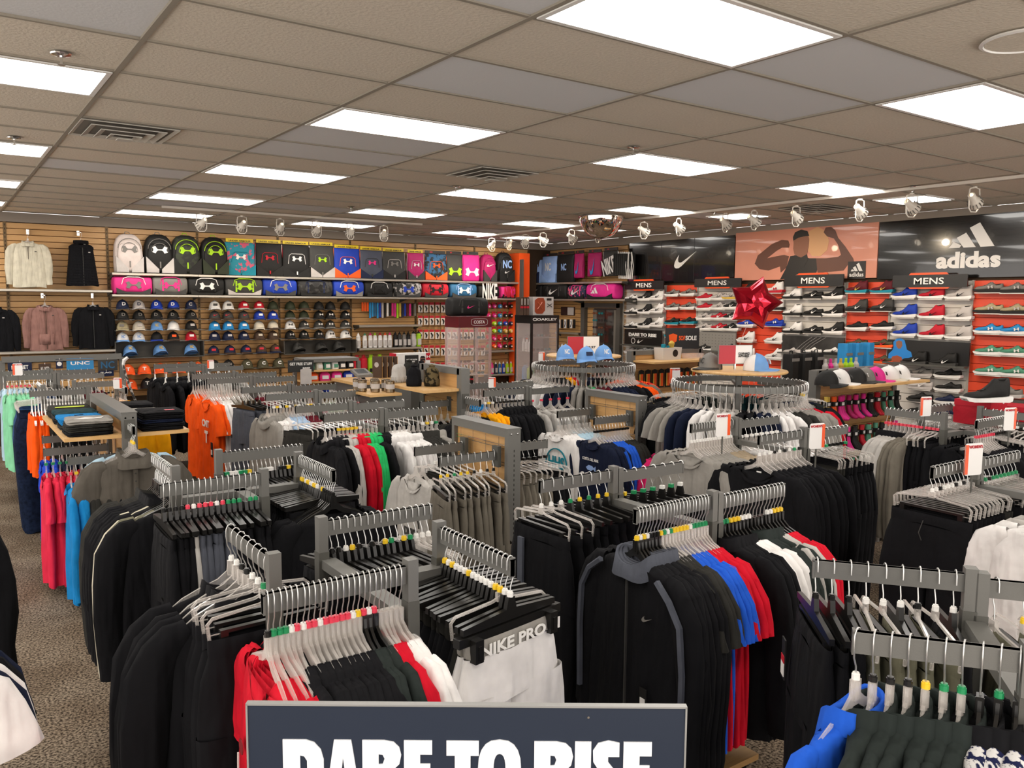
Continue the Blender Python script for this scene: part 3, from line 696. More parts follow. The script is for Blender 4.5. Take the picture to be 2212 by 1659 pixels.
def hrack(label, cx, cy, sep=.28, L=.39, rot=0, z=AZ, base='metal', LW=None):
    A_ = [(-.03, -sep, PI, LW or L, 0), (.03, -sep, 0, L, -.01), (-.03, sep, PI, L, 0), (.03, sep, 0, L, -.01)]
    t = rack(label, cx, cy, A_, [((0, -sep), (0, sep))], rot=rot, z=z, base=base)
    R = Matrix.Rotation(rot, 3, 'Z'); out = {}
    for n, a in zip(('SW', 'SE', 'NW', 'NE'), A_):
        L = a[3]
        d = R @ Vector((cos(a[2]), sin(a[2]), 0)); p = R @ Vector((a[0], a[1], 0))
        out[n] = (Vector((cx+p.x, cy+p.y, z+a[4]))+d*L, d, L)
    return out
def F_(r, n, items, where, **k): fill(r[n][0], r[n][1], r[n][2], items, where, **k)
yw = 'yw-kg--'; rd = 'r'
# --- nearest pinwheel rack
P1 = pinwheel('nearest grey four-way clothes rack with the red shirts and white shorts', .235, -.43)
F_(P1, 'S', [('tee', 'red', 5, {'mk': 'wkg', 'trim': 'red', 's': 1.08}), ('tee', 'black', 12, {'mk': 'rrrywk'}), ('tee', 'dark green', 3, {'h': 'topb', 'mk': 'rw'}), ('tee', 'red', 3, {}), ('tee', 'white', 2, {})], 'front bar of the nearest rack', key='red', hfront=True)
F_(P1, 'W', [('jacket', 'black', 4, {'mk': 'kw', 'trim': 'black', 's': 1.12}), ('pants', 'black', 4, {'mk': 'ggw', 'trim': 'black', 's': 1.1})], 'left bar of the nearest rack', key='p1w', hfront=True)
F_(P1, 'N', [('pants', 'khaki', 3, {'h': 'clip', 'mk': 'w'}), ('pants', 'black', 13, {'h': 'clipb', 'mk': 'gwy-k'})], 'back bar of the nearest rack', skew=.25)
F_(P1, 'E', [('shorts', 'white', 2, {'h': 'clipb', 'mk': 'w', 'trim': 'grey', 's': 1.08}), ('pants', 'charcoal', 1, {'mk': 'gy'}), ('pants', 'black', 13, {'h': 'clipb', 'mk': 'wwy', 'trim': 'charcoal'})], 'right bar of the nearest rack', skew=.12, key='shorts')
# --- second pinwheel
P2 = pinwheel('grey four-way clothes rack behind the nearest one, full of black pants', .30, 1.0)
F_(P2, 'S', [('pants', 'black', 4, {'h': 'clipb', 'mk': 'k'}), ('pants', 'light grey', 1, {'h': 'clipb', 'mk': 'r'}), ('pants', 'slate', 6, {'h': 'clipb', 'mk': 'rrw'}), ('pants', 'black', 6, {'h': 'clipb', 'mk': 'g-'})], 'front bar of the second four-way rack', hfront=True)
F_(P2, 'W', [('jacket', 'charcoal', 4, {'h': 'topb'}), ('jacket', 'black', 8, {'h': 'topb'}), ('long', 'cream', 1, {'h': 'topb'}), ('long', 'black', 2, {'h': 'topb'}), ('long', 'cream', 1, {'h': 'topb', 's': 1.03}), ('long', 'khaki', 1, {'h': 'topb'}), ('long', 'black', 2, {'h': 'topb', 's': 1.03})], 'left bar of the second four-way rack')
F_(P2, 'N', [('pants', 'black', 18, {'h': 'clipb', 'mk': 'ywg-k'})], 'back bar of the second four-way rack', skew=.2, far=True)
F_(P2, 'E', [('long', 'black', 6, {'h': 'topb', 'mk': 'k', 's': 1.05}), ('pants', 'black', 14, {'h': 'clipb', 'mk': 'yw-', 'trim': 'black'})], 'right bar of the second four-way rack', skew=.1, key='pro')
# --- H rack right of centre
H1 = hrack('grey clothes rack in the centre right with black jackets and red shirts', 1.62, -.33, base='wood')
F_(H1, 'SW', [('jacket', 'black', 7, {'h': 'topb', 'mk': 'wwyb'.replace('b', 'k'), 'trim': 'slate'}), ('tee', 'charcoal', 5, {'mk': 'ywg'}), ('tee', 'blue', 5, {'mk': 'yw-'}), ('tee', 'red', 5, {'mk': 'g'})], 'front left bar of the centre right rack', key='jacket', hfront=True)
F_(H1, 'SE', [('long', 'red', 3, {'h': 'topb', 'mk': 'yg'}), ('long', 'light grey', 2, {'h': 'topb', 'mk': 'w'}), ('jacket', 'dark green', 4, {'h': 'topb', 'trim': 'dark green'}), ('long', 'white', 3, {'h': 'topb', 'mk': 'w'}), ('jacket', 'black', 5, {'h': 'topb', 'mk': 'yg-'})], 'front right bar of the centre right rack', hfront=True)
F_(H1, 'NW', [('pants', 'black', 3, {'mk': 'w', 's': 1.08}), ('pants', 'black', 5, {'h': 'clipb', 'mk': 'gy'})], 'back left bar of the centre right rack', skew=.1, key='stripe')
F_(H1, 'NE', [('pants', 'black', 7, {'h': 'clipb', 'mk': 'gwy'})], 'back right bar of the centre right rack', skew=.35, far=True)
# --- H racks in the column to the back
H2 = hrack('grey clothes rack with the red, green and white sweatshirts', 1.64, 2.52, sep=.25)
F_(H2, 'SW', [('hoodie', 'black', 3, {}), ('hoodie', 'light grey', 2, {'mk': 'y-w'}), ('hoodie', 'red', 3, {'mk': 'y-w'}), ('hoodie', 'green', 3, {'mk': 'y-w'}), ('hoodie', 'black', 2, {})], 'front left bar of the red and green hoodie rack', far=True)
F_(H2, 'SE', [('jacket', 'grey', 1, {'mk': 'g'}), ('jacket', 'charcoal', 4, {'mk': 'y-w'}), ('hoodie', 'white', 6, {})], 'front right bar of the red and green hoodie rack', far=True)
F_(H2, 'NW', [('pants', 'charcoal', 4, {}), ('pants', 'black', 6, {})], 'back left bar of the red and green hoodie rack', skew=.3, far=True)
F_(H2, 'NE', [('pants', 'black', 6, {'mk': 'k'})], 'back right bar of the red and green hoodie rack', skew=.3, far=True)
H3 = hrack('grey clothes rack with a light grey hooded sweatshirt at its tip', 1.70, 3.87, sep=.30)
F_(H3, 'SW', [('hoodie', 'grey', 2, {'s': 1.05}), ('long', 'white', 4, {'mk': 'y-w'}), ('long', 'pale blue', 5, {'mk': 'yw-'}), ('long', 'maroon', 4, {'mk': 'y-w'})], 'front left bar of the grey hoodie rack', far=True, key='greyhood')
F_(H3, 'SE', [('tee', 'maroon', 5, {'mk': 'r'}), ('tee', 'black', 5, {'mk': 'k'}), ('tee', 'charcoal', 4, {'mk': 'k'})], 'front right bar of the grey hoodie rack', far=True)
F_(H3, 'NW', [('pants', 'slate', 4, {'h': 'clipb'}), ('pants', 'black', 5, {})], 'back left bar of the grey hoodie rack', far=True, skew=.3)
F_(H3, 'NE', [('tee', 'green', 4, {}), ('tee', 'hot pink', 3, {}), ('tee', 'red', 3, {})], 'back right bar of the grey hoodie rack', far=True)
H4 = hrack('grey clothes rack with the row of orange shirts', 1.66, 5.35, sep=.27)
F_(H4, 'SW', [('tee', 'orange', 3, {'s': 1.12}), ('tee', 'white', 5, {'s': 1.1}), ('tee', 'brown grey', 8, {'s': 1.1})], 'front left bar of the orange shirt rack', far=True, key='orange')
F_(H4, 'SE', [('tee', 'charcoal', 8, {'mk': 'kwy'}), ('tee', 'maroon', 4, {'mk': 'k'})], 'front right bar of the orange shirt rack', far=True)
F_(H4, 'NW', [('tee', 'orange', 6, {'s': 1.12}), ('tee', 'white', 4, {'s': 1.1}), ('tee', 'grey', 6, {})], 'back left bar of the orange shirt rack', far=True)
F_(H4, 'NE', [('tee', 'grey', 6, {'mk': 'k'}), ('tee', 'black', 5, {})], 'back right bar of the orange shirt rack', far=True)
H5 = hrack('grey clothes rack with black hooded jackets in front of the orange caps', 1.62, 6.85, sep=.25)
F_(H5, 'SW', [('hoodie', 'black', 4, {'h': 'topw'})], 'front left bar of the black hoodie rack', far=True)
F_(H5, 'NW', [('hoodie', 'black', 4, {'h': 'topw'})], 'back left bar of the black hoodie rack', far=True)
F_(H5, 'SE', [('tee', 'grey', 5, {'mk': 'k'})], 'front right bar of the black hoodie rack', far=True)
F_(H5, 'NE', [('tee', 'black', 4, {'mk': 'y-w'})], 'back right bar of the black hoodie rack', far=True)
# --- women's racks
H6 = hrack("grey women's clothes rack with grey and black wide neck sweatshirts", 3.33, .45, sep=.25)
F_(H6, 'SW', [('wide', 'black', 9, {'mk': 'wwkg'})], "front left bar of the women's sweatshirt rack", key='blackwide')
F_(H6, 'NW', [('wide', 'grey', 10, {'mk': 'w'}), ('wide', 'tan', 6, {'mk': 'w'})], "back left bar of the women's sweatshirt rack", key='greywide')
F_(H6, 'SE', [('pants', 'black', 7, {'mk': 'kg', 's': 1.1}), ('pants', 'charcoal', 3, {'s': 1.1})], "front right bar of the women's sweatshirt rack", skew=.1, far=True)
F_(H6, 'NE', [('wide', 'white', 8, {'mk': 'w'})], "back right bar of the women's sweatshirt rack", far=True)
H8 = hrack("grey women's clothes rack with a thick row of black pants", 3.27, -1.06, sep=.26)
F_(H8, 'NW', [('pants', 'black', 9, {'mk': 'kw', 's': 1.15, 'trim': 'black'}), ('pants', 'charcoal', 2, {'s': 1.15})], "front left bar of the black pants rack", skew=.05, key='wpants')
F_(H8, 'NE', [('pants', 'charcoal', 3, {'mk': 'g', 's': 1.1}), ('pants', 'black', 7, {'mk': 'gk', 's': 1.1})], "front right bar of the black pants rack", skew=.25)
F_(H8, 'SW', [('wide', 'white', 2, {'h': 'topw'}), ('wide', 'light grey', 3, {})], "near left bar of the black pants rack", key='whitewide')
P3 = pinwheel("grey women's four-way clothes rack with grey sleeved jackets and black yokes", 4.98, .11)
F_(P3, 'W', [('jacket', 'light grey', 5, {'mk': 'r', 'trim': 'black'}), ('long', 'brown grey', 4, {'mk': 'r'}), ('pants', 'black', 5, {'mk': 'r'})], "left bar of the grey jacket rack", key='greyjack', far=True)
F_(P3, 'S', [('wide', 'black', 8, {'mk': 'r'}), ('pants', 'black', 5, {'mk': 'k'})], "front bar of the grey jacket rack", far=True)
F_(P3, 'N', [('pants', 'black', 9, {'mk': 'w'})], "back bar of the grey jacket rack", far=True)
F_(P3, 'E', [('pants', 'black', 8, {'mk': 'w'})], "right bar of the grey jacket rack", far=True)
H7 = hrack('grey clothes rack with yellow shirts at its tip', 3.32, 3.19, sep=.27, L=.42)
F_(H7, 'SW', [('long', 'yellow', 3, {'mk': 'y-w'}), ('hoodie', 'black', 8, {'mk': 'k'})], 'front left bar of the yellow shirt rack', far=True, key='yellow')
F_(H7, 'SE', [('long', 'light grey', 5, {'mk': 'r'})], 'front right bar of the yellow shirt rack', far=True)
F_(H7, 'NW', [('tee', 'black', 3, {}), ('tee', 'teal', 5, {}), ('tee', 'black', 3, {})], 'back left bar of the yellow shirt rack', far=True)
F_(H7, 'NE', [('tee', 'white', 3, {}), ('tee', 'navy', 5, {})], 'back right bar of the yellow shirt rack', far=True)
# --- rotated rack at the lower right
ROT = math.radians(-52)
H9 = hrack('grey clothes rack at the lower right with the blue pullover', 1.285, -1.80, sep=.26, L=.39, rot=ROT, LW=.335)
H9L = {}
F_(H9, 'SW', [('jacket', 'blue', 1, {'mk': 'w', 'trim': 'blue', 's': 1.05, 'r': -.55}), ('jacket', 'dark green', 3, {'r': -.3, 'mk': 'k', 'trim': 'dark green'}), ('jacket', 'dark green', 3, {'r': -.3, 'mk': 'gy', 'trim': 'dark green'}), ('jacket', 'patterned', 3, {'r': -.3, 'h': 'topb', 'mk': '-g', 'trim': 'black'})], 'front bar of the lower right rack', jit=.05, key='blue', s1=0, hfront=True)
F_(H9, 'NW', [('pants', 'black', 3, {'h': 'clipb', 'mk': 'k', 's': 1.05}), ('pants', 'khaki', 2, {'mk': 'w'}), ('pants', 'khaki', 1, {'h': 'clipb', 'mk': 'w'}), ('pants', 'khaki', 2, {'mk': 'kw'}), ('pants', 'black', 1, {'h': 'clipb', 'mk': 'w'})], 'back bar of the lower right rack', skew=.12, key='bpants')
F_(H9, 'NE', [('pants', 'khaki', 6, {'mk': 'y-w'})], 'the far right bar of the lower right rack', skew=.2)
# --- left group
H10 = hrack('grey clothes rack with mint green shirts by the left aisle', .16, 6.62, sep=.27)
F_(H10, 'SW', [('tee', 'mint', 6, {'mk': 'r'}), ('pants', 'denim', 5, {})], 'front left bar of the mint shirt rack', far=True)
F_(H10, 'NW', [('tee', 'light blue', 5, {}), ('pants', 'denim', 4, {})], 'back left bar of the mint shirt rack', far=True)
F_(H10, 'SE', [('tee', 'maroon', 4, {'mk': 'k'}), ('tee', 'grey', 4, {})], 'front right bar of the mint shirt rack', far=True)
F_(H10, 'NE', [('tee', 'charcoal', 7, {'mk': 'w'})], 'back right bar of the mint shirt rack', far=True)
P4 = pinwheel('grey four-way clothes rack with white hangers and orange shorts', .20, 5.05)
F_(P4, 'S', [('shorts', 'orange', 5, {'h': 'topw'}), ('shorts', 'charcoal', 6, {'h': 'topw'}), ('tee', 'black', 7, {'h': 'topw'})], 'front bar of the white hanger rack', far=True)
F_(P4, 'N', [('tee', 'white', 6, {'mk': 'k'}), ('tee', 'navy', 6, {})], 'back bar of the white hanger rack', far=True)
F_(P4, 'E', [('hoodie', 'yellow', 8, {})], 'right bar of the white hanger rack', far=True)
F_(P4, 'W', [('pants', 'denim', 5, {'s': 1.05}), ('pants', 'plaid navy', 5, {'s': 1.1})], 'left bar of the white hanger rack', far=True)
# edge of the rack at the far left bottom of the photograph
t = thing('clothes_rack', 'clothes rack cut off by the lower left corner, with white and dark shirts', 'rack', (-.98, -.55, 0))
part('hanging_bar', [box(-.008, .008, -.6, .6, AZ-RH, AZ)], STEEL, t); part('post', [box(-.02, .02, -.02, .02, .03, AZ)], STEEL, t); part('base', box(-.25, .25, -.25, .25, 0, .03), STEEL2, t)
# --- round racks
def ring_rack(label, cx, cy, D, z, where, items, board_lab, a0=0):
    t = thing('round_rack', label, 'rack', (cx, cy, 0))
    n = 56; R = D/2
    rg = [[(q*cos(2*PI*k/n), q*sin(2*PI*k/n), zz) for k in range(n)] for q, zz in ((R-.008, z-.045), (R+.008, z-.045), (R+.008, z), (R-.008, z), (R-.008, z-.045))]
    part('ring', loft(rg), STEEL, t)
    for k in range(4): part('spoke', box(.02, R, -.01, .01, z-.05, z-.03), STEEL2, t, xf(0, 0, 0, PI/4+k*PI/2))
    part('column', cyl(.025, .03, z+.065, 12), STEEL, t)
    for k in range(4): part('foot', box(.02, R*.8, -.02, .02, 0, .03), STEEL2, t, xf(0, 0, 0, k*PI/2))
    part('tray', lathe([(.36, z+.07), (.365, z+.075), (.365, z+.085), (.36, z+.09)], 40), MAPLE_TOP, t)
    seq = []
    for it in items: seq += [(it[0], it[1], it[3] if len(it) > 3 else {})]*it[2]
    N_ = len(seq)
    for i, (kind, c, o) in enumerate(seq):
        a = a0+2*PI*i/N_ + rnd.uniform(-.01, .01)
        loc = (cx+R*cos(a), cy+R*sin(a), z); rz = a+rnd.uniform(-.12, .12)
        mk = o.get('mk'); mk = rnd.choice(mk) if mk else None
        hanger(hkind(kind, o.get('h')), loc, rz, where, None if mk == '-' else mk, True)
        garment(kind, c, loc, rz, where, trim=o.get('trim'), sc_=o.get('s', .95), idx=i)
    return t
ring_rack('round grey clothes rack with blue caps on its wooden tray', 4.38, 3.45, .98, 1.35, 'blue cap round rack',
    [('tee', 'black', 3), ('tee', 'grey', 3), ('tee', 'camouflage', 3), ('tee', 'navy', 4), ('tee', 'white', 5), ('tee', 'navy', 4), ('tee', 'grey', 3), ('tee', 'green', 1), ('tee', 'maroon', 3), ('tee', 'navy', 4), ('tee', 'black', 3),
     ('tee', 'orange', 2), ('tee', 'brown grey', 3), ('tee', 'orange', 1), ('tee', 'red', 2), ('tee', 'orange', 5), ('tee', 'camouflage', 3), ('tee', 'black', 4), ('tee', 'navy', 2), ('tee', 'grey', 3), ('tee', 'red', 1), ('tee', 'yellow', 2), ('tee', 'charcoal', 3), ('tee', 'black', 4)], '', a0=PI*.62)
ring_rack('round grey clothes rack under the red clearance sign', 4.30, 1.49, 1.0, 1.35, 'clearance round rack',
    [('tee', 'black', 5), ('tee', 'grey', 3), ('long', 'navy', 2), ('long', 'white', 2), ('long', 'light grey', 3), ('long', 'black', 2), ('long', 'navy', 2), ('long', 'white', 3), ('long', 'charcoal', 2), ('long', 'grey', 3), ('long', 'red', 1), ('long', 'black', 4), ('pants', 'dark green', 2, {'mk': 'y-w'}),
     ('pants', 'navy', 3), ('pants', 'light grey', 4), ('pants', 'dark teal', 5), ('pants', 'light grey', 5), ('pants', 'dark green', 3), ('pants', 'black', 8)], '', a0=PI*.75)
# --- gondola with folded shirts and face-out bars at the left aisle
GX, GY0, GY1 = .20, 2.98, 4.25
t = thing('display_gondola', 'grey double-sided gondola with folded shirts on wooden shelves by the left aisle', 'display stand', (GX, (GY0+GY1)/2, 0))
hl = (GY1-GY0)/2
part('top_beam', [box(-.045, .045, -hl, hl, 1.17, 1.225), box(-.05, .05, -hl-.003, hl+.003, 1.222, 1.228)], STEEL, t)
for s in (-1, 1):
    u = part('upright', [box(-.045, .045, s*hl-.03*(s > 0), s*hl+.03*(s < 0), .05, 1.17)], STEEL, t)
    for x in (-.022, .022): part('bolt', [lathe([(.006, 0), (.006, .003), (.002, .005)], 8)], CHROME, u, xf(x, s*hl+s*.0, 1.19, 0, PI/2*s*-1*-1))
part('back_panel', box(-.008, .008, -hl+.03, hl-.03, .1, 1.17), MAPLE, t)
part('base', box(-.30, .30, -hl, hl, 0, .12), STEEL2, t)
for s, lab in ((-1, 'left'), (1, 'right')):
    part('shelf', [box(min(s*.045, s*.37), max(s*.045, s*.37), -hl+.02, hl-.02, 1.062, 1.085)], MAPLE_TOP, t)
    part('lower_shelf', [box(min(s*.045, s*.34), max(s*.045, s*.34), -hl+.02, hl-.02, .45, .47)], MAPLE_TOP, t)
def wallbar(name, p, d, L, lab, post=None):
    a = math.atan2(d[1], d[0])
    t = thing('face_out_bar', lab, 'hanging bar', p, a)
    part('bar', bar(0, L), STEEL, t); part('bracket', box(-.012, .012, -.03, .03, -.09, .03), STEEL2, t)
    return (Vector(p)+Vector(d)*L, Vector(d), L)
def WB_(p, d, L, lab, items, where, **k):
    q = wallbar('b', p, Vector(d), L, lab); fill(q[0], q[1], q[2], items, where, **k)
gx = GX-.045
WB_((gx-.0, 3.95, .97), (-1, 0, 0), .36, 'furthest of three bars under the left shelf of the folded shirt gondola', [('tee', 'royal blue', 2, {'mk': 'y-w'}), ('tee', 'navy', 5, {'mk': 'yw-'})], 'the furthest bar under the left folded shirt shelf', jit=.1, far=True)
WB_((gx-.0, 3.46, .96), (-1, 0, 0), .40, 'middle of three bars under the left shelf of the folded shirt gondola', [('tee', 'pink red', 6, {'mk': 'g'}), ('tee', 'navy', 4, {})], 'the middle bar under the left folded shirt shelf', jit=.1, far=True)
WB_((gx-.0, 3.10, .95), (-1, 0, 0), .30, 'nearest of three bars under the left shelf of the folded shirt gondola', [('long', 'teal', 3, {'mk': 'ry'}), ('long', 'charcoal', 3, {}), ('long', 'black', 3, {})], 'the nearest bar under the left folded shirt shelf', jit=.1, far=True)
WB_((GX, GY0, 1.15), (0, -1, 0), .13, 'short bar on the near end of the folded shirt gondola', [('polo', 'polo grey', 3, {'mk': 'y', 'h': 'top', 's': 1.08}), ('tee', 'light blue', 1, {})], 'end bar of the folded shirt gondola', key='polo', s1=.01)
# folded stacks
def folded(x, y, z, rz, cols, lab, w=.27, l=.30):
    for i, c in enumerate(cols):
        b = MB(); r = random.Random(int(x*100+y*37+i)); zz = 0
        for ly in range(2):
            rings = []
            for s in (0, .25, .5, .75, 1):
                q = []
                for k in range(20):
                    a = 2*PI*k/20; ww = (w/2)*(1-.03*abs(s-.5)); ll = l/2
                    q.append((ww*sgp(cos(a), .35)*(1-.04*(s in (0, 1)))+r.uniform(-.003, .003), ll*sgp(sin(a), .35)*(1-.03*(s in (0, 1)))+r.uniform(-.003, .003), zz+.011*s+.003*sin(3*a+ly)))
                rings.append(q)
            b.add(loft(rings, caps=True), cloth(c)); zz += .011
        o = thing('folded_shirt', '%s folded shirt, %s, %s' % (c, ['bottom of its stack', 'second in its stack', 'third in its stack', 'fourth in its stack', 'fifth in its stack'][i] if i < len(cols)-1 else 'topmost of its stack', lab), 'folded shirt', (x+r.uniform(-.006, .006), y+r.uniform(-.006, .006), z+i*.0245), rz+r.uniform(-.06, .06), None, b.mesh('folded_shirt', True))
    return o
zs = 1.086
o = folded(GX-.21, 3.17, zs, 0, ['black', 'charcoal', 'charcoal', 'grey'], 'nearest on the left wooden shelf'); part('print', prism([(-.09, -.03), (-.02, .03), (.03, -.01), (.09, .03), (.07, -.04), (-.05, -.05)], 0, .001), WHT, o, xf(0, 0, .026, 0, -PI/2))
o = folded(GX-.21, 3.50, zs, 0, ['charcoal', 'teal', 'teal'], 'second on the left wooden shelf'); logo('nike', BK, o, 0, 0, 0, .03, T=xf(0, .03, .026, 0, -PI/2))
o = folded(GX-.21, 3.80, zs, 0, ['black', 'charcoal', 'dark teal'], 'third on the left wooden shelf')
o = folded(GX-.21, 4.08, zs, 0, ['charcoal', 'charcoal', 'charcoal'], 'fourth on the left wooden shelf'); part('print', prism([(-.10, -.03), (.09, -.03), (.10, .03), (-.09, .03)], 0, .001), mat('neon_print', 'b8cc28', .5), o, xf(0, -.05, .028, 0, -PI/2))
o = folded(GX+.22, 3.17, zs, 0, ['black', 'black', 'navy', 'black', 'black'], 'nearest on the right wooden shelf'); part('print', prism([(-.03, -.02), (.03, -.02), (.03, .02), (-.03, .02)], 0, .001), MK['r'], o, xf(.05, -.05, .026, 0, -PI/2))
o = folded(GX+.22, 3.50, zs, 0, ['charcoal', 'black', 'grey'], 'second on the right wooden shelf'); o = folded(GX+.22, 3.80, zs, 0, ['black', 'light grey'], 'third on the right wooden shelf')
o = folded(GX+.22, 4.08, zs, 0, ['charcoal', 'charcoal', 'black'], 'fourth on the right wooden shelf')
# --- panel gondolas with wooden backs and wire grid
def panel_gondola(label, x, y0, y1, top=1.235):
    t = thing('display_gondola', label, 'display stand', (x, (y0+y1)/2, 0)); h = (y1-y0)/2
    part('top_beam', [box(-.045, .045, -h, h, top-.05, top), box(-.05, .05, -h-.002, h+.002, top-.004, top+.002)], STEEL, t)
    for s in (-1, 1):
        u = part('upright', [box(-.045, .045, s*h-.03*(s > 0), s*h+.03*(s < 0), .05, top-.05)], STEEL, t)
        part('bolt', [lathe([(.006, 0), (.006, .003), (.002, .005)], 8)], CHROME, u, xf(-.022, s*h+(-.003 if s < 0 else .003), top-.03, 0, PI/2)); part('bolt', [lathe([(.006, 0), (.006, .003), (.002, .005)], 8)], CHROME, u, xf(.022, s*h+(-.003 if s < 0 else .003), top-.03, 0, PI/2))
        if s < 0:
            b = MB()
            for k in range(36): b.add(box(-.002, .002, -h-.0012, -h+.001, .12+k*.028, .134+k*.028), DK)
            ob('slot_row', b.mesh('slot_row'), u)
    part('back_panel', box(-.02, .02, -h+.03, h-.03, .1, top-.05), MAPLE, t)
    b = MB()
    for k in range(11): 
        for q in (0, .018): b.add(tube([(-.035, -h+.03, top-.10-k*.1-q), (-.035, h-.03, top-.10-k*.1-q)], .0022, 4), CHROME)
    for k in range(4): yy = -h+.03+(2*h-.06)*(k+.5)/4; b.add(tube([(-.038, yy, .1), (-.038, yy, top-.055)], .002, 4), CHROME)
    ob('wire_grid', b.mesh('wire_grid'), t)
    part('base', box(-.28, .28, -h, h, 0, .12), STEEL2, t)
    return t
panel_gondola('nearer grey framed gondola with wooden back and wire grid', 1.86, 1.06, 1.67)
panel_gondola('further grey framed gondola with wooden back, by the navy sweatshirts', 3.62, 1.84, 2.46)
WB_((1.80, 1.50, 1.10), (-1, 0, 0), .34, 'back face-out bar on the nearer panel gondola', [('tee', 'light grey', 2, {}), ('pants', 'charcoal', 6, {'mk': 'y-w'})], 'back bar of the nearer panel gondola', key='duke', far=True)
WB_((1.80, 1.15, 1.10), (-1, 0, 0), .38, 'front face-out bar on the nearer panel gondola', [('pants', 'brown grey', 9, {'mk': 'kgwy', 's': 1.1})], 'front bar of the nearer panel gondola', skew=-.25)
WB_((1.92, 1.30, 1.10), (1, 0, 0), .36, 'face-out bar on the far side of the nearer panel gondola', [('pants', 'black', 3, {'mk': 'k'}), ('pants', 'brown grey', 6, {'mk': 'k'})], 'bar behind the nearer panel gondola', skew=.3, far=True)
WB_((3.56, 2.36, 1.09), (-1, 0, 0), .36, 'back face-out bar on the further panel gondola', [('long', 'white', 4, {}), ('long', 'light blue', 6, {})], 'the bar with white and light blue sweatshirts', key='white', far=True)
WB_((3.56, 1.92, 1.09), (-1, 0, 0), .36, 'front face-out bar on the further panel gondola', [('long', 'navy', 4, {'mk': 'k'}), ('long', 'blue', 4, {'mk': 'k'}), ('long', 'charcoal', 4, {'mk': 'k'})], 'the bar with navy and blue sweatshirts', key='navy', far=True)
WB_((3.68, 1.7, 1.0), (0, -1, 0), .25, 'low face-out bar with pink tops at the end of the further panel gondola', [('tee', 'hot pink', 9, {'mk': 'r'})], 'the low bar with hot pink tops', far=True)

WB_((2.655, 3.10, 1.14), (-1, 0, 0), .28, 'short bar under the shelf with knitted hats', [('tee', 'black', 5, {'mk': 'w-'})], 'the bar below the knitted hats', far=True)
WB_((2.68, 2.90, 1.18), (0, -1, 0), .22, 'short bar on the near end of the knitted hat gondola', [('hoodie', 'black', 5, {}), ('hoodie', 'charcoal', 2, {})], 'the near end bar of the knitted hat gondola', far=True)
# ================================================================ BAGS, CAPS, SHOES AND OTHER WALL GOODS
def se_ring(w, d, z, n=20, p=.45, cx=0, cy=0): return [(cx+w*sgp(cos(2*PI*k/n), p), cy+d*sgp(sin(2*PI*k/n), p), z) for k in range(n)]
C = {'ltgrey': 'b5aeaa', 'pinkgrey': 'c9bcb6', 'black': '191817', 'dkgrey': '3a3937', 'midgrey': '75716c', 'lime': '9cc820', 'camo': '2a3020', 'teal': '157f92', 'royal': '1c3aa0', 'orange': 'e85a20', 'navy': '18213e', 'slate': '474b59',
     'magenta': 'a81f5e', 'blueprint': '2b5f86', 'hotpink': 'd52a86', 'lblue': '8fabd8', 'white': 'dedbd8', 'pink': 'd4307c', 'red': 'b3182a', 'gold': 'c9a84a', 'cream': 'c8bfae', 'tan': 'a49878', 'brown': '4a382c', 'skyblue': '2a86c0', 'carolina': '6c9ad2', 'green': '4f8a70', 'olive': '4a4632', 'maroon': '5a1420'}
def bag_m(c, pattern=None):
    if pattern == 'camo': return mat('bag_camo_'+c, C[c], .7, col2=C['black'], vscale=14, ramp=(.46, .54))
    if pattern == 'splash': return mat('bag_splash_'+c, C[c], .7, col2='c2506a', vscale=16, ramp=(.42, .46))
    return mat('bag_'+c, C.get(c, c), .65, bump=.2, bscale=30, var=.12, vscale=8, spec=.3)
def wp(wall, px0, px1, py, dep):        # place on a wall at a photo position: location, rotation, half width
    if wall == 'L':
        a = aty(px0, py, YL-dep); b_ = aty(px1, py, YL-dep); return Vector(((a.x+b_.x)/2, YL-dep, (a.z+b_.z)/2)), 0, (b_.x-a.x)/2
    a = atx(px0, py, XR-dep); b_ = atx(px1, py, XR-dep); return Vector((XR-dep, (a.y+b_.y)/2, (a.z+b_.z)/2)), -PI/2, (a.y-b_.y)/2
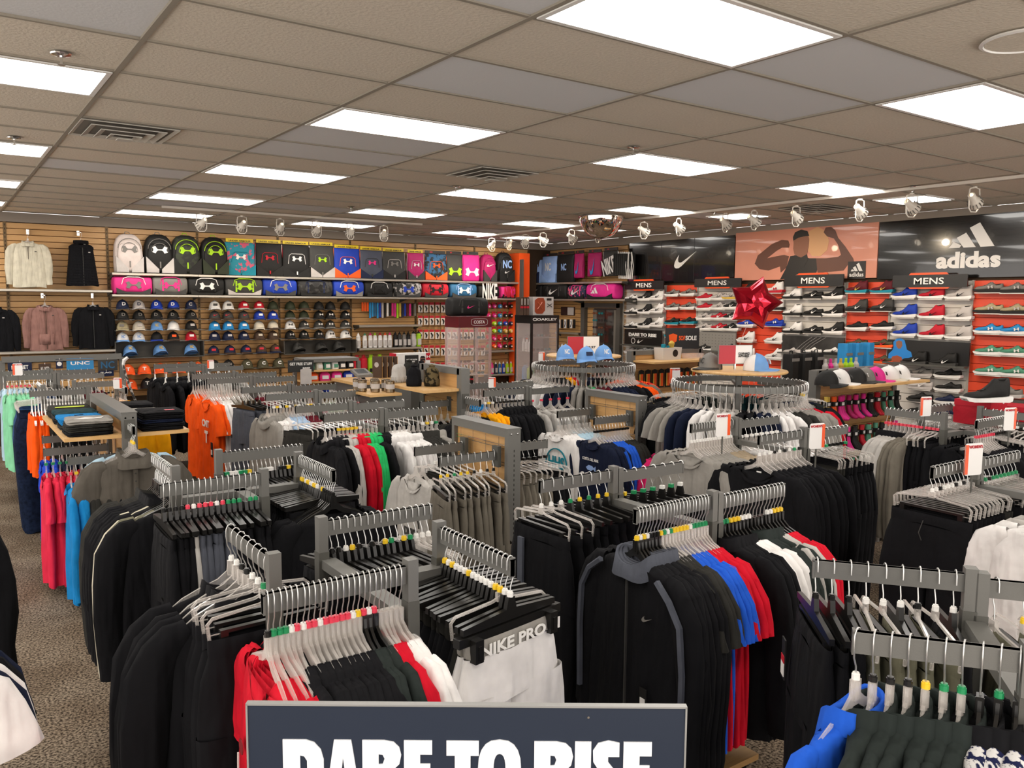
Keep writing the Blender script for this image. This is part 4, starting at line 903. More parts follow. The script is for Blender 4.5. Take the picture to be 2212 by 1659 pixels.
def backpack(wall, x0, x1, yt, zb, main, lower, zipc, lg, lgc, label, dep=.17, pat=None, logo2=None, gr='backpacks on the top shelf of the bag wall'):
    p, rz, hw = wp(wall, x0, x1, yt, dep); H_ = p.z-zb; p.z = zb+.002
    b = MB(); m = bag_m(main, pat)
    lv = [(.84, .80, 0), (.97, .98, .03), (1, 1, .2), (.98, 1, .5), (.93, .9, .72), (.80, .76, .87), (.58, .52, .96), (.30, .25, 1.0)]
    b.add(loft([se_ring(hw*a, .10*d, H_*h) for a, d, h in lv], caps=True), m)
    t = thing('backpack', label, 'backpack', p, rz, gr, b.mesh('backpack', True))
    part('front_pocket', loft([se_ring(hw*a, .035*d, H_*h, cy=-.095) for a, d, h in [(.74, .7, .04), (.82, 1, .10), (.82, 1, .5), (.72, .9, .68), (.5, .6, .76)]], caps=True), m, t, smooth=True)
    lm = bag_m(lower)
    for s in (-1, 1): part('corner_panel', prism([(s*hw*.93, .01), (s*hw*.95, H_*.42), (s*hw*.1, .06), (s*hw*.1, .01)][::s], -.138, -.10), lm, t)
    zm = bag_m(zipc)
    part('zipper', tube([(hw*.78*cos(a), -.112, H_*(.62+.26*sin(a))) for a in [PI*i/10 for i in range(11)]], .005, 5), zm, t)
    part('zipper', tube([(hw*.56*cos(a), -.125, H_*(.55+.22*sin(a))) for a in [PI*i/10 for i in range(11)]], .004, 5), zm, t)
    part('handle', tube([(-.035, .02, H_*.98), (-.025, .02, H_+.03), (.025, .02, H_+.03), (.035, .02, H_*.98)], .006, 5), zm, t)
    if lg: logo(lg, bag_m(lgc), t, 0, -.134, H_*.60, hw*.55, sz=hw*.42)
    if logo2: logo(logo2, bag_m('white'), t, 0, -.134, H_*.34, hw*.3)
    part('pull_tab', box(-.008, .008, -.142, -.136, H_*.14, H_*.30), zm, t)
    return t
O4 = ['first', 'second', 'third', 'fourth']
for x0, x1, yt, a in [(243, 306, 506, ('pinkgrey', 'ltgrey', 'midgrey', 'ua', 'midgrey', 'pale grey backpack with a dark grey emblem, first on the top shelf')), (308, 371, 507, ('black', 'ltgrey', 'midgrey', 'ua', 'white', 'black and light grey backpack with a white emblem')),
                     (367, 430, 509, ('camo', 'black', 'lime', 'ua', 'lime', 'dark camouflage backpack with lime zips and lime emblem, third on the top shelf')), (430, 489, 513, ('black', 'camo', 'lime', 'ua', 'lime', 'black camouflage backpack with lime zips, fourth on the top shelf'))]:
    t = backpack('L', x0, x1, yt, zA, *a[:5], a[5], pat='camo' if a[0] in ('camo',) else None)
def sack(wall, x0, x1, yt, zb, main, lower, trim, lg, lgc, label, dep=.2, pat=None, card='yellow', second=None, gr='drawstring sacks on the top shelf of the bag wall', ls=.36, lz=.55, la=0, lx=0):
    p, rz, hw = wp(wall, x0, x1, yt, dep); H_ = p.z-zb; p.z = zb+.002; m = bag_m(main, pat)
    b = MB(); lv = [(.96, .7, 0), (1.02, 1.1, .05), (1, 1.25, .3), (.98, 1.1, .6), (.98, .8, .85), (1.0, .4, .96), (1.02, .25, 1)]
    b.add(loft([se_ring(hw*a, .04*d, H_*h, p=.5) for a, d, h in lv], caps=True), m)
    t = thing('drawstring_sack', label, 'drawstring bag', p, rz, gr, b.mesh('drawstring_sack', True))
    if lower:
        lm = bag_m(lower)
        for s in (-1, 1): part('corner_panel', prism([(s*hw*.99, .008), (s*hw*1.0, H_*.34), (s*hw*.03, .035), (s*hw*.03, .008)][::s], -.056, -.03), lm, t)
    if trim:
        part('zipper', tube([(-hw*.62, -.052, H_*.40), (-hw*.55, -.052, H_*.66), (-hw*.40, -.05, H_*.71), (hw*.40, -.05, H_*.71), (hw*.55, -.052, H_*.66), (hw*.62, -.052, H_*.40)], .0045, 5), bag_m(trim), t)
        part('pull_tab', box(-.009, .009, -.064, -.054, H_*.07, H_*.17), bag_m(trim), t)
    for s in (-1, 1): part('cord', tube([(s*hw*1.0, -.01, H_*.98), (s*hw*1.06, -.01, H_*.5), (s*hw*1.02, -.01, .02)], .005, 5), bag_m(second or trim or main), t)
    if lg: logo(lg, bag_m(lgc), t, lx*hw, -.056, H_*lz, hw*ls, sz=hw*ls*.85, a=la)
    cm = {'yellow': mat('card_yellow', 'dcc018', .5), 'black': mat('card_black', '24211f', .5)}[card]
    c = part('header_card', box(-hw*.92, hw*.92, -.006, .006, H_+.005, H_+.055), cm, t)
    if card == 'yellow': lettering('UNDER ARMOUR', BK, c, 0, -.009, H_+.022, hw*1.5, .022, bold=.02)
    else: part('card_mark', box(-hw*.5, -hw*.25, -.008, -.005, H_+.02, H_+.04), mat('print_red', 'b02028', .5), c)
    return t
S = [(485, 549, 524, 'teal', 'teal', 'teal', 'ua', 'white', 'teal drawstring bag with pink splash pattern and white emblem', 'splash', 'yellow'),
     (551, 608, 526, 'black', 'black', 'red', 'ua', 'red', 'black drawstring bag with red zip and red emblem', None, 'yellow'),
     (608, 668, 529, 'black', 'black', 'white', 'ua', 'white', 'black drawstring bag with white zip and white emblem', None, 'yellow'),
     (666, 720, 531, 'dkgrey', 'ltgrey', 'midgrey', 'ua', 'lime', 'grey drawstring bag with lime emblem and pale corners', None, 'yellow'),
     (720, 776, 537, 'royal', 'orange', 'orange', 'ua', 'white', 'royal blue drawstring bag with orange corners', None, 'yellow'),
     (776, 825, 541, 'slate', 'navy', 'dkgrey', 'ua', 'pink', 'slate drawstring bag with a pink emblem', None, 'yellow'),
     (825, 873, 544, 'dkgrey', 'black', 'ltgrey', 'ua', 'midgrey', 'dark grey drawstring bag with a faint grey emblem', None, 'yellow'),
     (879, 914, 547, 'magenta', 'dkgrey', 'ltgrey', 'ua', 'white', 'magenta drawstring bag with a small white emblem', None, 'yellow'),
     (916, 963, 549, 'blueprint', 'orange', 'orange', 'ua', 'orange', 'blue patterned drawstring bag with orange corners', 'camo', 'black'),
     (963, 997, 550, 'dkgrey', None, None, 'ua', 'lime', 'charcoal bag with a large lime outlined emblem', None, 'black'),
     (999, 1034, 551, 'hotpink', None, None, 'ua', 'white', 'hot pink bag with a large white outlined emblem', None, 'black')]
for x0, x1, yt, mn, lo, tr, lg, lc, lab, pat, card in S:
    big = lo is None
    sack('L', x0, x1, yt, zA, mn, lo, tr, lg, lc, lab+' on the top shelf', pat=pat, card=card, ls=.85 if big else .36, lz=.35 if big else .56)
backpack('L', 1036, 1066, 550, zA, 'magenta', 'dkgrey', 'magenta', 'nike', 'white', 'magenta backpack with a small white swoosh near the end of the top shelf')
backpack('L', 1070, 1104, 546, zA, 'black', 'black', 'dkgrey', 'NC', 'lblue', 'black backpack with light blue letters at the end of the top shelf', logo2='nike')
def duffel(wall, x0, x1, yt, zb, main, lower, strap, lg, lgc, label, dep=.2, pat=None, gr='duffel bags on the second shelf of the bag wall', ls=.42, D=.13, lx=0, la=0, T=None):
    if T is None: p, rz, hw = wp(wall, x0, x1, yt, dep); H_ = p.z-zb; p.z = zb+.002
    else: p, rz, hw, H_ = T
    m = bag_m(main, pat); b = MB(); R = []
    for x, k in ((-1, .72), (-.97, .9), (-.88, 1), (-.4, 1.02), (.4, 1.02), (.88, 1), (.97, .9), (1, .72)):
        R.append([(x*hw, D*k*sgp(cos(2*PI*j/20), .6), H_/2+H_/2*k*sgp(sin(2*PI*j/20), .65)*(1 if sin(2*PI*j/20) > 0 else 1/max(k, .9)*.98)) for j in range(20)])
    b.add(loft(R, caps=True), m)
    t = thing('duffel_bag', label, 'duffel bag', p, rz, gr, b.mesh('duffel_bag', True))
    if lower: part('bottom_panel', prism([(-hw*.86, .006), (hw*.86, .006), (hw*.9, H_*.36), (hw*.45, H_*.14), (-hw*.45, H_*.14), (-hw*.9, H_*.36)], -D-.004, -D+.03), bag_m(lower), t)
    sm_ = bag_m(strap)
    part('strap', tube([(-hw*.62, -D*.98, H_*.55), (-hw*.52, -D*.96, H_*.88), (-hw*.3, -D*.9, H_*.97), (hw*.3, -D*.9, H_*.97), (hw*.52, -D*.96, H_*.88), (hw*.62, -D*.98, H_*.55)], .006, 5), sm_, t)
    for s in (-.45, .45): part('strap', box(s*hw-.012, s*hw+.012, -D*1.0-.002, -D*.9, H_*.2, H_*.84), sm_ if strap != 'white' else m, t)
    part('zipper', tube([(-hw*.85, -.01, H_*1.005), (hw*.85, -.01, H_*1.005)], .005, 5), bag_m('dkgrey'), t)
    if lg: logo(lg, bag_m(lgc), t, lx*hw, -D*1.05, H_*.52, hw*ls, sz=hw*ls*(.8 if lg == 'ua' else .9), a=la)
    return t
Dd = [(242, 325, 596, 'pink', 'dkgrey', 'white', 'ua', 'midgrey', 'pink duffel bag with a grey emblem, first on its shelf', None), (326, 401, 597, 'midgrey', 'dkgrey', 'pink', 'ua', 'pink', 'taupe grey duffel bag with a pink emblem', None),
      (402, 480, 599, 'black', 'black', 'white', 'ua', 'white', 'black duffel bag with white outlined emblem, third on its shelf', None), (482, 562, 600, 'dkgrey', 'ltgrey', 'lime', 'ua', 'lime', 'charcoal duffel bag with a lime emblem and pale base', None),
      (563, 636, 602, 'royal', 'dkgrey', 'white', 'ua', 'midgrey', 'royal blue duffel bag with a grey emblem', None), (638, 713, 604, 'dkgrey', 'black', 'navy', 'ua', 'black', 'dark duffel bag with a faint black emblem', 'camo'),
      (715, 780, 605, 'royal', 'midgrey', 'white', 'ua', 'orange', 'royal blue duffel bag with an orange emblem', None), (782, 842, 607, 'black', 'black', 'white', 'ua', 'black', 'black duffel bag with pale strap left of the grey camouflage one', None),
      (845, 904, 608, 'ltgrey', 'dkgrey', 'dkgrey', 'ua', 'royal', 'grey camouflage duffel bag with a blue emblem', 'camo'), (907, 962, 610, 'red', 'dkgrey', 'black', 'ua', 'black', 'red duffel bag with a black emblem', None),
      (966, 1023, 611, 'blueprint', 'dkgrey', 'lblue', 'ua', 'white', 'blue duffel bag with a white and orange emblem', None)]
for x0, x1, yt, mn, lo, st, lg, lc, lab, pat in Dd: duffel('L', x0, x1, yt+2, zB, mn, lo, st, lg, lc, lab, pat=pat)
duffel('L', 1027, 1071, 617, zB, 'black', None, 'black', 'NIKE', 'white', 'black duffel bag with white NIKE lettering', ls=.72)
duffel('L', 1076, 1106, 619, zB, 'pink', 'black', 'pink', 'NIKE', 'red', 'pink and black duffel bag with red NIKE lettering', ls=.7)
gr = 'bags on the short shelf right of the corner'
backpack('R', 1148, 1175, 556, zJ, 'lblue', 'navy', 'lblue', 'NC', 'white', 'light blue backpack with white letters beside the corner', gr=gr)
sack('R', 1174, 1205, 554, zJ, 'lblue', 'lblue', None, 'NC', 'white', 'light blue drawstring bag with white letters and swoosh', card='black', gr=gr, ls=.4, lz=.6)
sack('R', 1205, 1242, 550, zJ, 'black', None, None, 'NC', 'lblue', 'black drawstring bag with light blue letters', card='black', gr=gr, ls=.3)
t = sack('R', 1243, 1262, 548, zJ+.07, 'magenta', None, None, 'nike', 'skyblue', 'narrow magenta drawstring bag with a teal swoosh', card='black', gr=gr, ls=.9, la=1.0, lz=.42)
t = sack('R', 1272, 1300, 546, zJ+.09, 'magenta', None, None, 'nike', 'skyblue', 'wide magenta drawstring bag with a teal swoosh', card='black', gr=gr, ls=.85, la=1.0, lz=.42)
t = sack('R', 1305, 1336, 542, zJ+.09, 'dkgrey', None, None, 'NIKE', 'white', 'dark drawstring bag with slanted white NIKE lettering', card='black', gr=gr, ls=.9, la=.3, lz=.4, second='white')
for i in range(6):
    p, rz, hw = wp('R', 1338+i*4.2, 1339+i*4.2, 548, .2)
    ds_ = thing('drawstring_sack', '%s of the black drawstring bags with long white cords by the banner' % ORD[i], 'drawstring bag', p, rz+1.2, 'black corded drawstring bags', mkmesh('drawstring_sack', [loft([se_ring(.11, .012, z) for z in (-.36, -.1, 0)], caps=True)], bag_m('black')))
    part('cord', [tube([(s*.03, -.03, .03), (s*.05, -.06, -.2), (s*.03, -.07, -.42), (s*.01, -.06, -.42), (s*.03, -.045, -.15), (s*.02, -.03, .02)], .006, 5) for s in (-1, 1)], bag_m('white'), ds_)
gr = 'duffel bags on the shelf above the doorway'
duffel('R', 1146, 1178, 616, zK, 'black', None, 'black', 'nike', 'white', 'black duffel bag with white swoosh nearest the corner', gr=gr, ls=.6, D=.11)
duffel('R', 1180, 1233, 615, zK, 'black', None, 'dkgrey', 'nike', 'white', 'wider black duffel bag with white swoosh beside the pink patterned one', gr=gr, ls=.35, D=.12)
duffel('R', 1235, 1273, 616, zK, 'navy', 'black', 'pink', 'nike', 'white', 'navy and pink patterned duffel bag with white swoosh', gr=gr, pat='splash', ls=.5, D=.11)
duffel('R', 1276, 1337, 613, zK, 'hotpink', 'black', 'white', 'adidas', 'white', 'pink duffel bag with white three-bar logo', gr=gr, ls=.26, lx=-.35, D=.12)
# ---- caps
def cap_meshes():
    n = 20; R = []
    for i in range(8):
        a = i*PI/2/7; r_ = cos(a); z = sin(a)
        R.append([(.078*r_*cos(2*PI*k/n), .092*r_*sin(2*PI*k/n), .012+.108*z*(1+.04*(-sin(2*PI*k/n)))) for k in range(n)])
    crown = MB(); R0 = [(x, y, 0) for x, y, z in R[0]]
    f = loft([R0]+R); 
    crown.add(f, BLK); cm = crown.mesh('crown', True)
    rear = MB(); rr = [[(x*1.012, y*1.012, z*1.006) for x, y, z in q[1:10]] for q in [R0]+R[:7]]
    rear.add(loft(rr, closed=False), BLK)
    b = MB(); top = []; N = 14
    for s, zz in ((0, 0), (.5, -.004), (1, -.012)):
        row = []
        for k in range(N+1):
            a = PI+PI*k/N; x = (.078+.006*s)*cos(a); y = .088*sin(a) + s*(-.082*abs(sin(a))**.8)
            row.append((x, y, .012-.030*abs(cos(a))**2*s-.006*s*(1-abs(cos(a)))+.004))
        top.append(row)
    bot = [[(x, y, z-.005) for x, y, z in q] for q in top]
    b.add(loft(top, closed=False), BLK); b.add(loft([q[::-1] for q in bot], closed=False), BLK); b.add(loft([top[-1], bot[-1]], closed=False), BLK)
    return cm, rear.mesh('rear_panel', True), b.mesh('brim', True), mkmesh('button', [lathe([(.007, .120), (.005, .126), (.001, .128)], 8)], BLK)
CAPM = cap_meshes()
def cap(loc, rz, crown, brim, rear, mark, markc, label, gr, s=1.0, tilt=0):
    t = thing('cap', label, 'cap', loc, rz, gr, CAPM[0], bag_m(crown), scale=s)
    if tilt: t.rotation_euler = (tilt, 0, rz)
    ob('brim', CAPM[2], t, m=bag_m(brim))
    if rear != crown: ob('rear_panel', CAPM[1], t, m=bag_m(rear))
    ob('button', CAPM[3], t, m=bag_m(crown))
    T = xf(0, -.094, .065, 0, -.30)
    if mark == 'patch': part('patch', box(-.028, .028, -.003, .003, -.016, .016), bag_m(markc), t, T)
    elif mark: logo(mark, bag_m(markc), t, 0, -.001, 0, .034 if mark in ('ua', 'nike') else .022, T=T, sz=.026 if mark == 'ua' else None)
    return t
capname = {'black': 'black', 'ltgrey': 'light grey', 'royal': 'royal blue', 'navy': 'dark navy', 'tan': 'tan', 'cream': 'cream', 'carolina': 'light blue', 'white': 'white', 'red': 'red', 'camo': 'camouflage', 'dkgrey': 'charcoal', 'skyblue': 'bright blue', 'brown': 'brown', 'orange': 'orange', 'olive': 'olive green', 'midgrey': 'grey'}
mkname = {'D': 'letter D', 'NC': 'NC letters', 'T': 'letter T', 'ua': 'crossed emblem', 'nike': 'swoosh', 'patch': 'badge', None: 'plain front', 'C': 'letter C', 'N': 'letter N'}
X1 = [265, 300, 339, 375, 413]; X2 = [464, 493, 527, 560, 590]; X3 = [627, 657, 689, 714, 746]
caprows = [  # section, xs, shelf y at left and right, caps: (crown, brim, rear, mark, mark colour)
 ('left', X1, (665, 667), [('navy','navy','navy','D','white'), ('ltgrey','ltgrey','ltgrey','D','navy'), ('royal','royal','royal','D','white'), ('royal','navy','royal','D','white'), ('navy','navy','navy','C','ltgrey')], 'top'),
 ('left', X1, (688, 689), [('black','black','black','D','midgrey')]*5, 'second'),
 ('left', X1, (711, 712), [('tan','tan','tan','patch','midgrey'), ('cream','cream','cream','patch','ltgrey'), ('carolina','carolina','carolina','NC','gold'), ('white','white','white',None,'white'), ('black','black','black','patch','ltgrey')], 'third'),
 ('left', X1, (734, 736), [('white','carolina','white','NC','carolina'), ('white','carolina','white','NC','carolina'), ('black','royal','black',None,'black'), ('black','brown','tan','patch','orange'), ('red','red','red','patch','white')], 'fourth'),
 ('middle', X2, (666, 668), [('white','white','white','patch','dkgrey'), ('white','white','white','patch','dkgrey'), ('red','ltgrey','ltgrey','patch','white'), ('red','ltgrey','ltgrey','patch','white'), ('camo','camo','camo',None,'camo')], 'top'),
 ('middle', X2, (688, 689), [('dkgrey','brown','dkgrey','nike','red'), ('dkgrey','brown','dkgrey','nike','red'), ('dkgrey','brown','dkgrey','nike','red'), ('royal','royal','white','patch','white'), ('royal','royal','white','patch','white')], 'second'),
 ('middle', X2, (710, 711), [('skyblue','skyblue','white','patch','white')]*3+[('cream','cream','cream',None,'cream'), ('cream','brown','cream',None,'cream')], 'third'),
 ('middle', X2, (732, 733), [('navy','navy','white','patch','ltgrey')]*3+[('brown','brown','ltgrey','patch','cream')]*2, 'fourth'),
 ('middle', [462, 497, 532, 565, 595], (763, 762), [('navy','brown','ltgrey','patch','red')]*3+[('brown','navy','ltgrey','patch','red')]*2, 'fifth'),
 ('right', X3, (667, 668), [('camo','camo','camo',None,'camo'), ('camo','brown','camo',None,'camo'), ('black','black','black',None,'black'), ('black','black','black',None,'black'), ('black','black','black',None,'black')], 'top'),
 ('right', X3, (687, 688), [('camo','midgrey','midgrey',None,'camo'), ('camo','midgrey','midgrey',None,'camo'), ('black','black','black','ua','white'), ('black','black','black','ua','white'), ('black','black','black','ua','white')], 'second'),
 ('right', X3, (708, 709), [('white','white','white','ua','black')]+[('dkgrey','midgrey','white','ua','white')]*4, 'third'),
 ('right', X3, (729, 730), [('black','black','black','ua','ltgrey')]*3+[('white','white','white','ua','black')]*2, 'fourth')]
def cap_shelf(xa, xb, ya, yb, lab, wall='L'):
    a = aty(xa, ya, YL-.24); b_ = aty(xb, yb, YL-.24); z = (a.z+b_.z)/2-.012
    t = thing('wire_cap_shelf', lab, 'shelf', ((a.x+b_.x)/2, YL, z)); L_ = (b_.x-a.x)/2
    b = MB()
    for y in (-.25, -.17, -.09, -.01): b.add(tube([(-L_, y, 0), (L_, y, 0)], .0035, 4), STEEL)
    for k in range(9): x = -L_+2*L_*k/8; b.add(tube([(x, 0, 0), (x, -.25, 0)], .002, 4), STEEL)
    ob('wire_rack', b.mesh('wire_rack'), t)
    for k in range(5): x = -L_+2*L_*(k+.5)/5; part('front_stop', tube([(x-.05, -.25, 0), (x-.05, -.255, .025), (x+.05, -.255, .025), (x+.05, -.25, 0)], .0025, 4), CHROME, t)
    return z
for sec, xs, (ya, yb), caps_, row in caprows:
    xa, xb = {'left': (248, 440), 'middle': (444, 612), 'right': (614, 766)}[sec]
    z = cap_shelf(xa, xb, ya, yb, 'wire cap shelf, %s row of the %s cap section' % (row, sec))
    for i, (x, c) in enumerate(zip(xs, caps_)):
        a = aty(x, ya, YL-.16)
        cap((a.x, YL-.15, z+.006), rnd.uniform(-.2, .2)-.12, *c, '%s cap with %s, %s in the %s row of the %s cap section' % (capname[c[0]], mkname[c[3]] if c[3] else 'no mark', ORD[i], row, sec), 'caps on the bag wall', s=1.03)
def cap_box(x0, x1, y0, y1, lab, caps_, xs, ks):
    a = aty(x0, y0, YL-.22); b_ = aty(x1, y1, YL-.22); L_ = (b_.x-a.x)/2; H_ = a.z-b_.z
    t = thing('cap_display_box', lab, 'display box', ((a.x+b_.x)/2, YL, b_.z)); m = mat('box_grey', '45413b', .5)
    part('back', box(-L_, L_, -.02, 0, 0, H_), m, t); part('bottom', box(-L_, L_, -.24, -.02, -.01, 0), STEEL2, t); part('top', box(-L_, L_, -.10, -.02, H_-.01, H_), m, t)
    for s in (-1, 1): part('side', box(s*L_-.006, s*L_+.006, -.22, 0, 0, H_), m, t)
    for i, x in enumerate(xs):
        q = aty(x, y1, YL-.14); cap((q.x, YL-.14, b_.z+.035), rnd.uniform(-.15, .15)-.1, *caps_, ks[i], 'caps in the grey display boxes', s=1.15, tilt=-.25)
cap_box(249, 441, 740, 768, 'dark grey display box holding three light blue caps', ('carolina','carolina','ltgrey','NC','gold'), [281, 346, 413], ['light blue cap with pale NC letters, %s in the dark box' % q for q in ('left', 'middle', 'right')])
cap_box(614, 770, 737, 760, 'dark grey display box holding three charcoal caps', ('dkgrey','dkgrey','dkgrey','ua','black'), [644, 693, 731], ['charcoal cap with dark emblem, %s in the dark box' % q for q in ('left', 'middle', 'right')])
z = cap_shelf(248, 440, 805, 805, 'wire cap shelf holding the orange caps')
for i, x in enumerate([277, 312, 347, 387, 428]):
    a = aty(x, 800, YL-.16); cap((a.x, YL-.15, z+.006), -.15, 'orange', 'orange', 'cream' if i in (0, 1, 4) else 'orange', 'T', 'white', 'orange cap with white T, %s of the orange row' % ORD[i], 'orange caps', s=1.12)
z = cap_shelf(248, 440, 836, 836, 'lowest wire cap shelf below the orange caps')
for i, x in enumerate([282, 318, 352]):
    a = aty(x, 830, YL-.16); c = 'orange' if i == 0 else 'black'; cap((a.x, YL-.15, z+.006), -.15, c, c, c, 'T', 'white', '%s cap on the lowest shelf under the orange caps, %s from the left' % (c, ORD[i]), 'lowest caps', s=1.12)
z = cap_shelf(444, 612, 795, 795, 'wire cap shelf holding the olive caps')
for i, (x, c) in enumerate(zip([464, 494, 534, 568, 602, 642], ['black', 'black', 'olive', 'olive', 'olive', 'navy'])):
    a = aty(x, 795, YL-.16); cap((a.x, YL-.15, z+.006), -.15, c, c, 'tan' if c == 'olive' else c, 'C' if c == 'olive' else 'ua', 'white' if c == 'olive' else 'midgrey', '%s cap, %s in the row behind the candy stand' % (capname[c], ORD[i]), 'olive row caps', s=1.12)
# ---- shoes
def shoe_meshes(high):
    up = MB(); prof = [(-.144, .018, .012, .036), (-.134, .034, .018, .054), (-.11, .044, .02, .063), (-.07, .047, .022, .067), (-.035, .045, .024, .075), (-.01, .041, .026, .091 if not high else .098), (.018, .037, .028, .108 if not high else .125), (.034, .034, .028, .110 if not high else .148),
            (.046, .033, .028, .094 if not high else .156), (.075, .034, .028, .082 if not high else .150), (.105, .035, .026, .082 if not high else .150), (.128, .031, .024, .093 if not high else .160), (.138, .024, .024, .092 if not high else .155), (.144, .014, .028, .070 if not high else .12)]
    R = []
    for x, w_, z0, z1 in prof:
        lean = .0
        R.append([(x + (.012*(q > 0))*sin(2*PI*k/14)*0, w_*sgp(cos(2*PI*k/14), .8)*(1-.35*max(0, sin(2*PI*k/14))), (z0+z1)/2+(z1-z0)/2*q) for k in range(14) for q in (sgp(sin(2*PI*k/14), .75),)])
    up.add(loft(R, caps=True), BLK)
    so = MB(); pts = [(-.150, .034), (-.152, .024), (-.135, .006), (-.10, 0), (.13, 0), (.148, .008), (.152, .028), (.148, .040), (.09, .034), (.0, .028), (-.08, .026)]
    for sgn in (1,):
        so.add(prism(pts, -.044, .044), WHT)
    la = MB()
    for i in range(5): 
        x = -.048+i*.015; zz = (.069, .072, .080, .090, .101)[i]; la.add(box(x-.003, x+.003, -.020, .020, zz, zz+.007), WHT)
    zt = .0835 if not high else .151
    return up.mesh('shoe', True), so.mesh('sole', False), la.mesh('laces'), mkmesh('collar_opening', [loft([[(.088+.036*cos(2*PI*k/14), .021*sin(2*PI*k/14), zt+dz+.006*cos(2*PI*k/14)) for k in range(14)] for dz in (-.006, .002)], caps=True)], DK)
SHM = {False: shoe_meshes(False), True: shoe_meshes(True)}
LEDGE = mkmesh('shoe_ledge', [box(-.14, .14, -.11, 0, -.006, 0), box(-.14, .14, -.113, -.107, -.012, .0)], mat('ledge_white', 'c6c1ba', .4))
def shoe(px, py, up, sole, lc, lg, lgc, high, label, dep=.075, s=1.0, led=True, gr='shoes on the shoe wall', loc=None, rz=None):
    p = atx(px, py, XR-dep) if loc is None else Vector(loc)
    if led: ob('shoe_ledge', LEDGE, wr, (XR, p.y, p.z-.003), -PI/2)
    t = thing('shoe', label, 'shoe', p, (-PI/2+.06) if rz is None else rz, gr, SHM[high][0], bag_m(up), scale=s)
    ob('sole', SHM[high][1], t, m=bag_m(sole)); ob('laces', SHM[high][2], t, m=bag_m(lc)); ob('collar_opening', SHM[high][3], t)
    if lg: logo(lg, bag_m(lgc), t, .03, -.046 if not high else -.043, .055, .042 if lg == 'nike' else .028, a=.15, th=.004)
    return t
W_, B_, G_ = 'white', 'black', 'midgrey'
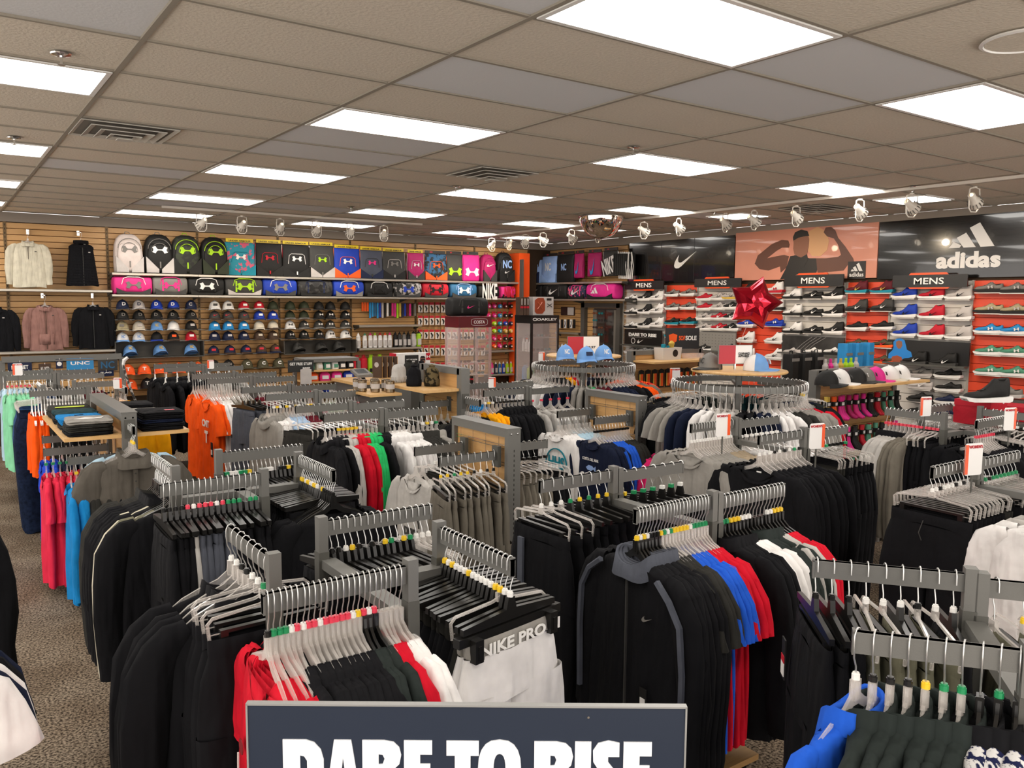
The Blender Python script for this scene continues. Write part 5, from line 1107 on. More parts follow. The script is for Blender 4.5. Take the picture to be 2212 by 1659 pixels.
shoerows = [ # panel name, xs, rows: (base y left, base y right, [specs])
 ('first white panel', [1364, 1393, 1420], [(649, 647, [(W_,B_,B_,'nike',B_,0),(B_,W_,G_,'nike',W_,1),(W_,W_,B_,'nike',B_,1)]), (678, 675, [(W_,B_,B_,'nike',B_,0),(B_,W_,G_,'nike',W_,1),(W_,W_,B_,'nike',B_,1)]), (708, 705, [(W_,B_,B_,'nike',B_,0),(B_,W_,G_,'nike',W_,1),(W_,W_,B_,'nike',B_,1)]), (763, 762, [('ltgrey',W_,G_,None,W_,0),('white',W_,G_,'nike',B_,0),(W_,'skyblue',W_,'nike',B_,0)])]),
 ('first orange panel', [1453, 1487], [(639, 638, [(G_,W_,B_,'nike',B_,0)]*2), (668, 667, [(G_,W_,B_,'nike',B_,0)]*2), (700, 699, [(B_,'teal','gold','nike','dkgrey',0)]*2), (728, 727, [(B_,'teal','gold','nike','dkgrey',0)]*2), (757, 756, [('orange',W_,W_,'nike',W_,0)]*2)]),
 ('second white panel', [1522, 1553, 1580], [(648, 646, [('red',W_,'red',None,W_,0),('ltgrey',W_,G_,'nike',G_,0),('ltgrey','gold',G_,'nike',G_,0)]), (669, 667, [('red',W_,'red',None,W_,0),('ltgrey',W_,G_,'nike',G_,0),(B_,W_,B_,'nike',W_,0)]), (690, 690, [('ltgrey',W_,B_,'nike',B_,0),('red',W_,B_,'nike',W_,0),(B_,W_,B_,'nike',W_,0)]), (712, 713, [('ltgrey',W_,B_,'nike',B_,0),('red',W_,B_,'nike',W_,0),(B_,W_,B_,'nike',W_,0)]), (757, 757, [(B_,W_,B_,'nike',W_,0),None,(B_,W_,B_,'nike',W_,0)])]),
 ('second orange panel', [1612, 1673], [(634, 632, [(B_,'white','red','ua',W_,1),(W_,'red','red','ua','red',1)]), (671, 669, [(B_,W_,B_,'ua',W_,0),(W_,B_,B_,'ua',B_,1)]), (705, 704, [('royal',W_,W_,'ua',W_,0),('royal','royal','navy','ua',W_,0)]), (738, 740, [(W_,W_,W_,'nike',B_,1),(W_,W_,W_,'nike',B_,1)]), (774, 775, [(W_,W_,W_,'nike',B_,1),(W_,W_,W_,'nike',B_,1)])]),
 ('third white panel', [1712, 1757, 1801], [(645, 644, [(W_,B_,B_,'nike',B_,1),(B_,B_,B_,'nike',W_,0),(B_,W_,B_,'nike',W_,1)]), (681, 682, [(W_,B_,B_,'nike',B_,1),(B_,B_,B_,'nike',W_,0),(B_,W_,B_,'nike',W_,1)]), (719, 720, [(W_,B_,B_,'nike',B_,1),(B_,B_,B_,'nike',W_,0),(B_,W_,B_,'nike',W_,1)]), (766, 766, [('ltgrey',W_,B_,'nike',B_,0),(W_,B_,B_,'nike',B_,0),(W_,B_,B_,'nike',B_,0)])]),
 ('third orange panel', [1851, 1906], [(632, 632, [('maroon','teal','gold','nike','gold',1)]*2), (672, 671, [('dkgrey',B_,B_,'nike',W_,1)]*2), (712, 711, [(B_,W_,B_,None,W_,0)]*2), (749, 750, [('olive','orange','red','nike','red',0)]*2), (782, 785, [('olive','orange','red','nike','red',0)]*2)]),
 ('fourth white panel', [1954, 2012, 2071], [(644, 646, [('royal',W_,'royal','nike',B_,1),('red',W_,'red','nike',B_,1),('ltgrey',W_,'ltgrey','nike',B_,1)]), (685, 690, [('royal',W_,'royal','nike',B_,1),('red',W_,'red','nike',B_,1),('ltgrey',W_,'ltgrey','nike',B_,1)]), (726, 732, [('royal',W_,'royal','nike',B_,1),('red',W_,'red','nike',B_,1),('ltgrey',W_,'ltgrey','nike',B_,1)])]),
 ('fourth white panel, lower part', [1988, 2048], [(812, 816, [(G_,'ltgrey',G_,'nike','dkgrey',0),(B_,W_,W_,'nike',B_,0)]), (840, 845, [('ltgrey','ltgrey',W_,'nike',W_,0),(B_,W_,W_,'nike',B_,0)]), (867, 872, [(B_,'dkgrey',B_,None,B_,0),('navy',W_,'navy',None,B_,0)]), (895, 900, [(B_,'dkgrey',B_,None,B_,0),('navy',W_,'navy',None,B_,0)])]),
 ('fourth orange panel', [2136, 2192, 2250], [(631, 633, [(G_,B_,G_,'ua','ltgrey',0)]*3), (676, 679, [('tan',B_,G_,'ua','ltgrey',0)]*3), (720, 724, [('skyblue',W_,'navy','ua',W_,0)]*3), (766, 770, [('green',W_,G_,'ua',W_,0)]*3), (809, 815, [('green',W_,G_,'ua',W_,0)]*3)])]
for pn, xs, rows in shoerows:
    for ri, (ya, yb, specs) in enumerate(rows):
        for i, sp_ in enumerate(specs):
            if sp_ is None: continue
            u, so_, lc, lg, lgc, hi = sp_; y = ya+(yb-ya)*(i/(max(1, len(xs)-1)))
            shoe(xs[i], y, u, so_, lc, lg, lgc, bool(hi), '%s %s shoe, %s sole, %s in %s row, %s' % (capname.get(u, u), 'high top' if hi else 'low', capname.get(so_, so_), ORD[i], ORD[ri], pn), s=1.02 if 'fourth' in pn else .98)
# posters set into the shoe wall
def inset(x0, x1, yt, yb, m, label, dx=.09):
    a = Rloc(x0, yt, dx); b_ = Rloc(x1, yb, dx); L_ = (a.y-b_.y)/2; H_ = (a.z-b_.z)/2
    t = thing('wall_poster', label, 'poster', (XR-dx, (a.y+b_.y)/2, (a.z+b_.z)/2), -PI/2)
    part('board', box(-L_, L_, 0, .02, -H_, H_), m, t); part('shelf', box(-L_, L_, -.10, 0, -H_-.02, -H_), STEEL2, t)
    return t, L_, H_
PB = mat('poster_black', '161413', .35)
t, L_, H_ = inset(1349, 1428, 711, 748, PB, 'black poster reading DARE TO RISE on the shoe wall')
lettering('DARE TO RISE', WHT, t, 0, -.002, H_*.35, L_*1.5, H_*.45, bold=.05); part('print_line', box(-L_*.75, L_*.5, -.002, 0, -H_*.02, H_*.02), mat('print_grey', '8a8784', .5), t)
logo('nike', GW, t, -L_*.1, -.002, -H_*.5, L_*.16); part('ring_print', lathe([(.05, 0), (.05, .002), (.04, .002), (.04, 0)], 20, caps=False), GW, t, xf(-L_*.5, 0, -H_*.5, 0, PI/2))
t, L_, H_ = inset(1500, 1588, 716, 760, mat('perforated_grey', '8e8b86', .4, metal=.3), 'grey perforated metal panel behind a black shoe')
b = MB()
for r in range(5):
    for k in range(12): b.add(box(-L_*.9+k*L_*.16-.006, -L_*.9+k*L_*.16+.006, -.001, .001, H_*.7-r*H_*.32-.003, H_*.7-r*H_*.32+.003), DK)
ob('hole', b.mesh('hole'), t)['kind'] = 'stuff'
t, L_, H_ = inset(1690, 1822, 724, 768, mat('poster_streak', '3c3a38', .35, col2='101010', vscale=5), 'dark grey poster with pale streaks behind white shoes')
for k in range(4): part('streak_print', tube([(-L_*.5+k*.06, -.002, -H_*.6), (-L_*.3+k*.06, -.002, H_*.1), (0+k*.07, -.002, H_*.95)], .004, 4), mat('print_grey', '8a8784', .5), t)
t, L_, H_ = inset(1918, 2092, 733, 792, PB, 'black poster of a player in a blue hooded top with a basketball')
def q2(x, y): return upos(t, 1560+x/3.393, 440+y/3.393)
def pp(pts, m, nm, k): part(nm, prism([q2(*p) for p in pts], -.002-k*.001, 0), m, t)
BLU = mat('print_blue', '1f7cc8', .4)
pp([(1215,1165),(1220,1100),(1248,1074),(1256,1052),(1256,1012),(1278,990),(1312,986),(1338,1004),(1350,1050),(1354,1070),(1385,1088),(1395,1130),(1400,1165)], BLU, 'hooded_top_print', 0)
pp([(1276,1012),(1296,1002),(1318,1010),(1322,1040),(1308,1062),(1290,1062),(1277,1042)], SK2, 'face_print', 1)
pp([(1236,1140),(1250,1118),(1285,1112),(1315,1125),(1322,1150),(1310,1166),(1240,1166)], mat('print_brown', '9a4a2c', .4), 'ball_print', 2)
for i, (x, y) in enumerate([(1975, 786), (2038, 790)]): shoe(x, y, 'black', 'dkgrey', 'dkgrey', 'nike', 'white', True, 'black shoe with white swoosh in front of the hooded player poster, %s one' % ('left', 'right')[i], dep=.13, led=False, s=1.0)
# ---- jackets hung on the left wall
for i, (x0, x1, yt, kind, c, s_, lab) in enumerate([(8, 110, 497, 'jacket', 'cream', 1.0, 'cream zipped fleece jacket hung high on the wall'), (122, 226, 500, 'jacket', 'black', 1.0, 'black quilted vest hung high on the wall'), (-60, 38, 640, 'jacket', 'black', 1.0, 'black jacket at the left edge of the wall'),
                                      (46, 146, 636, 'hoodie', 'dusty rose', 1.0, 'dusty rose fleece jacket hung on the wall'), (146, 254, 636, 'jacket', 'black', 1.05, 'black zip jacket hung on the wall beside the rose one')]):
    p = aty((x0+x1)/2, yt+6, YL-.17); zs_ = (p.z)
    quilt = 'vest' in lab
    g = garment('tee' if False else kind, c, (p.x, YL-.16, zs_+.02), .12*(i % 2*2-1), 'the wall', trim=c, sc_=.80)
    g['label'] = lab; g['group'] = 'jackets hung on the left wall'
    if quilt:
        g.data = bpy.data.meshes.new('vest'); b = MB(); lv = lerp_levels([(-.172, .085, .04), (-.20, .15, .05), (-.235, .19, .06), (-.30, .185, .07), (-.42, .20, .08), (-.7, .23, .085), (-.88, .25, .085)], 46)
        R = body_rings(lv, 28, 3, .002, dip=.05); R = [[(x*(1+.02*(j % 3 == 0)), y*(1+.16*abs(sin(PI*j/3))), z) for x, y, z in q] for j, q in enumerate(R)]
        b.add(loft(R), cloth('black')); g.data = b.mesh('vest', True)
        part('fur_collar', loft([se_ring(.10, .055, -.185, p=.9), se_ring(.12, .085, -.17, p=.9), se_ring(.115, .08, -.13, p=.9), se_ring(.085, .05, -.125, p=.9)]), cloth('black'), g, smooth=True)
    part('zipper', box(-.004, .004, -.044 if not quilt else -.095, -.036, -.88, -.25), bag_m('brown' if c != 'black' else 'dkgrey'), g)
    part('chest_mark', box(.09, .12, -.045 if not quilt else -.08, -.04, -.33, -.315), bag_m('ltgrey' if c == 'black' else 'dkgrey'), g)
    hg = thing('clothes_hanger', 'clear hanger of the '+lab, 'hanger', g.location, g.rotation_euler.z, 'hangers on the left wall', HB_ME['top'], scale=.8); ob('hook', HOOK_ME, hg)
    part('wall_hook', [box(-.012, .012, .0, .16, .0, .012), box(-.02, .02, .14, .16, -.04, .04)], CHROME, hg)
# ================================================================ FIXTURES, SIGNS, SMALL GOODS
bpy_far = ob('clothes_hanger', FAR.mesh('clothes_hanger')); tag(bpy_far, 'mass of small clear and white hangers on the racks towards the back', 'hanger', None, 'stuff')
# ---- front sign
def P_(px, py, t): return CAM + ray(px, py)*t
ts = 1.35; k_ = ts/F
c0 = P_(1008, 1524, ts); sw_ = 943*k_/2; rzS = -YAW
sg = thing('foreground_sign', 'large dark slate sign with white DARE TO RISE lettering standing nearest to the viewer', 'sign', (c0.x, c0.y, c0.z), rzS)
SL = mat('sign_slate', '232b3a', 0.38, spec=.3, var=.06, vscale=1.5)
part('board', box(-sw_, sw_, -.004, .004, -.56, 0), SL, sg)
part('edge_strip', [box(-sw_-.003, -sw_, -.006, .006, -.56, .002), box(sw_, sw_+.003, -.006, .006, -.56, .002), box(-sw_-.003, sw_+.003, -.006, .006, 0, .003)], mat('sign_edge', '9a9a98', .4, metal=.5), sg)
part('rivet', cyl(.002, -.0005, .0005, 8), CHROME, sg, xf((1271-1008)*k_, -.0045, -22*k_, 0, PI/2))
el = lambda cx, cy, a, b, n=20, p=.8: [(cx+a*sgp(cos(2*PI*i/n), p), cy+b*sgp(sin(2*PI*i/n), p)) for i in range(n)]
LT = {'D': [[(0,0),(50,0),(68,6),(82,22),(88,45),(88,95),(80,118),(62,132),(48,135),(0,135)], [(37,36),(46,38),(52,48),(52,90),(46,102),(37,104)]],
      'A': [[(20,0),(57,0),(77,135),(50,135),(47,112),(31,112),(28,135),(0,135)], [(39,40),(44,84),(34,84)]],
      'R': [[(0,0),(48,0),(68,4),(80,16),(84,34),(80,54),(66,68),(84,135),(50,135),(40,82),(35,82),(35,135),(0,135)], [(35,32),(44,33),(48,42),(44,54),(35,55)]],
      'E': [[(0,0),(61,0),(61,32),(35,32),(35,53),(57,53),(57,80),(35,80),(35,104),(61,104),(61,135),(0,135)]],
      'T': [[(0,0),(70,0),(70,34),(52,34),(52,135),(18,135),(18,34),(0,34)]],
      'O': [el(48, 67, 47, 70), el(48, 67, 13, 38)], 'I': [[(0,0),(35,0),(35,135),(0,135)]],
      'S': [[(58,34),(58,2),(34,-3),(12,3),(1,20),(2,46),(16,68),(30,86),(28,100),(2,92),(2,128),(20,137),(44,134),(60,116),(62,92),(50,66),(34,46),(34,34)]]}
for ch, x in (('D', 611), ('A', 702), ('R', 783), ('E', 873), ('T', 965), ('O', 1032), ('R', 1155), ('I', 1243), ('S', 1281), ('E', 1348)):
    part('letter', prism([[((x+a-1008)*k_, -(b+76)*k_) for a, b in l] for l in LT[ch]], -.0062, -.004), mat('letter_white', 'e6e8ec', .35), sg)
part('stand', [box(-.012, .012, .004, .02, -1.26+.0, -.3), box(-.15, .15, -.12, .15, -c0.z+.0, -c0.z+.012), box(-.012, .012, .004, .02, -c0.z, -1.2)], STEEL2, sg)
# ---- prints and details on the foremost garments
def on(g, fn): return fn(g)
g = FIRST['shorts']; 
part('waistband_lettering', [], BLK, g) if False else None
lettering('NIKE PRO N', WHT, g, 0.02, -.027, -.213, .30, .032, bold=.03); logo('nike', BK, g, .13, -.036, -.55, .035, a=.2)
hg_ = part('clip_bar_top', box(-.19, .19, -.012, .012, -.192, -.168), BLK, g)
for s in (-1, 1): part('waist_clip', [box(s*.14-.014, s*.14+.014, -.034, -.012, -.235, -.175), box(s*.14-.005, s*.14+.005, -.037, -.034, -.225, -.19)], BLK, g)
g = FIRST['pro']; lettering('NIKE PRO', mat('print_grey', '8a8784', .5), g, 0, -.04, -.225, .12, .022, bold=.02)
g = FIRST['red']; logo('nike', GW, g, .03, -.03, -.30, .02, a=1.2); part('badge', lathe([(.02, 0), (.02, .002)], 14), mat('print_darkred', '7a1018', .6), g, xf(-.12, -.04, -.42, 0, PI/2)); part('side_stripe', tube([(-.15, -.042, -.45), (-.165, -.045, -.7)], .003, 4), GW, g)
part('hem_band', [], BLK, g) if False else None
g = FIRST['jacket']; part('zipper', box(-.003, .003, -.046, -.038, -.88, -.24), bag_m('dkgrey'), g); logo('nike', bag_m('midgrey'), g, .11, -.044, -.36, .025)
for s in (-1, 1): part('sleeve_stripe', [tube([(s*.15, -.040, -.215), (s*.215, -.045, -.265), (s*.262, -.040, -.34), (s*.275, -.036, -.50), (s*.272, -.034, -.75)], .012, 5)], cloth('slate'), g)
tg = part('swing_tag', box(.10, .135, -.062, -.058, -.72, -.60), bag_m('black'), g); part('price_patch', box(.105, .130, -.0635, -.062, -.68, -.635), bag_m('white'), tg)
g = FIRST['blue']; logo('nike', bag_m('navy'), g, .10, -.046, -.42, .03, a=.2)
g = FIRST['bpants']; tg = part('swing_tag', box(-.15, -.11, -.05, -.046, -.40, -.28), bag_m('black'), g); part('price_patch', box(-.148, -.112, -.052, -.05, -.39, -.35), bag_m('white'), tg); part('red_patch', box(-.148, -.112, -.052, -.05, -.35, -.33), bag_m('red'), tg)
g = FIRST['p1w']; part('side_stripe', tube([(-.2, -.045, -.45), (-.215, -.045, -.85)], .0025, 4), bag_m('white'), g)
g = FIRST['stripe']; part('side_stripe', box(-.09, -.06, -.045, -.034, -1.0, -.23), cloth('slate'), g)
g = FIRST['orange']; lettering('CMT', WHT, g, .04, -.046, -.36, .16, .06, bold=.04); lettering('T', WHT, g, .05, -.046, -.47, .07, .10, bold=.05)
tg = part('swing_tag', box(.16, .20, -.052, -.048, -.62, -.50), bag_m('black'), g); part('price_patch', box(.165, .195, -.0535, -.052, -.60, -.56), bag_m('white'), tg)
g = FIRST['navy']; lettering('COSTA DEL MAR', WHT, g, 0, -.042, -.31, .19, .022, bold=.01); lettering('COSTA', WHT, g, 0, -.042, -.45, .24, .07, bold=.05)
part('fish_print', prism([(-.05, -.375), (-.02, -.355), (.02, -.358), (.04, -.372), (.06, -.355), (.06, -.395), (.04, -.38), (.01, -.395), (-.03, -.392)], -.042, -.038), mat('print_lightblue', '8aa6d8', .6), g)
g = FIRST['white']; lettering('HHS', bag_m('teal'), g, .03, -.042, -.40, .20, .10, bold=.03); part('arch_print', tube([(.13*cos(a)+.03, -.042, -.42+.13*sin(a)) for a in [PI*i/12 for i in range(13)]], .006, 4), bag_m('teal'), g)
g = FIRST['greyhood']; logo('ua', bag_m('dkgrey'), g, .03, -.045, -.55, .025)
g = FIRST['duke']; lettering('DUKE', bag_m('dkgrey'), g, 0, -.042, -.50, .14, .05, bold=.03); part('arch_print', tube([(.09*cos(a), -.042, -.46+.09*sin(a)) for a in [PI*i/12 for i in range(13)]], .004, 4), bag_m('dkgrey'), g)
g = FIRST['polo']; part('placket', box(-.012, .012, -.046, -.036, -.40, -.24), cloth('polo grey'), g)
for k in range(3): part('button', lathe([(.005, 0), (.004, .003)], 8), bag_m('dkgrey'), g, xf(0, -.046, -.27-.045*k, 0, PI/2))
g = FIRST['yellow']; part('neck_label', box(-.02, .02, -.03, -.026, -.262, -.25), bag_m('maroon'), g)
g = FIRST['greywide']; logo('adidas', bag_m('royal'), g, 0, -.046, -.62, .10)
g = FIRST['blackwide']; part('neck_label', box(-.015, .015, .0, .004, -.24, -.20), bag_m('white'), g)
g = FIRST['wpants']; part('drawstring', tube([(-.01, -.035, -.21), (-.02, -.045, -.26), (-.01, -.04, -.29)], .002, 4), bag_m('dkgrey'), g)
# ---- women's / kids rack signs
def rack_sign(px, py, z, word, label, h=.14, flip=False, rz=None):
    p = atz(px, py, z); t = thing('rack_sign', label, 'sign', p, (-YAW*.4 if rz is None else rz))
    w2 = h*.36
    part('card', prism([(-w2+.008, -h/2), (w2-.008, -h/2), (w2, -h/2+.008), (w2, h/2-.008), (w2-.008, h/2), (-w2+.008, h/2), (-w2, h/2-.008), (-w2, -h/2+.008)], -.002, .002), mat('card_white', 'e4e2e0', .4), t)
    s = -1 if flip else 1
    part('orange_edge', box(min(s*w2, s*(w2-.018)), max(s*w2, s*(w2-.018)), -.0035, .0035, -h/2+.006, h/2-.006), mat('orange_gloss', 'e5521c', .3), t)
    lettering(word, mat('print_red', 'c4402c', .5), t, -s*.008, -.003, h*.39, w2*1.6, h*.10, bold=.03); part('stem', box(-.004, .004, .002, .006, -h/2-.10, h/2-.05), STEEL2, t)
rack_sign(1562, 918, 1.27, "WOMEN'S", "white WOMEN'S rack sign above the grey wide neck sweatshirts", .13)
rack_sign(1765, 942, 1.26, "WOMEN'S", "white WOMEN'S rack sign behind the black wide neck sweatshirts", .135)
rack_sign(2103, 992, 1.24, "WOMEN'S", "white WOMEN'S rack sign above the clear hangers of black pants", .15, True)
rack_sign(2000, 878, 1.28, "WOMEN'S", "white WOMEN'S rack sign in front of the red shoe boxes, left one", .13, True)
rack_sign(2182, 905, 1.26, "WOMEN'S", "white WOMEN'S rack sign in front of the red shoe boxes, right one", .14)
rack_sign(38, 798, 1.30, 'KIDS', 'small white KIDS rack sign above the mint shirts', .11, True); rack_sign(254, 828, 1.27, 'KIDS', 'small white KIDS rack sign near the hockey stick', .09)
rack_sign(455, 787, 1.30, 'MENS', 'small white rack sign behind the white shirts', .09, True); rack_sign(1063, 826, 1.27, 'MENS', 'small white rack sign above the yellow shirts', .09); rack_sign(1170, 770, 1.42, 'MENS', 'small white rack sign on the round rack with blue caps', .09)
rack_sign(1458, 812, 1.36, "WOMEN'S", "white WOMEN'S rack sign left of the clearance round rack", .13, True)
# ---- price signs on the round racks and caps on their trays
def tray_sign(x0, x1, y0, y1, yw, lines, label):
    a = aty(x0, y0, yw); b_ = aty(x1, y1, yw); W2 = (b_.x-a.x)/2*1.0; H_ = (a.z-b_.z)
    t = thing('price_sign', label, 'sign', ((a.x+b_.x)/2, yw, b_.z), -.35)
    part('frame', [box(-W2-.006, W2+.006, 0, .008, -.004, 0), box(-W2-.006, W2+.006, 0, .008, H_, H_+.004), box(-W2-.006, -W2, 0, .008, 0, H_), box(W2, W2+.006, 0, .008, 0, H_)], STEEL, t)
    part('red_half', box(-W2, 0, -.001, .006, 0, H_), mat('print_crimson', 'b01a2c', .4), t); part('white_half', box(0, W2, -.001, .006, 0, H_), mat('card_white', 'e4e2e0', .4), t)
    for i, s in enumerate(lines): lettering(s, BK, t, W2*.5, -.003, H_*(.55-.14*i) if len(lines) > 1 else H_*.45, W2*(.7 if len(lines) > 1 else .55), H_*.13, bold=.03)
    part('stem', box(-.006, .006, 0, .01, -(b_.z-1.44), 0), CHROME, t)
tray_sign(1233, 1287, 728, 768, 3.55, ['19.97'], 'red and white 19.97 price sign on the round rack')
tray_sign(1563, 1614, 747, 784, 1.45, ['CLEARANCE', 'APPAREL'], 'red and white CLEARANCE APPAREL sign on the round rack')
for i, (px, py, cr, re, mk, rz, lab) in enumerate([(1221, 774, 'carolina', 'white', 'NC', -.5, 'light blue cap with white letters, left on the round wooden tray'), (1266, 779, 'carolina', 'white', 'patch', -.4, 'light blue cap with dark badge, middle of the round wooden tray'), (1303, 774, 'carolina', 'white', 'NC', -.4, 'light blue cap with white letters, right on the round wooden tray')]):
    p = atz(px, py, 1.442); cap((p.x, p.y, 1.442), rz, cr, 'carolina', re, mk, 'navy' if mk == 'patch' else 'white', lab, None, s=1.02)
for px, py, cr, br, re, mk, rz, lab in [(1535, 797, 'midgrey', 'dkgrey', 'dkgrey', 'NC', -1.6, 'grey cap with dark brim left of the clearance sign'), (1633, 800, 'carolina', 'carolina', 'white', 'patch', .9, 'white and light blue cap right of the clearance sign')]:
    p = atz(px, py, 1.442); cap((p.x, p.y, 1.442), rz, cr, br, re, mk, 'dkgrey' if mk == 'NC' else 'white', lab, None, s=1.05)
t = thing('wall_shelf', 'small wooden shelf with folded camouflage clothes on the further panel gondola', 'shelf', (3.67, 2.12, 1.06)); part('board', box(0, .34, -.28, .28, 0, .02), MAPLE_TOP, t); part('bracket', box(0, .3, -.28, -.27, -.05, 0), STEEL2, t)
folded(3.84, 2.0, 1.081, .1, ['black', 'camouflage', 'camouflage'], 'nearer on the small shelf'); folded(3.84, 2.27, 1.081, 0, ['black', 'camouflage'], 'further on the small shelf')
# ---- star balloon
p = aty(1630, 655, 1.45); b = MB(); R_ = []
star = [(cos(PI/2+PI*i/5)*(.215 if i % 2 == 0 else .135), sin(PI/2+PI*i/5)*(.215 if i % 2 == 0 else .135)) for i in range(10)]
for q, y in ((1, 0), (.94, -.03), (.76, -.065), (.5, -.09), (.2, -.10)):
    R_.append([(x*q+rnd.uniform(-.003, .003), y+rnd.uniform(-.005, .005), z*q) for x, z in star])
bk_ = [[(x, -y, z) for x, y, z in r] for r in R_[1:]][::-1]
b.add(loft(bk_+R_, caps=True), mat('foil_red', 'b01428', .14, metal=.75, bump=.4, bscale=9))
t = thing('star_balloon', 'shiny red foil star balloon floating above the clearance rack', 'balloon', p, -.75, None, b.mesh('star_balloon')); t.rotation_euler = (0, .28, -.75)
part('ribbon', tube([(0, 0, -.15), (-.01, 0, -.3), (.005, .0, -(p.z-1.46))], .0015, 4), bag_m('ltgrey'), t)
# ---- gondolas with a top shelf
def low_gondola(label, x0, x1, y, z, dep=.36, rz=0, loc=None, top=None):
    t = thing('display_gondola', label, 'display stand', loc or ((x0+x1)/2, y+dep, 0), rz); L_ = (x1-x0)/2; top = top or z+.06
    part('shelf', box(-L_, L_, -dep, -.03, z-.022, z), MAPLE_TOP, t); part('back_panel', box(-L_+.03, L_-.03, -.015, .015, .12, top), MAPLE, t)
    part('top_beam', box(-L_, L_, -.04, .04, top, top+.055), STEEL, t)
    for s in (-1, 1): part('upright', box(s*L_-.035, s*L_+.035, -.04, .04, .05, top+.05), STEEL, t)
    part('base', box(-L_, L_, -.35, .35, 0, .12), STEEL2, t)
    for k in range(9): part('slat', box(-L_+.03, L_-.03, -.028, -.015, z-.10-k*.1, z-.012-k*.1-.0), MAPLE, t)
    return t
GA = low_gondola('slatted gondola with white bins on its wooden shelf before the shoe wall', 6.15, 7.35, 4.25, 1.25, .40)
GB_ = low_gondola('slatted gondola carrying a row of caps above hanging socks', 5.60, 6.84, 1.33, 1.25, .38)
GC = low_gondola('slatted gondola with knitted hats on its wooden shelf', -.31, .31, 0, 1.25, .36, -PI/2, (2.68, 3.24, 0), 1.36)
# bins
p = atz(1420, 777, 1.25)
def bin_(px, py, w, h, d, m, lab, nm='plastic_bin', z=1.25, y=None):
    q = atz(px, py, z); t = thing(nm, lab, 'bin', (q.x, min(q.y, 4.44)+d/2, z+.001), 0)
    part('body', loft([[(x*w/2*k, yy*d/2*k, zz) for x, yy in ((-1,-1),(1,-1),(1,1),(-1,1))] for k, zz in ((.92, 0), (1, h), (.95, h), (.88, .01))]), m, t)
    return t
MILK = clear('milky_plastic', 'd9d4cf', .75, .4)
bn = bin_(1437, 776, .33, .15, .16, MILK, 'milky plastic bin with an oval label holding insole samples'); part('oval_label', lathe([(.045, 0), (.045, .002)], 20), BK, bn, xf(.05, -.08, .08, 0, PI/2)); part('bin_contents', [cyl(.03, .02, .19, 10, x=-.08), cyl(.02, .02, .17, 8, x=0)], bag_m('teal'), bn)
part('foot_sample', [loft([se_ring(.03, .03, .05, 10), se_ring(.025, .025, .16, 10), se_ring(.035, .03, .20, 10), se_ring(.01, .01, .23, 10)], caps=True)], bag_m('gold'), bn, xf(.06, 0, 0))
bin_(1505, 776, .26, .07, .14, ACRYL, 'low clear box beside the milky plastic bin')
t = thing('brand_sign', 'black sign with orange shield and SOLE lettering behind the white bins', 'sign', (aty(1465, 760, 4.75).x, 4.66, 1.362), -.3)
part('board', box(-.26, .22, -.008, .008, 0, .27), mat('sign_black', '121010', .35), t); part('shield', prism([(-.22, .18), (-.16, .20), (-.10, .18), (-.11, .10), (-.16, .07), (-.21, .10)], -.011, -.008), bag_m('orange'), t)
lettering('SOLE', WHT, t, .10, -.010, .14, .16, .06, bold=.03); lettering('SOF', bag_m('orange'), t, -.03, -.010, .14, .09, .06, bold=.03)
for i in range(9):      # insole packs on hooks
    p = Vector((6.24+i*.115, 4.56, 1.10)); t = thing('insole_pack', 'orange and black insole pack, %s from the left below the white bins' % ORD[i], 'insole pack', p, 0, 'insole packs')
    part('card', prism([(-.042, -.20), (.042, -.20), (.042, .02), (.0, .035), (-.042, .02)], -.006, .006), bag_m('black'), t); part('insole_print', loft([se_ring(.028, .002, z, 10) for z in (-.18, -.10, -.02)], caps=True), bag_m('orange'), t, xf(0, -.007, 0)); part('lettering', prism([(-.035, -.18), (-.02, -.18), (-.02, -.02), (-.035, -.02)], -.011, -.006), bag_m('gold'), t); part('peg', tube([(0, .05, 0), (0, -.05, .005)], .003, 4), CHROME, t)
# caps on the sock gondola
for i, (px, cr, br, rz) in enumerate([(1786, 'black', 'black', .9), (1812, 'white', 'white', .8), (1847, 'black', 'black', .7), (1866, 'midgrey', 'dkgrey', .7), (1888, 'hotpink', 'hotpink', .7), (1918, 'white', 'cream', .7), (1942, 'white', 'white', .7)]):
    p = aty(px, 815, 1.52); cap((p.x, 1.52, 1.252), rz, cr, br, cr, 'ua' if i > 1 else 'nike', 'dkgrey' if cr != 'black' else 'white', '%s cap, %s in the row on the sock gondola' % ('hot pink' if cr == 'hotpink' else capname[cr], ORD[i]), 'caps on the sock gondola', s=1.1)
sock_c = ['gold', 'orange', 'hotpink', 'hotpink', 'magenta', 'pink', 'navy', 'hotpink', 'black', 'black', 'red', 'green', 'red', 'green', 'black']
for row in range(3):
    for i in range(15):
        c = sock_c[(i+row*3) % 15] if row else sock_c[i]
        p = Vector((5.66+i*.076, 1.62-.02*(i % 3), 1.13-row*.29)); t = thing('sock_pair', '%s pair of socks, %s on the %s hook row under the caps' % ({'gold': 'yellow'}.get(c, c).replace('hotpink', 'hot pink'), ORD[i], ORD[row]), 'socks', p, rnd.uniform(-.4, .4), 'socks hanging under the caps')
        for s in (-1, 1): part('sock', tube([(s*.008, 0, .0), (s*.01, 0, -.10), (s*.012, -.01, -.15), (s*.012, -.05, -.19), (s*.012, -.085, -.20)], [.02, .019, .022, .021, .012], 8), bag_m(c), t, smooth=True)
        cd_ = part('card_band', box(-.034, .034, -.026, .024, -.085, -.045), bag_m('black'), t); part('price_patch', box(-.012, .016, -.028, -.026, -.078, -.052), bag_m('white'), cd_)
        part('peg', tube([(0, .07, 0), (0, -.03, .003)], .0025, 4), CHROME, t)
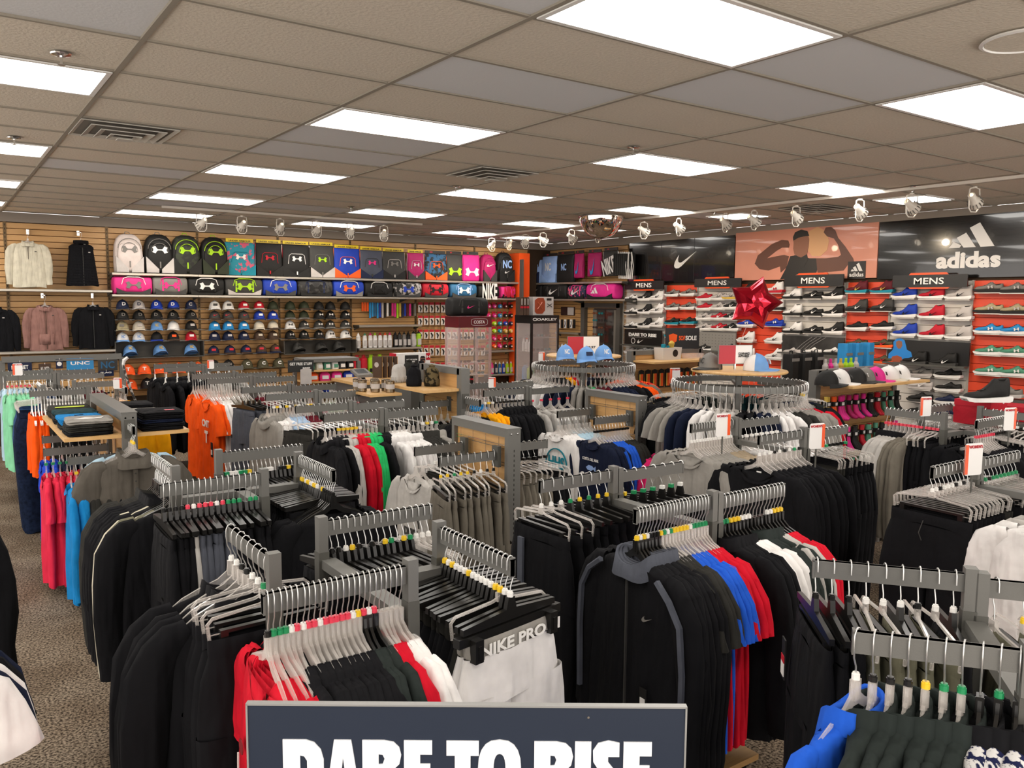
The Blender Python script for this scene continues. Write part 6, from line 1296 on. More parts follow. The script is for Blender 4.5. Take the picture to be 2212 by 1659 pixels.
# cooler bags and bottles behind the caps
for i, (px, c, nm_) in enumerate([(1708, 'black', 'black cooler bag, left of three behind the caps'), (1735, 'black', 'black cooler bag, middle of three behind the caps'), (1762, 'black', 'black cooler bag, right of three behind the caps'), (1824, 'skyblue', 'bright blue cooler bag, left of three behind the caps'), (1848, 'skyblue', 'bright blue cooler bag, middle of three behind the caps'), (1872, 'skyblue', 'bright blue cooler bag, right of three behind the caps')]):
    yy = 2.30 if c == 'black' else 2.55; p = aty(px, 775, yy); t = thing('cooler_bag', nm_, 'cooler bag', (p.x, yy, 1.162), 0, 'cooler bags', mkmesh('cooler_bag', [bbox(.125, .12, .30 if c == 'black' else .36, .02)], bag_m(c)))
    part('zipper', box(-.055, .055, -.063, -.058, .23, .26), bag_m('midgrey'), t); part('handle', tube([(-.03, 0, .29), (-.02, 0, .33), (.02, 0, .33), (.03, 0, .29)], .005, 5), bag_m(c), t)
for i in range(7):
    c = ['ltgrey', 'hotpink', 'ltgrey', 'gold', 'lime', 'lime', 'ltgrey'][i]; p = aty(1783+i*11, 785, 2.2); t = thing('drink_pouch', 'small colourful bottle pack, %s from the left behind the caps' % ORD[i], 'bottle', (p.x, 2.2, 1.162), 0, 'bottle packs behind the caps', mkmesh('bottle', [lathe([(.03, 0), (.032, .02), (.032, .17), (.014, .20), (.014, .24)], 10)], bag_m(c)))
    part('label_band', lathe([(.0325, .05), (.0325, .13)], 10, caps=False), bag_m('white'), t)
only('display_table', [box(-.75, 1.0, -.27, .27, 1.13, 1.16), box(-.72, -.68, -.2, .2, 0, 1.13), box(.68, .72, -.2, .2, 0, 1.13)], STEEL2, 'grey top behind the row of caps carrying cooler bags', 'table', (aty(1785, 790, 2.40).x, 2.41, 0))
# shoe boxes and floor shoes at the far right
def shoe_box(px, py, z, w, d, h, c, lab, rz=.1, y=None):
    q = atz(px, py, z); t = thing('shoe_box', lab, 'box', (q.x, q.y, z), rz, None, mkmesh('shoe_box', [box(-w/2, w/2, -d/2, d/2, 0, h*.72)], bag_m(c)))
    part('lid', box(-w/2-.004, w/2+.004, -d/2-.004, d/2+.004, h*.66, h), bag_m(c), t); part('side_label', box(-w*.42, -w*.1, -d/2-.006, -d/2-.003, h*.15, h*.5), bag_m('white'), t); logo('nike', GW, t, w*.25, -d/2-.006, h*.82, .022); return t
shoe_box(2110, 912, 1.0, .34, .24, .13, 'red', 'red shoe box at the bottom of the pile near the orange shoe wall'); shoe_box(2118, 898, 1.13, .34, .24, .13, 'red', 'red shoe box on top of the pile with a white label'); shoe_box(2190, 905, 1.0, .30, .24, .12, 'red', 'red shoe box beside the pile at the right edge')
only('display_table', [box(-.45, .6, -.3, .3, .97, .998), box(-.42, -.38, -.25, .25, 0, .97), box(.5, .54, -.25, .25, 0, .97)], STEEL2, 'low grey table carrying the red shoe boxes', 'table', (atz(2130, 905, 1.0).x, atz(2130, 905, 1.0).y, 0))
q = atz(2130, 868, 1.262)
shoe(0, 0, 'black', 'white', 'black', None, 'white', True, 'black high top shoe standing on the red shoe boxes', led=False, loc=(q.x, q.y, 1.262), rz=-.6, s=1.1)
only('riser', box(-.3, .3, -.12, .12, 0, .05), STEEL2, 'dark riser carrying the large grey running shoe', 'display stand', (8.6, Rloc(2175, 860, .3).y, Rloc(2175, 860, .3).z-.052), -PI/2)
shoe(2175, 858, 'midgrey', 'ltgrey', 'midgrey', None, 'white', False, 'large grey running shoe on a dark riser at the right edge', led=False, dep=.35, s=1.05)
# ---- sunglasses tower (maroon header) and black display cabinet
MAR = mat('header_maroon', '5e161c', .3)
def sunglasses(x, y, z, rz, c, lab, gr):
    t = thing('sunglasses', lab, 'sunglasses', (x, y, z), rz, gr)
    for s in (-1, 1): part('lens', prism(el(s*.032, 0, .027, .018, 12, .9), -.003, .003), c, t); part('temple', tube([(s*.062, 0, .008), (s*.064, .06, .006), (s*.062, .11, -.008)], .0022, 4), BLK, t)
    part('bridge', tube([(-.012, 0, .006), (0, -.002, .01), (.012, 0, .006)], .002, 4), BLK, t)
def tower(nm, label, x, y, w, d, ztop, head, frame, hm, word, shelves, inner_z0=.75):
    t = thing(nm, label, 'display cabinet', (x, y, 0)); 
    part('header', box(-w/2, w/2, -d/2, d/2, ztop-head, ztop), hm, t)
    lettering(word, WHT, t, w*.12 if word == 'COSTA' else w*.05, -d/2-.002, ztop-head/2, w*.34 if word == 'COSTA' else w*.72, head*.30, bold=.02)
    if word == 'COSTA': part('oval_frame', tube([(w*.12+w*.25*sgp(cos(2*PI*k/20), .5), -d/2-.003, ztop-head/2+head*.32*sgp(sin(2*PI*k/20), .5)) for k in range(21)], .002, 4), WHT, t)
    else: part('ring_mark', tube([(-w*.38+.035*cos(2*PI*k/16), -d/2-.003, ztop-head/2+.018*sin(2*PI*k/16)) for k in range(17)], .005, 4), WHT, t)
    for sx in (-1, 1):
        for sy in (-1, 1): part('corner_post', box(sx*w/2-(.03 if sx > 0 else 0), sx*w/2+(.03 if sx < 0 else 0), sy*d/2-(.03 if sy > 0 else 0), sy*d/2+(.03 if sy < 0 else 0), .3, ztop-head), frame, t)
    part('base_cabinet', box(-w/2, w/2, -d/2, d/2, 0, .32), hm, t)
    part('pane', box(-w/2+.03, w/2-.03, -d/2+.004, -d/2+.008, .33, ztop-head), ACRYL, t); part('pane', box(-w/2+.004, -w/2+.008, -d/2+.03, d/2-.03, .33, ztop-head), ACRYL, t)
    for k, z in enumerate(shelves):
        part('glass_shelf', box(-w/2+.03, w/2-.03, -d/2+.03, d/2-.03, z-.006, z), clear('shelf_glass', 'e0d0cc', .35), t)
    return t
cx_ = aty(991, 690, 6.62).x; cw_ = aty(1062, 690, 6.62).x-cx_; ct = aty(1025, 684, 6.62).z
shv = [ct-.145-.16*k for k in range(1, 7)]
tower('sunglasses_tower', 'clear acrylic sunglasses tower with a maroon COSTA header', cx_+cw_/2, 6.80, cw_, .36, ct, .145, clear('acrylic_post', 'c9aaa6', .55), MAR, 'COSTA', shv)
LN = [mat('lens_dark', '241c22', .15), mat('lens_teal', '1d6a72', .12, metal=.4), mat('lens_brown', '5a3420', .15)]
for k, z in enumerate(shv):
    for i in range(2): sunglasses(cx_+cw_*(.3+.42*i), 6.66, z+.025, rnd.uniform(-.2, .2), LN[(k+i) % 3], 'sunglasses, %s shelf %s side of the maroon header tower' % (ORD[k], ('left', 'right')[i]), 'sunglasses in the acrylic tower'); 
    for i in range(2): sunglasses(cx_+.06+.0, 6.72+.12*i, z+.025, -PI/2+.2, LN[(k+i+1) % 3], 'sunglasses, %s shelf %s towards the left pane of the acrylic tower' % (ORD[k], ('front', 'rear')[i]), 'sunglasses in the acrylic tower')
duffel(None, 0, 0, 0, 0, 'black', None, 'dkgrey', 'nike', 'pink', 'black duffel bag with pink speckles standing on the sunglasses tower', gr=None, T=(Vector((cx_+cw_/2-.04, 6.78, ct+.002)), -.15, .27, .25), D=.14, pat=None, ls=.2)
ox = aty(1148, 690, 6.99).x; ow = aty(1208, 690, 6.99).x-ox; ot = aty(1180, 681, 6.99).z
tower('display_cabinet', 'black sunglasses display cabinet with white OAKLEY lettering', ox+ow/2, 7.2, ow, .42, ot, .12, BLK, BLK, 'OAKLEY', [ot-.12-.21*k for k in range(1, 6)])
part('back_panel', box(-ow/2+.03, ow/2-.03, .15, .17, .33, ot-.12), mat('cabinet_back', '6a5e58', .5), bpy.data.objects['display_cabinet'])
for k in range(5):
    z = ot-.12-.21*(k+1)
    for i in range(3): sunglasses(ox+.09+ow*.27*i, 7.08, z+.03, rnd.uniform(-.2, .2), LN[(k*2+i) % 3], 'sunglasses, %s shelf of the black cabinet, %s one' % (ORD[k], ('left', 'middle', 'right')[i]), 'sunglasses in the black cabinet')
for k in range(2):  # bottles and jugs added to imitate a reflection in the cabinet's side pane
    for i in range(3):
        if k == 0: c = ['ltgrey', 'orange', 'ltgrey'][i]; bt = thing('drinking_bottle', 'small pale bottle standing in for a reflection in the black cabinet, %s one' % ORD[i], 'bottle', (ox+.045, 7.08+.08*i, ot-.12-.42+.002), 0, 'bottles standing in for a reflection in the black cabinet', mkmesh('bottle', [lathe([(.025, 0), (.027, .01), (.027, .13), (.015, .15), (.015, .18)], 12)], bag_m('white'))); part('cap', lathe([(.016, .18), (.014, .20)], 10), bag_m(c), bt)
        elif i < 2: thing('drinking_jug', '%s jug standing in for a reflection in the black cabinet' % ('lime', 'bright blue')[i], 'bottle', (ox+.07, 7.09+.13*i, ot-.12-.84+.002), 0, None, mkmesh('jug', [lathe([(.055, 0), (.058, .02), (.058, .17), (.03, .19), (.03, .21)], 14)], bag_m(('lime', 'skyblue')[i])))
for i in range(4):
    bx = thing('drone_box', ['large white drone box with an orange hexagon picture on the black cabinet', 'narrow red and black drone box, first beside the large one', 'narrow red and black drone box, second beside the large one', 'narrow red and black drone box, leftmost on the black cabinet'][i], 'box', (ox+(.27 if i == 0 else .04-.055*i), 7.12, ot+.001), 0)
    if i == 0:
        part('carton', box(-.19, .19, -.06, .06, 0, .27), bag_m('ltgrey'), bx); part('hexagon_print', prism([(-.16, .05), (-.16, .22), (-.10, .255), (.0, .255), (.03, .2), (.03, .07), (-.02, .02), (-.12, .02)], -.063, -.06), mat('print_rust', '8e3a1c', .4), bx)
        for a in (0, PI/2): part('drone_print', tube([(-.065-.06*cos(a+.8), -.065, .14-.07*sin(a+.8)), (-.065+.06*cos(a+.8), -.065, .14+.07*sin(a+.8))], .008, 5), mat('print_brown', '9a4a2c', .4), bx)
        part('drone_print', tube([(.07, -.063, .12), (.16, -.063, .17)], .005, 4), BK, bx); part('drone_print', tube([(.07, -.063, .17), (.16, -.063, .12)], .005, 4), BK, bx); part('title_print', box(.06, .15, -.063, -.06, .215, .25), BK, bx)
    else:
        part('carton', box(-.024, .024, -.06, .06, 0, .26), bag_m('brown'), bx); part('red_band', box(-.0245, .0245, -.062, -.06, .10, .13), bag_m('red'), bx); part('spine_print', box(-.008, .008, -.063, -.061, .15, .24), bag_m('ltgrey'), bx)
# ---- hanging goods on the bag wall
def hang(nm, cat, px, py0, py1, w, mk, label, gr, dep=.12, rz=0):
    a = aty(px, py0, YL-dep); b_ = aty(px, py1, YL-dep); t = thing(nm, label, cat, (a.x, YL-dep, a.z), rz, gr); h = a.z-b_.z
    mk(t, w, h); part('peg', tube([(0, dep, .012), (0, -.04, .012)], .003, 4), CHROME, t); return t
RC = mat('card_red', 'b3202e', .4); WC = mat('card_offwhite', 'cfc6bf', .45)
def pack(t, w, h):
    part('header_card', box(-w/2, w/2, -.004, .004, -h*.25, 0), RC, t); part('card', box(-w/2, w/2, -.004, .004, -h, -h*.25), WC, t)
    part('support_strap', tube([(-w*.2, -.008, -h*.35), (w*.12, -.008, -h*.6), (-w*.05, -.008, -h*.9)], [.012, .016, .010], 6), BLK, t)
rows_ = [(653, 675), (682, 702), (712, 732), (746, 768), (783, 800)]
n_ = 0
for r, (y0, y1) in enumerate(rows_):
    for i in range(12):
        px = 908+i*12.3
        hang('support_pack', 'sport support', px, y0, y1, .085, pack, 'red topped white sports support pack, %s in the %s row' % (ORD[i], ORD[r]), 'sports support packs on pegs', dep=.1)
def roll(c):
    def f(t, w, h):
        part('card', box(-w/2, w/2, -.002, .002, -h*.5, 0), RC, t); part('roll', lathe([(.034, 0), (.036, .004), (.036, .05), (.034, .054)], 16), bag_m(c), t, xf(0, -.004, -h*.62, 0, PI/2)); part('core', cyl(.014, .05, .056, 10), bag_m('white'), t, xf(0, -.004, -h*.62, 0, PI/2))
    return f
rc = [['pink', 'hotpink', 'skyblue', 'maroon', 'black'], ['pink', 'hotpink', 'skyblue', 'black', 'black'], ['hotpink', 'lime', 'teal', 'royal', 'navy'], ['red', 'lime', 'teal', 'gold', 'gold'], ['red', 'pink', 'red', 'black', 'black'], ['green', 'orange', 'hotpink', 'black', 'black']]
for r, y0 in enumerate([653, 673, 690, 706, 723, 739]):
    for i in range(5): hang('tape_roll', 'tape', 1054+i*12, y0, y0+14, .08, roll(rc[r][i]), '%s tape roll, %s in the %s row right of the sunglasses tower' % ({'lime': 'lime green', 'skyblue': 'light blue', 'hotpink': 'hot pink', 'gold': 'yellow'}.get(rc[r][i], rc[r][i]), ORD[i], ORD[r]), 'sports tape rolls on pegs', dep=.1)
ly = ['orange', 'orange', 'orange', 'skyblue', 'skyblue', 'blueprint', 'skyblue', 'royal', 'ltgrey', 'black', 'white', 'black', 'pink', 'hotpink', 'lime', 'gold', 'navy', 'royal', 'maroon', 'hotpink', 'black', 'midgrey']
for i, c in enumerate(ly):
    px = 783+i*5.4
    def f(t, w, h, c=c):
        part('strap', box(-.016, .016, -.006, .006, -h, 0), bag_m(c), t); part('strap', box(-.010, .010, .008, .014, -h*.92, 0), bag_m(c), t)
    hang('lanyard', 'lanyard', px, 653+i*.15, 672 if i < 3 else 684+rnd.uniform(-2, 4), .03, f, '%s lanyard, %s in the row right of the caps' % ({'lime': 'lime green', 'skyblue': 'sky blue', 'blueprint': 'blue', 'gold': 'yellow', 'hotpink': 'hot pink', 'ltgrey': 'pale grey', 'midgrey': 'grey'}.get(c, c), OR2(i)), 'lanyards on pegs', dep=.12)
def bottle(px, zs, h, body, capc, label, gr, r=.036, jug=False):
    a = aty(px, 740, YL-.15); b = MB()
    pr = [(r*.95, 0), (r, .01), (r, h*.62), (r*.93, h*.66), (r*.93, h*.72), (r, h*.76), (r*.55, h*.84)] if not jug else [(r*.9, 0), (r, .02), (r, h*.68), (r*.94, h*.72), (r, h*.76), (r*.9, h*.84), (r*.5, h*.88)]
    b.add(lathe(pr, 14), bag_m(body)); t = thing('drinking_bottle' if not jug else 'drinking_jug', label, 'bottle', (a.x, YL-.15, zs+.001), 0, gr, b.mesh('bottle', True))
    part('cap', lathe([(r*.6, h*.83), (r*.55, h*.90), (r*.25, h*.93), (r*.22, h)], 12), bag_m(capc), t); part('wrap', box(-r*.7, r*.7, -r-.003, -r*.6, h*.12, h*.5) if not jug else box(-r*.7, r*.7, -r-.003, -r*.6, h*.08, h*.28), bag_m('ltgrey' if not jug else 'black'), t)
    if jug: part('handle', tube([(-r*.5, 0, h*.86), (-r*.4, 0, h*1.02), (r*.4, 0, h*1.02), (r*.5, 0, h*.86)], .006, 5), bag_m(capc), t)
for i, px in enumerate([774, 788, 800, 810, 821, 832, 842]): bottle(px, zF, .25, 'white', ['white', 'green', 'pink', 'lime', 'red', 'orange', 'pink'][i], 'white drinking bottle, %s on the bottle shelf' % ORD[i], 'white bottles', .036)
for i, px in enumerate([854, 863, 873, 882]): bottle(px, zF, .26, ['black', 'dkgrey', 'midgrey', 'black'][i], 'black', 'dark sports bottle, %s after the white ones' % ORD[i], 'dark sports bottles', .036)
for i, (px, c) in enumerate([(893, 'ltgrey'), (904, 'lime')]): bottle(px, zF, .27, c, 'black', '%s sports bottle at the right end of the bottle shelf' % ('pale grey', 'lime green')[i], None, .045)
for i, (px, c, n) in enumerate([(771, 'red', 'red jug, left of two on the low shelf'), (785, 'red', 'red jug, right of two on the low shelf'), (801, 'lime', 'lime green jug, left of two on the low shelf'), (820, 'lime', 'lime green jug, right of two on the low shelf')]): bottle(px, zG, .30, c, c, n, 'large drinking jugs', .062, True)
for i, c in enumerate(['pink', 'navy', 'blueprint', 'royal', 'lime', 'lime']): bottle(1063+i*8.2, zI, .22, c, 'white' if c != 'pink' else 'pink', '%s spray bottle, %s on the shelf right of the tower' % ({'lime': 'lime', 'blueprint': 'blue'}.get(c, c), ORD[i]), 'spray bottles', .028)
for i in range(6):
    t = thing('cable_pack', 'small %s gadget pack, %s above the little shelf by the doorway' % (['white', 'black'][i % 2], ORD[i]), 'gadget', atx(1208+i*6.5, 690, XR-.1), -PI/2, 'gadget packs'); part('card', box(-.03, .03, -.004, .004, -.16, 0), bag_m(['white', 'black'][i % 2]), t); part('cable', tube([(0, -.01, -.03), (.015, -.012, -.08), (-.01, -.012, -.14)], .006, 5), bag_m('black'), t); part('peg', tube([(0, .1, .005), (0, -.02, .005)], .003, 4), CHROME, t)
for i in range(5): q = atx(1206+i*8, 762, XR-.06); bb = thing('lotion_bottle', 'white bottle, %s on the low shelf beside the doorway' % ORD[i], 'bottle', (XR-.06, q.y, atx(1225, 764, XR-.12).z+.001), 0, 'white bottles by the doorway', mkmesh('bottle', [lathe([(.025, 0), (.027, .01), (.027, .13), (.012, .15), (.012, .17)], 10)], bag_m('white'))); part('label_band', lathe([(.0275, .03), (.0275, .09)], 10, caps=False), bag_m('maroon'), bb)
q = atx(1226, 672, XR-.02); t = thing('wall_sign', 'dark panel with pale gadget pictures beside the doorway', 'sign', q, -PI/2); part('board', box(-.2, .2, 0, .015, -.08, .08), mat('panel_brown', '3a2420', .5), t); part('print', box(.0, .18, -.002, 0, -.07, .07), WC, t)
# spinner of sunglasses in the doorway
q = Vector((8.3, atx(1307, 700, 8.3).y, 0)); t = thing('spinner_rack', 'dark sunglasses spinner rack standing before the doorway', 'display stand', q)
part('pole', cyl(.015, 0, 1.85, 10), BLK, t); part('base', cyl(.2, 0, .03, 20), BLK, t); part('core', box(-.10, .10, -.10, .10, .5, 1.82), clear('spinner_core', '2a2624', .8), t); part('top_cap', box(-.13, .13, -.13, .13, 1.82, 1.85), BLK, t)
for k in range(11):
    for s in range(2): sunglasses(q.x-.16, q.y-.07+.14*s, .62+k*.115, -PI/2, LN[(k+s) % 3], 'sunglasses on the doorway spinner, %s from below, %s column' % (ORD[k], ('right', 'left')[s]), 'sunglasses on the spinner')
# ---- candy stand, till, mugs, hats, display
ys_ = 6.15; a = aty(657, 776, ys_); b_ = aty(774, 776, ys_); W2 = (b_.x-a.x)/2; zt = a.z
cs = thing('candy_stand', 'grey framed stand with sweets on light wooden shelves by the till', 'display stand', ((a.x+b_.x)/2, ys_, 0))
part('top_rail', box(-W2, W2, -.02, .32, zt-.04, zt), STEEL, cs)
for s in (-1, 1): part('side', [box(s*W2-.02, s*W2+.02, -.02, .02, 0, zt-.04), box(s*W2-.02, s*W2+.02, .28, .32, 0, zt-.04)], STEEL, cs)
part('back_panel', box(-W2+.02, W2-.02, .29, .30, .1, zt-.04), MAPLE, cs)
zsh = [aty(715, y, ys_).z for y in (798, 822, 850)]
for z in zsh: part('shelf', box(-W2+.02, W2-.02, -.02, .29, z-.02, z), MAPLE_TOP, cs)
cc = [['green', 'cream', 'green', 'white', 'dkgrey', 'black'], ['orange', 'pink', 'hotpink', 'royal'], ['red', 'royal', 'red']]
for k, z in enumerate(zsh):
    n = len(cc[k])
    for i, c in enumerate(cc[k]):
        w_ = (2*W2-.08)/n; t = thing('sweet_packet', '%s sweet packet, %s on the %s shelf of the candy stand' % ({'hotpink': 'hot pink', 'dkgrey': 'dark grey'}.get(c, c), ORD[i], ORD[k]), 'packet', (cs.location.x-W2+.04+w_*(i+.5), ys_+.05, z+.001), rnd.uniform(-.15, .15), 'sweet packets', mkmesh('packet', [loft([se_ring(w_*.42, .05, 0, 12), se_ring(w_*.45, .055, .03, 12), se_ring(w_*.40, .04, .075, 12), se_ring(w_*.2, .01, .10, 12)], caps=True)], bag_m(c)))
        part('label_band', box(-w_*.25, w_*.25, -.058, -.05, .02, .06), bag_m('white' if c != 'white' else 'green'), t)
t = thing('sale_sign', 'black sign with white GET FREE STUFF lettering beside the candy stand', 'sign', aty(650, 790, 6.0)-Vector((0, 0, 0)), -.2); part('board', box(-.14, .14, 0, .01, -.07, .06), mat('sign_black', '121010', .35), t); lettering('GET FREE STUFF', WHT, t, 0, -.002, .02, .24, .03, bold=.02); lettering('BEST', WHT, t, .06, -.002, -.03, .08, .025, bold=.02)
part('stem', box(-.006, .006, .01, .02, -1.36, -.05), STEEL2, t)
t = thing('brochure_stand', 'white folded brochure in a stand left of the candy stand', 'brochure', aty(661, 812, 5.95), -.3); part('brochure', prism([(-.06, -.09), (.06, -.09), (.06, .07), (.02, .09), (-.06, .07)], 0, .004), bag_m('ltgrey'), t); part('stem', box(-.006, .006, .006, .016, -1.26, 0), STEEL2, t)
xc = aty(800, 820, 5.6).x; zc_ = aty(800, 822, 5.6).z
t = thing('till_counter', 'light wooden till counter between the candy stand and the hats', 'counter', (xc+.05, 5.75, 0)); part('worktop', box(-.30, .42, -.3, .35, zc_-.03, zc_), MAPLE_TOP, t); part('body', box(-.27, .39, -.27, .32, 0, zc_-.03), STEEL, t)
t = thing('card_terminal', 'grey and black payment terminal on the till counter', 'card terminal', (aty(783, 815, 5.6).x, 5.62, zc_+.001), .2)
part('stand', loft([se_ring(.05, .05, 0, 12), se_ring(.03, .03, .03, 12), se_ring(.03, .03, .07, 12)], caps=True), BLK, t); part('body', loft([[(x*.10, y*.07, z+y*.03) for x, y in ((-1,-1),(1,-1),(1,1),(-1,1))] for z in (.07, .10)], caps=True), bag_m('midgrey'), t); part('screen', loft([[(x*.065, y*.042+.01, z+y*.018+.004) for x, y in ((-1,-1),(1,-1),(1,1),(-1,1))] for z in (.10, .102)], caps=True), mat('screen_dark', '26282c', .15), t)
for i in range(4):
    q = aty(815+i*11, 800, 5.85); t = thing('watch_box', 'tall dark boxed watch, %s of the row on the till counter' % ORD[i], 'box', (q.x, 5.85, zc_+.001), .5, 'boxed watches', mkmesh('box', [box(-.012, .012, -.06, .06, 0, .24)], bag_m('brown'))); part('window', lathe([(.03, 0), (.03, .002)], 14), bag_m('ltgrey'), t, xf(-.0125, 0, .15, 0, 0, -PI/2)); part('edge', box(.008, .014, -.062, -.058, 0, .24), MAPLE, t)
q = atz(830, 850, 1.20); t = thing('mug_table', 'small light wooden shelf stand carrying steel mugs', 'display stand', (q.x, q.y+.12, 0)); part('top', box(-.14, .14, -.16, .30, 1.18, 1.20), MAPLE_TOP, t); part('body', box(-.1, .1, -.12, .26, 0, 1.18), STEEL2, t)
for i, (dx, dy) in enumerate([(-.09, .10), (-.02, .0), (.07, -.09), (-.08, .22), (.03, .12), (.09, .03)]):
    m_ = thing('steel_mug', 'brushed steel mug with paper label, %s on the small stand' % ORD[i], 'mug', (q.x+dx, q.y+.12+dy, 1.201), rnd.uniform(0, 3), 'steel mugs', mkmesh('mug', [lathe([(.034, 0), (.036, .005), (.036, .09), (.037, .095), (.033, .10)], 18)], mat('brushed_steel', '9a8a74', .25, metal=1.0))); part('label_band', lathe([(.0368, .03), (.0368, .07)], 18, caps=False), bag_m('ltgrey'), m_)
HATS = [(865, 826, 'light grey', 'pale grey knitted hat with ribbed brim', .092, True), (898, 834, 'black', 'black fleece hat in the middle of the wooden shelf', .088, False), (937, 834, 'camouflage', 'camouflage fleece hat at the right of the shelf', .09, False), (888, 820, 'charcoal', 'dark hat behind the black fleece hat', .085, False), (914, 823, 'black', 'black hat with a tag at the back of the shelf', .08, False)]
for px, py, c, lab, r, rib in HATS:
    q = atz(px, py, 1.252); r *= .72
    t = thing('knitted_hat', lab, 'hat', (q.x, q.y+.03, 1.253), 0, None, mkmesh('knitted_hat', [lathe([(r*.98, 0), (r*1.02, .02), (r*1.02, .05), (r*.95, .055), (r*.93, .10), (r*.86, .125), (r*.65, .145), (r*.2, .155 if rib else .16)], 20)], cloth(c), True))
    for k in range(20 if rib else 0): part('rib', box(r*1.0, r*1.05, -.004, .004, .004, .048), cloth('light grey'), t, Matrix.Rotation(k*PI/10, 4, 'Z'))
    if not rib: part('gather', lathe([(r*.35, .15), (r*.45, .168), (r*.1, .178)], 8), cloth(c), t)
q = aty(893, 803, 6.0); t = thing('sunglasses_sign', 'white box display with red side and ULTIMATE YOUTH SUNGLASSES lettering', 'sign', (q.x, 6.0, q.z), -.1); W2 = (aty(928, 780, 6).x-aty(858, 780, 6).x)/2; H_ = aty(893, 763, 6).z-q.z
part('carton', box(-W2, W2, 0, .14, 0, H_), bag_m('white'), t); part('red_side', box(-W2-.03, -W2, -.003, .14, 0, H_), bag_m('red'), t); part('black_print', box(-W2*.5, W2*.3, -.003, 0, .02, H_*.9), PB, t); lettering('ULTIMATE YOUTH', WHT, t, -W2*.1, -.005, H_*.66, W2*.62, H_*.07, bold=.02); lettering('SUNGLASSES', WHT, t, -W2*.16, -.005, H_*.55, W2*.48, H_*.07, bold=.02)
pf = part('face_print', prism(el(W2*.55, H_*.6, .035, .05, 14), -.004, 0), SK2, t); part('glasses_print', box(W2*.55-.03, W2*.55+.03, -.006, -.004, H_*.6, H_*.6+.018), BK, t); part('cap_print', prism([(W2*.55-.035, H_*.72), (W2*.55+.035, H_*.72), (W2*.55+.02, H_*.84), (W2*.55-.02, H_*.84)], -.005, 0), BK, t); part('red_corner', box(W2*.75, W2, -.004, 0, H_*.62, H_), bag_m('red'), t); logo('ua', GW, t, W2*.88, -.006, H_*.8, .025); part('skin_print', prism([(W2*.4, 0), (W2*.75, 0), (W2*.7, H_*.35), (W2*.5, H_*.4)], -.004, 0), SK2, t)
part('pedestal', box(-W2-.03, W2, 0, .3, -q.z, 0), STEEL2, t)
for i in range(9): t = thing('hanging_pack', 'small dark striped pack, %s of the row below the sunglasses tower' % ORD[i], 'packet', aty(978+i*5.2, 812, 5.6), 0, 'striped packs'); part('card', box(-.014, .014, -.004, .004, -.11, 0), BLK, t); part('stripe', box(-.014, .014, -.006, -.004, -.05, -.03), RC, t)
t = thing('pack_rail', 'thin metal rail stand carrying the striped packs', 'display stand', aty(1000, 812, 5.6), 0); part('rail', tube([(-.16, .01, .004), (.18, .01, .004)], .004, 5), CHROME, t); part('stem', box(-.01, .01, .01, .03, -t.location.z, .0), STEEL2, t)
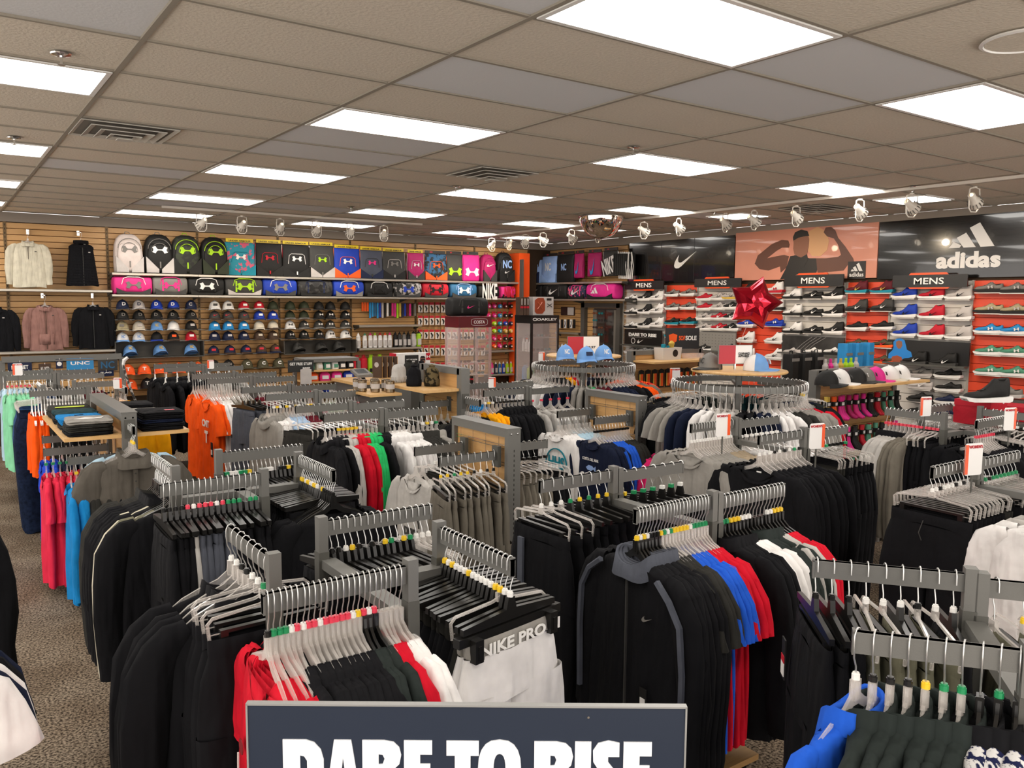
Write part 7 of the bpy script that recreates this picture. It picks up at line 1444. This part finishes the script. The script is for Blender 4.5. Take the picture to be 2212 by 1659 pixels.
# ---- plate display at the left, hockey stick
yp = 8.9; a = aty(3, 766, yp); b_ = aty(262, 768, yp); W2 = (b_.x-a.x)/2; zt = (a.z+b_.z)/2
ft = thing('plate_display', 'grey framed slatted display with novelty plates at the left', 'display stand', ((a.x+b_.x)/2, yp, 0))
part('top_beam', [box(-W2, W2, -.03, .05, zt-.05, zt), box(-W2, W2, -.06, .05, zt-.07, zt-.05)], STEEL, ft)
for s in (-1, 1): part('upright', box(s*W2-.03, s*W2+.03, -.03, .05, 0, zt-.05), STEEL, ft)
part('back', box(-W2+.03, W2-.03, .02, .03, .1, zt-.06), DARK, ft)
for k in range(9): part('slat', box(-W2+.03, W2-.03, .0, .02, zt-.155-k*.0785, zt-.083-k*.0785), MAPLE, ft)
for x0, x1, y0, y1, c, word, lab in [(16, 70, 782, 815, 'navy', 'MAGNET', 'navy magnet sheet at the left of the plate display'), (83, 111, 786, 815, 'brown', 'ALL I NEED', 'brown plaque reading ALL I NEED'), (120, 136, 776, 796, 'navy', None, 'small dark card with a round white print'), (143, 203, 775, 802, 'skyblue', 'UNC', 'shiny light blue number plate'), (211, 254, 776, 800, 'dkgrey', 'NC', 'dark number plate with blue letters'), (212, 246, 801, 812, 'navy', 'FLAG', 'narrow dark blue plate below the dark one')]:
    u = aty(x0, y0, yp-.05); v = aty(x1, y1, yp-.05); w2 = (v.x-u.x)/2; h2 = (u.z-v.z)/2; t = thing('novelty_plate', lab, 'plate', ((u.x+v.x)/2, yp-.05, (u.z+v.z)/2), 0, None); part('plate', box(-w2, w2, -.003, .003, -h2, h2), mat('plate_'+c, C[c], .25, coat=.5), t)
    if word: lettering(word, WHT if word != 'NC' else bag_m('blueprint'), t, 0, -.005, h2*.3 if word != 'NC' else 0, w2*1.4, h2*.5 if word != 'NC' else h2*1.2, bold=.02)
    else: part('round_print', lathe([(w2*.7, 0), (w2*.7, .002)], 18), WHT, t, xf(0, -.003, 0, 0, PI/2))
    part('peg', tube([(0, .06, h2+.01), (0, -.02, h2+.01), (0, -.02, h2-.01)], .003, 4), CHROME, t)
t = thing('hockey_stick', 'hockey stick with white taped blade leaning by the orange caps', 'hockey stick', aty(265, 785, 6.9), 0)
o = aty(265, 785, 6.9); pts = [aty(x, y, 6.9)-o for x, y in ((276, 772), (268, 778), (266, 788), (272, 812), (284, 845), (352, 1010))]
part('blade', tube([tuple(p_) for p_ in pts[:3]], [.018, .022, .016], 6), bag_m('white'), t); part('shaft', tube([tuple(p_) for p_ in pts[2:]], .013, 6), mat('shaft_tape', 'b8b4ae', .6, col2='3a3836', vscale=25, ramp=(.45, .5)), t)
# ---- white piping on the black jackets of the nearest rack
# ---- clothes at the picture edges
q = atz(-10, 1545, .88)
for i, c in enumerate(['white', 'navy', 'white', 'black', 'navy']):
    lc = (q.x-.235, q.y-.06+.055*i, AZ); g = garment('tee', c, lc, .15, 'the lower left corner rack', idx=i); g['label'] = '%s short sleeve shirt, %s of those at the lower left corner' % (c, ORD[i])
    h = thing('clothes_hanger', 'clear shirt hanger, %s of those at the lower left corner' % ORD[i], 'hanger', lc, .15, 'corner hangers', HB_ME['top']); ob('hook', HOOK_ME, h)
q2_ = atz(-95, 1180, .95)
g = garment('long', 'black', (q2_.x-.12, q2_.y, AZ), .1, 'left corner rack'); g['label'] = 'black long sleeve shirt just showing at the left edge'
o = [x for x in bpy.data.objects if x.get('label', '').startswith('clothes rack cut off')][0]; o.location = (q.x-.235, q.y+.25, 0)
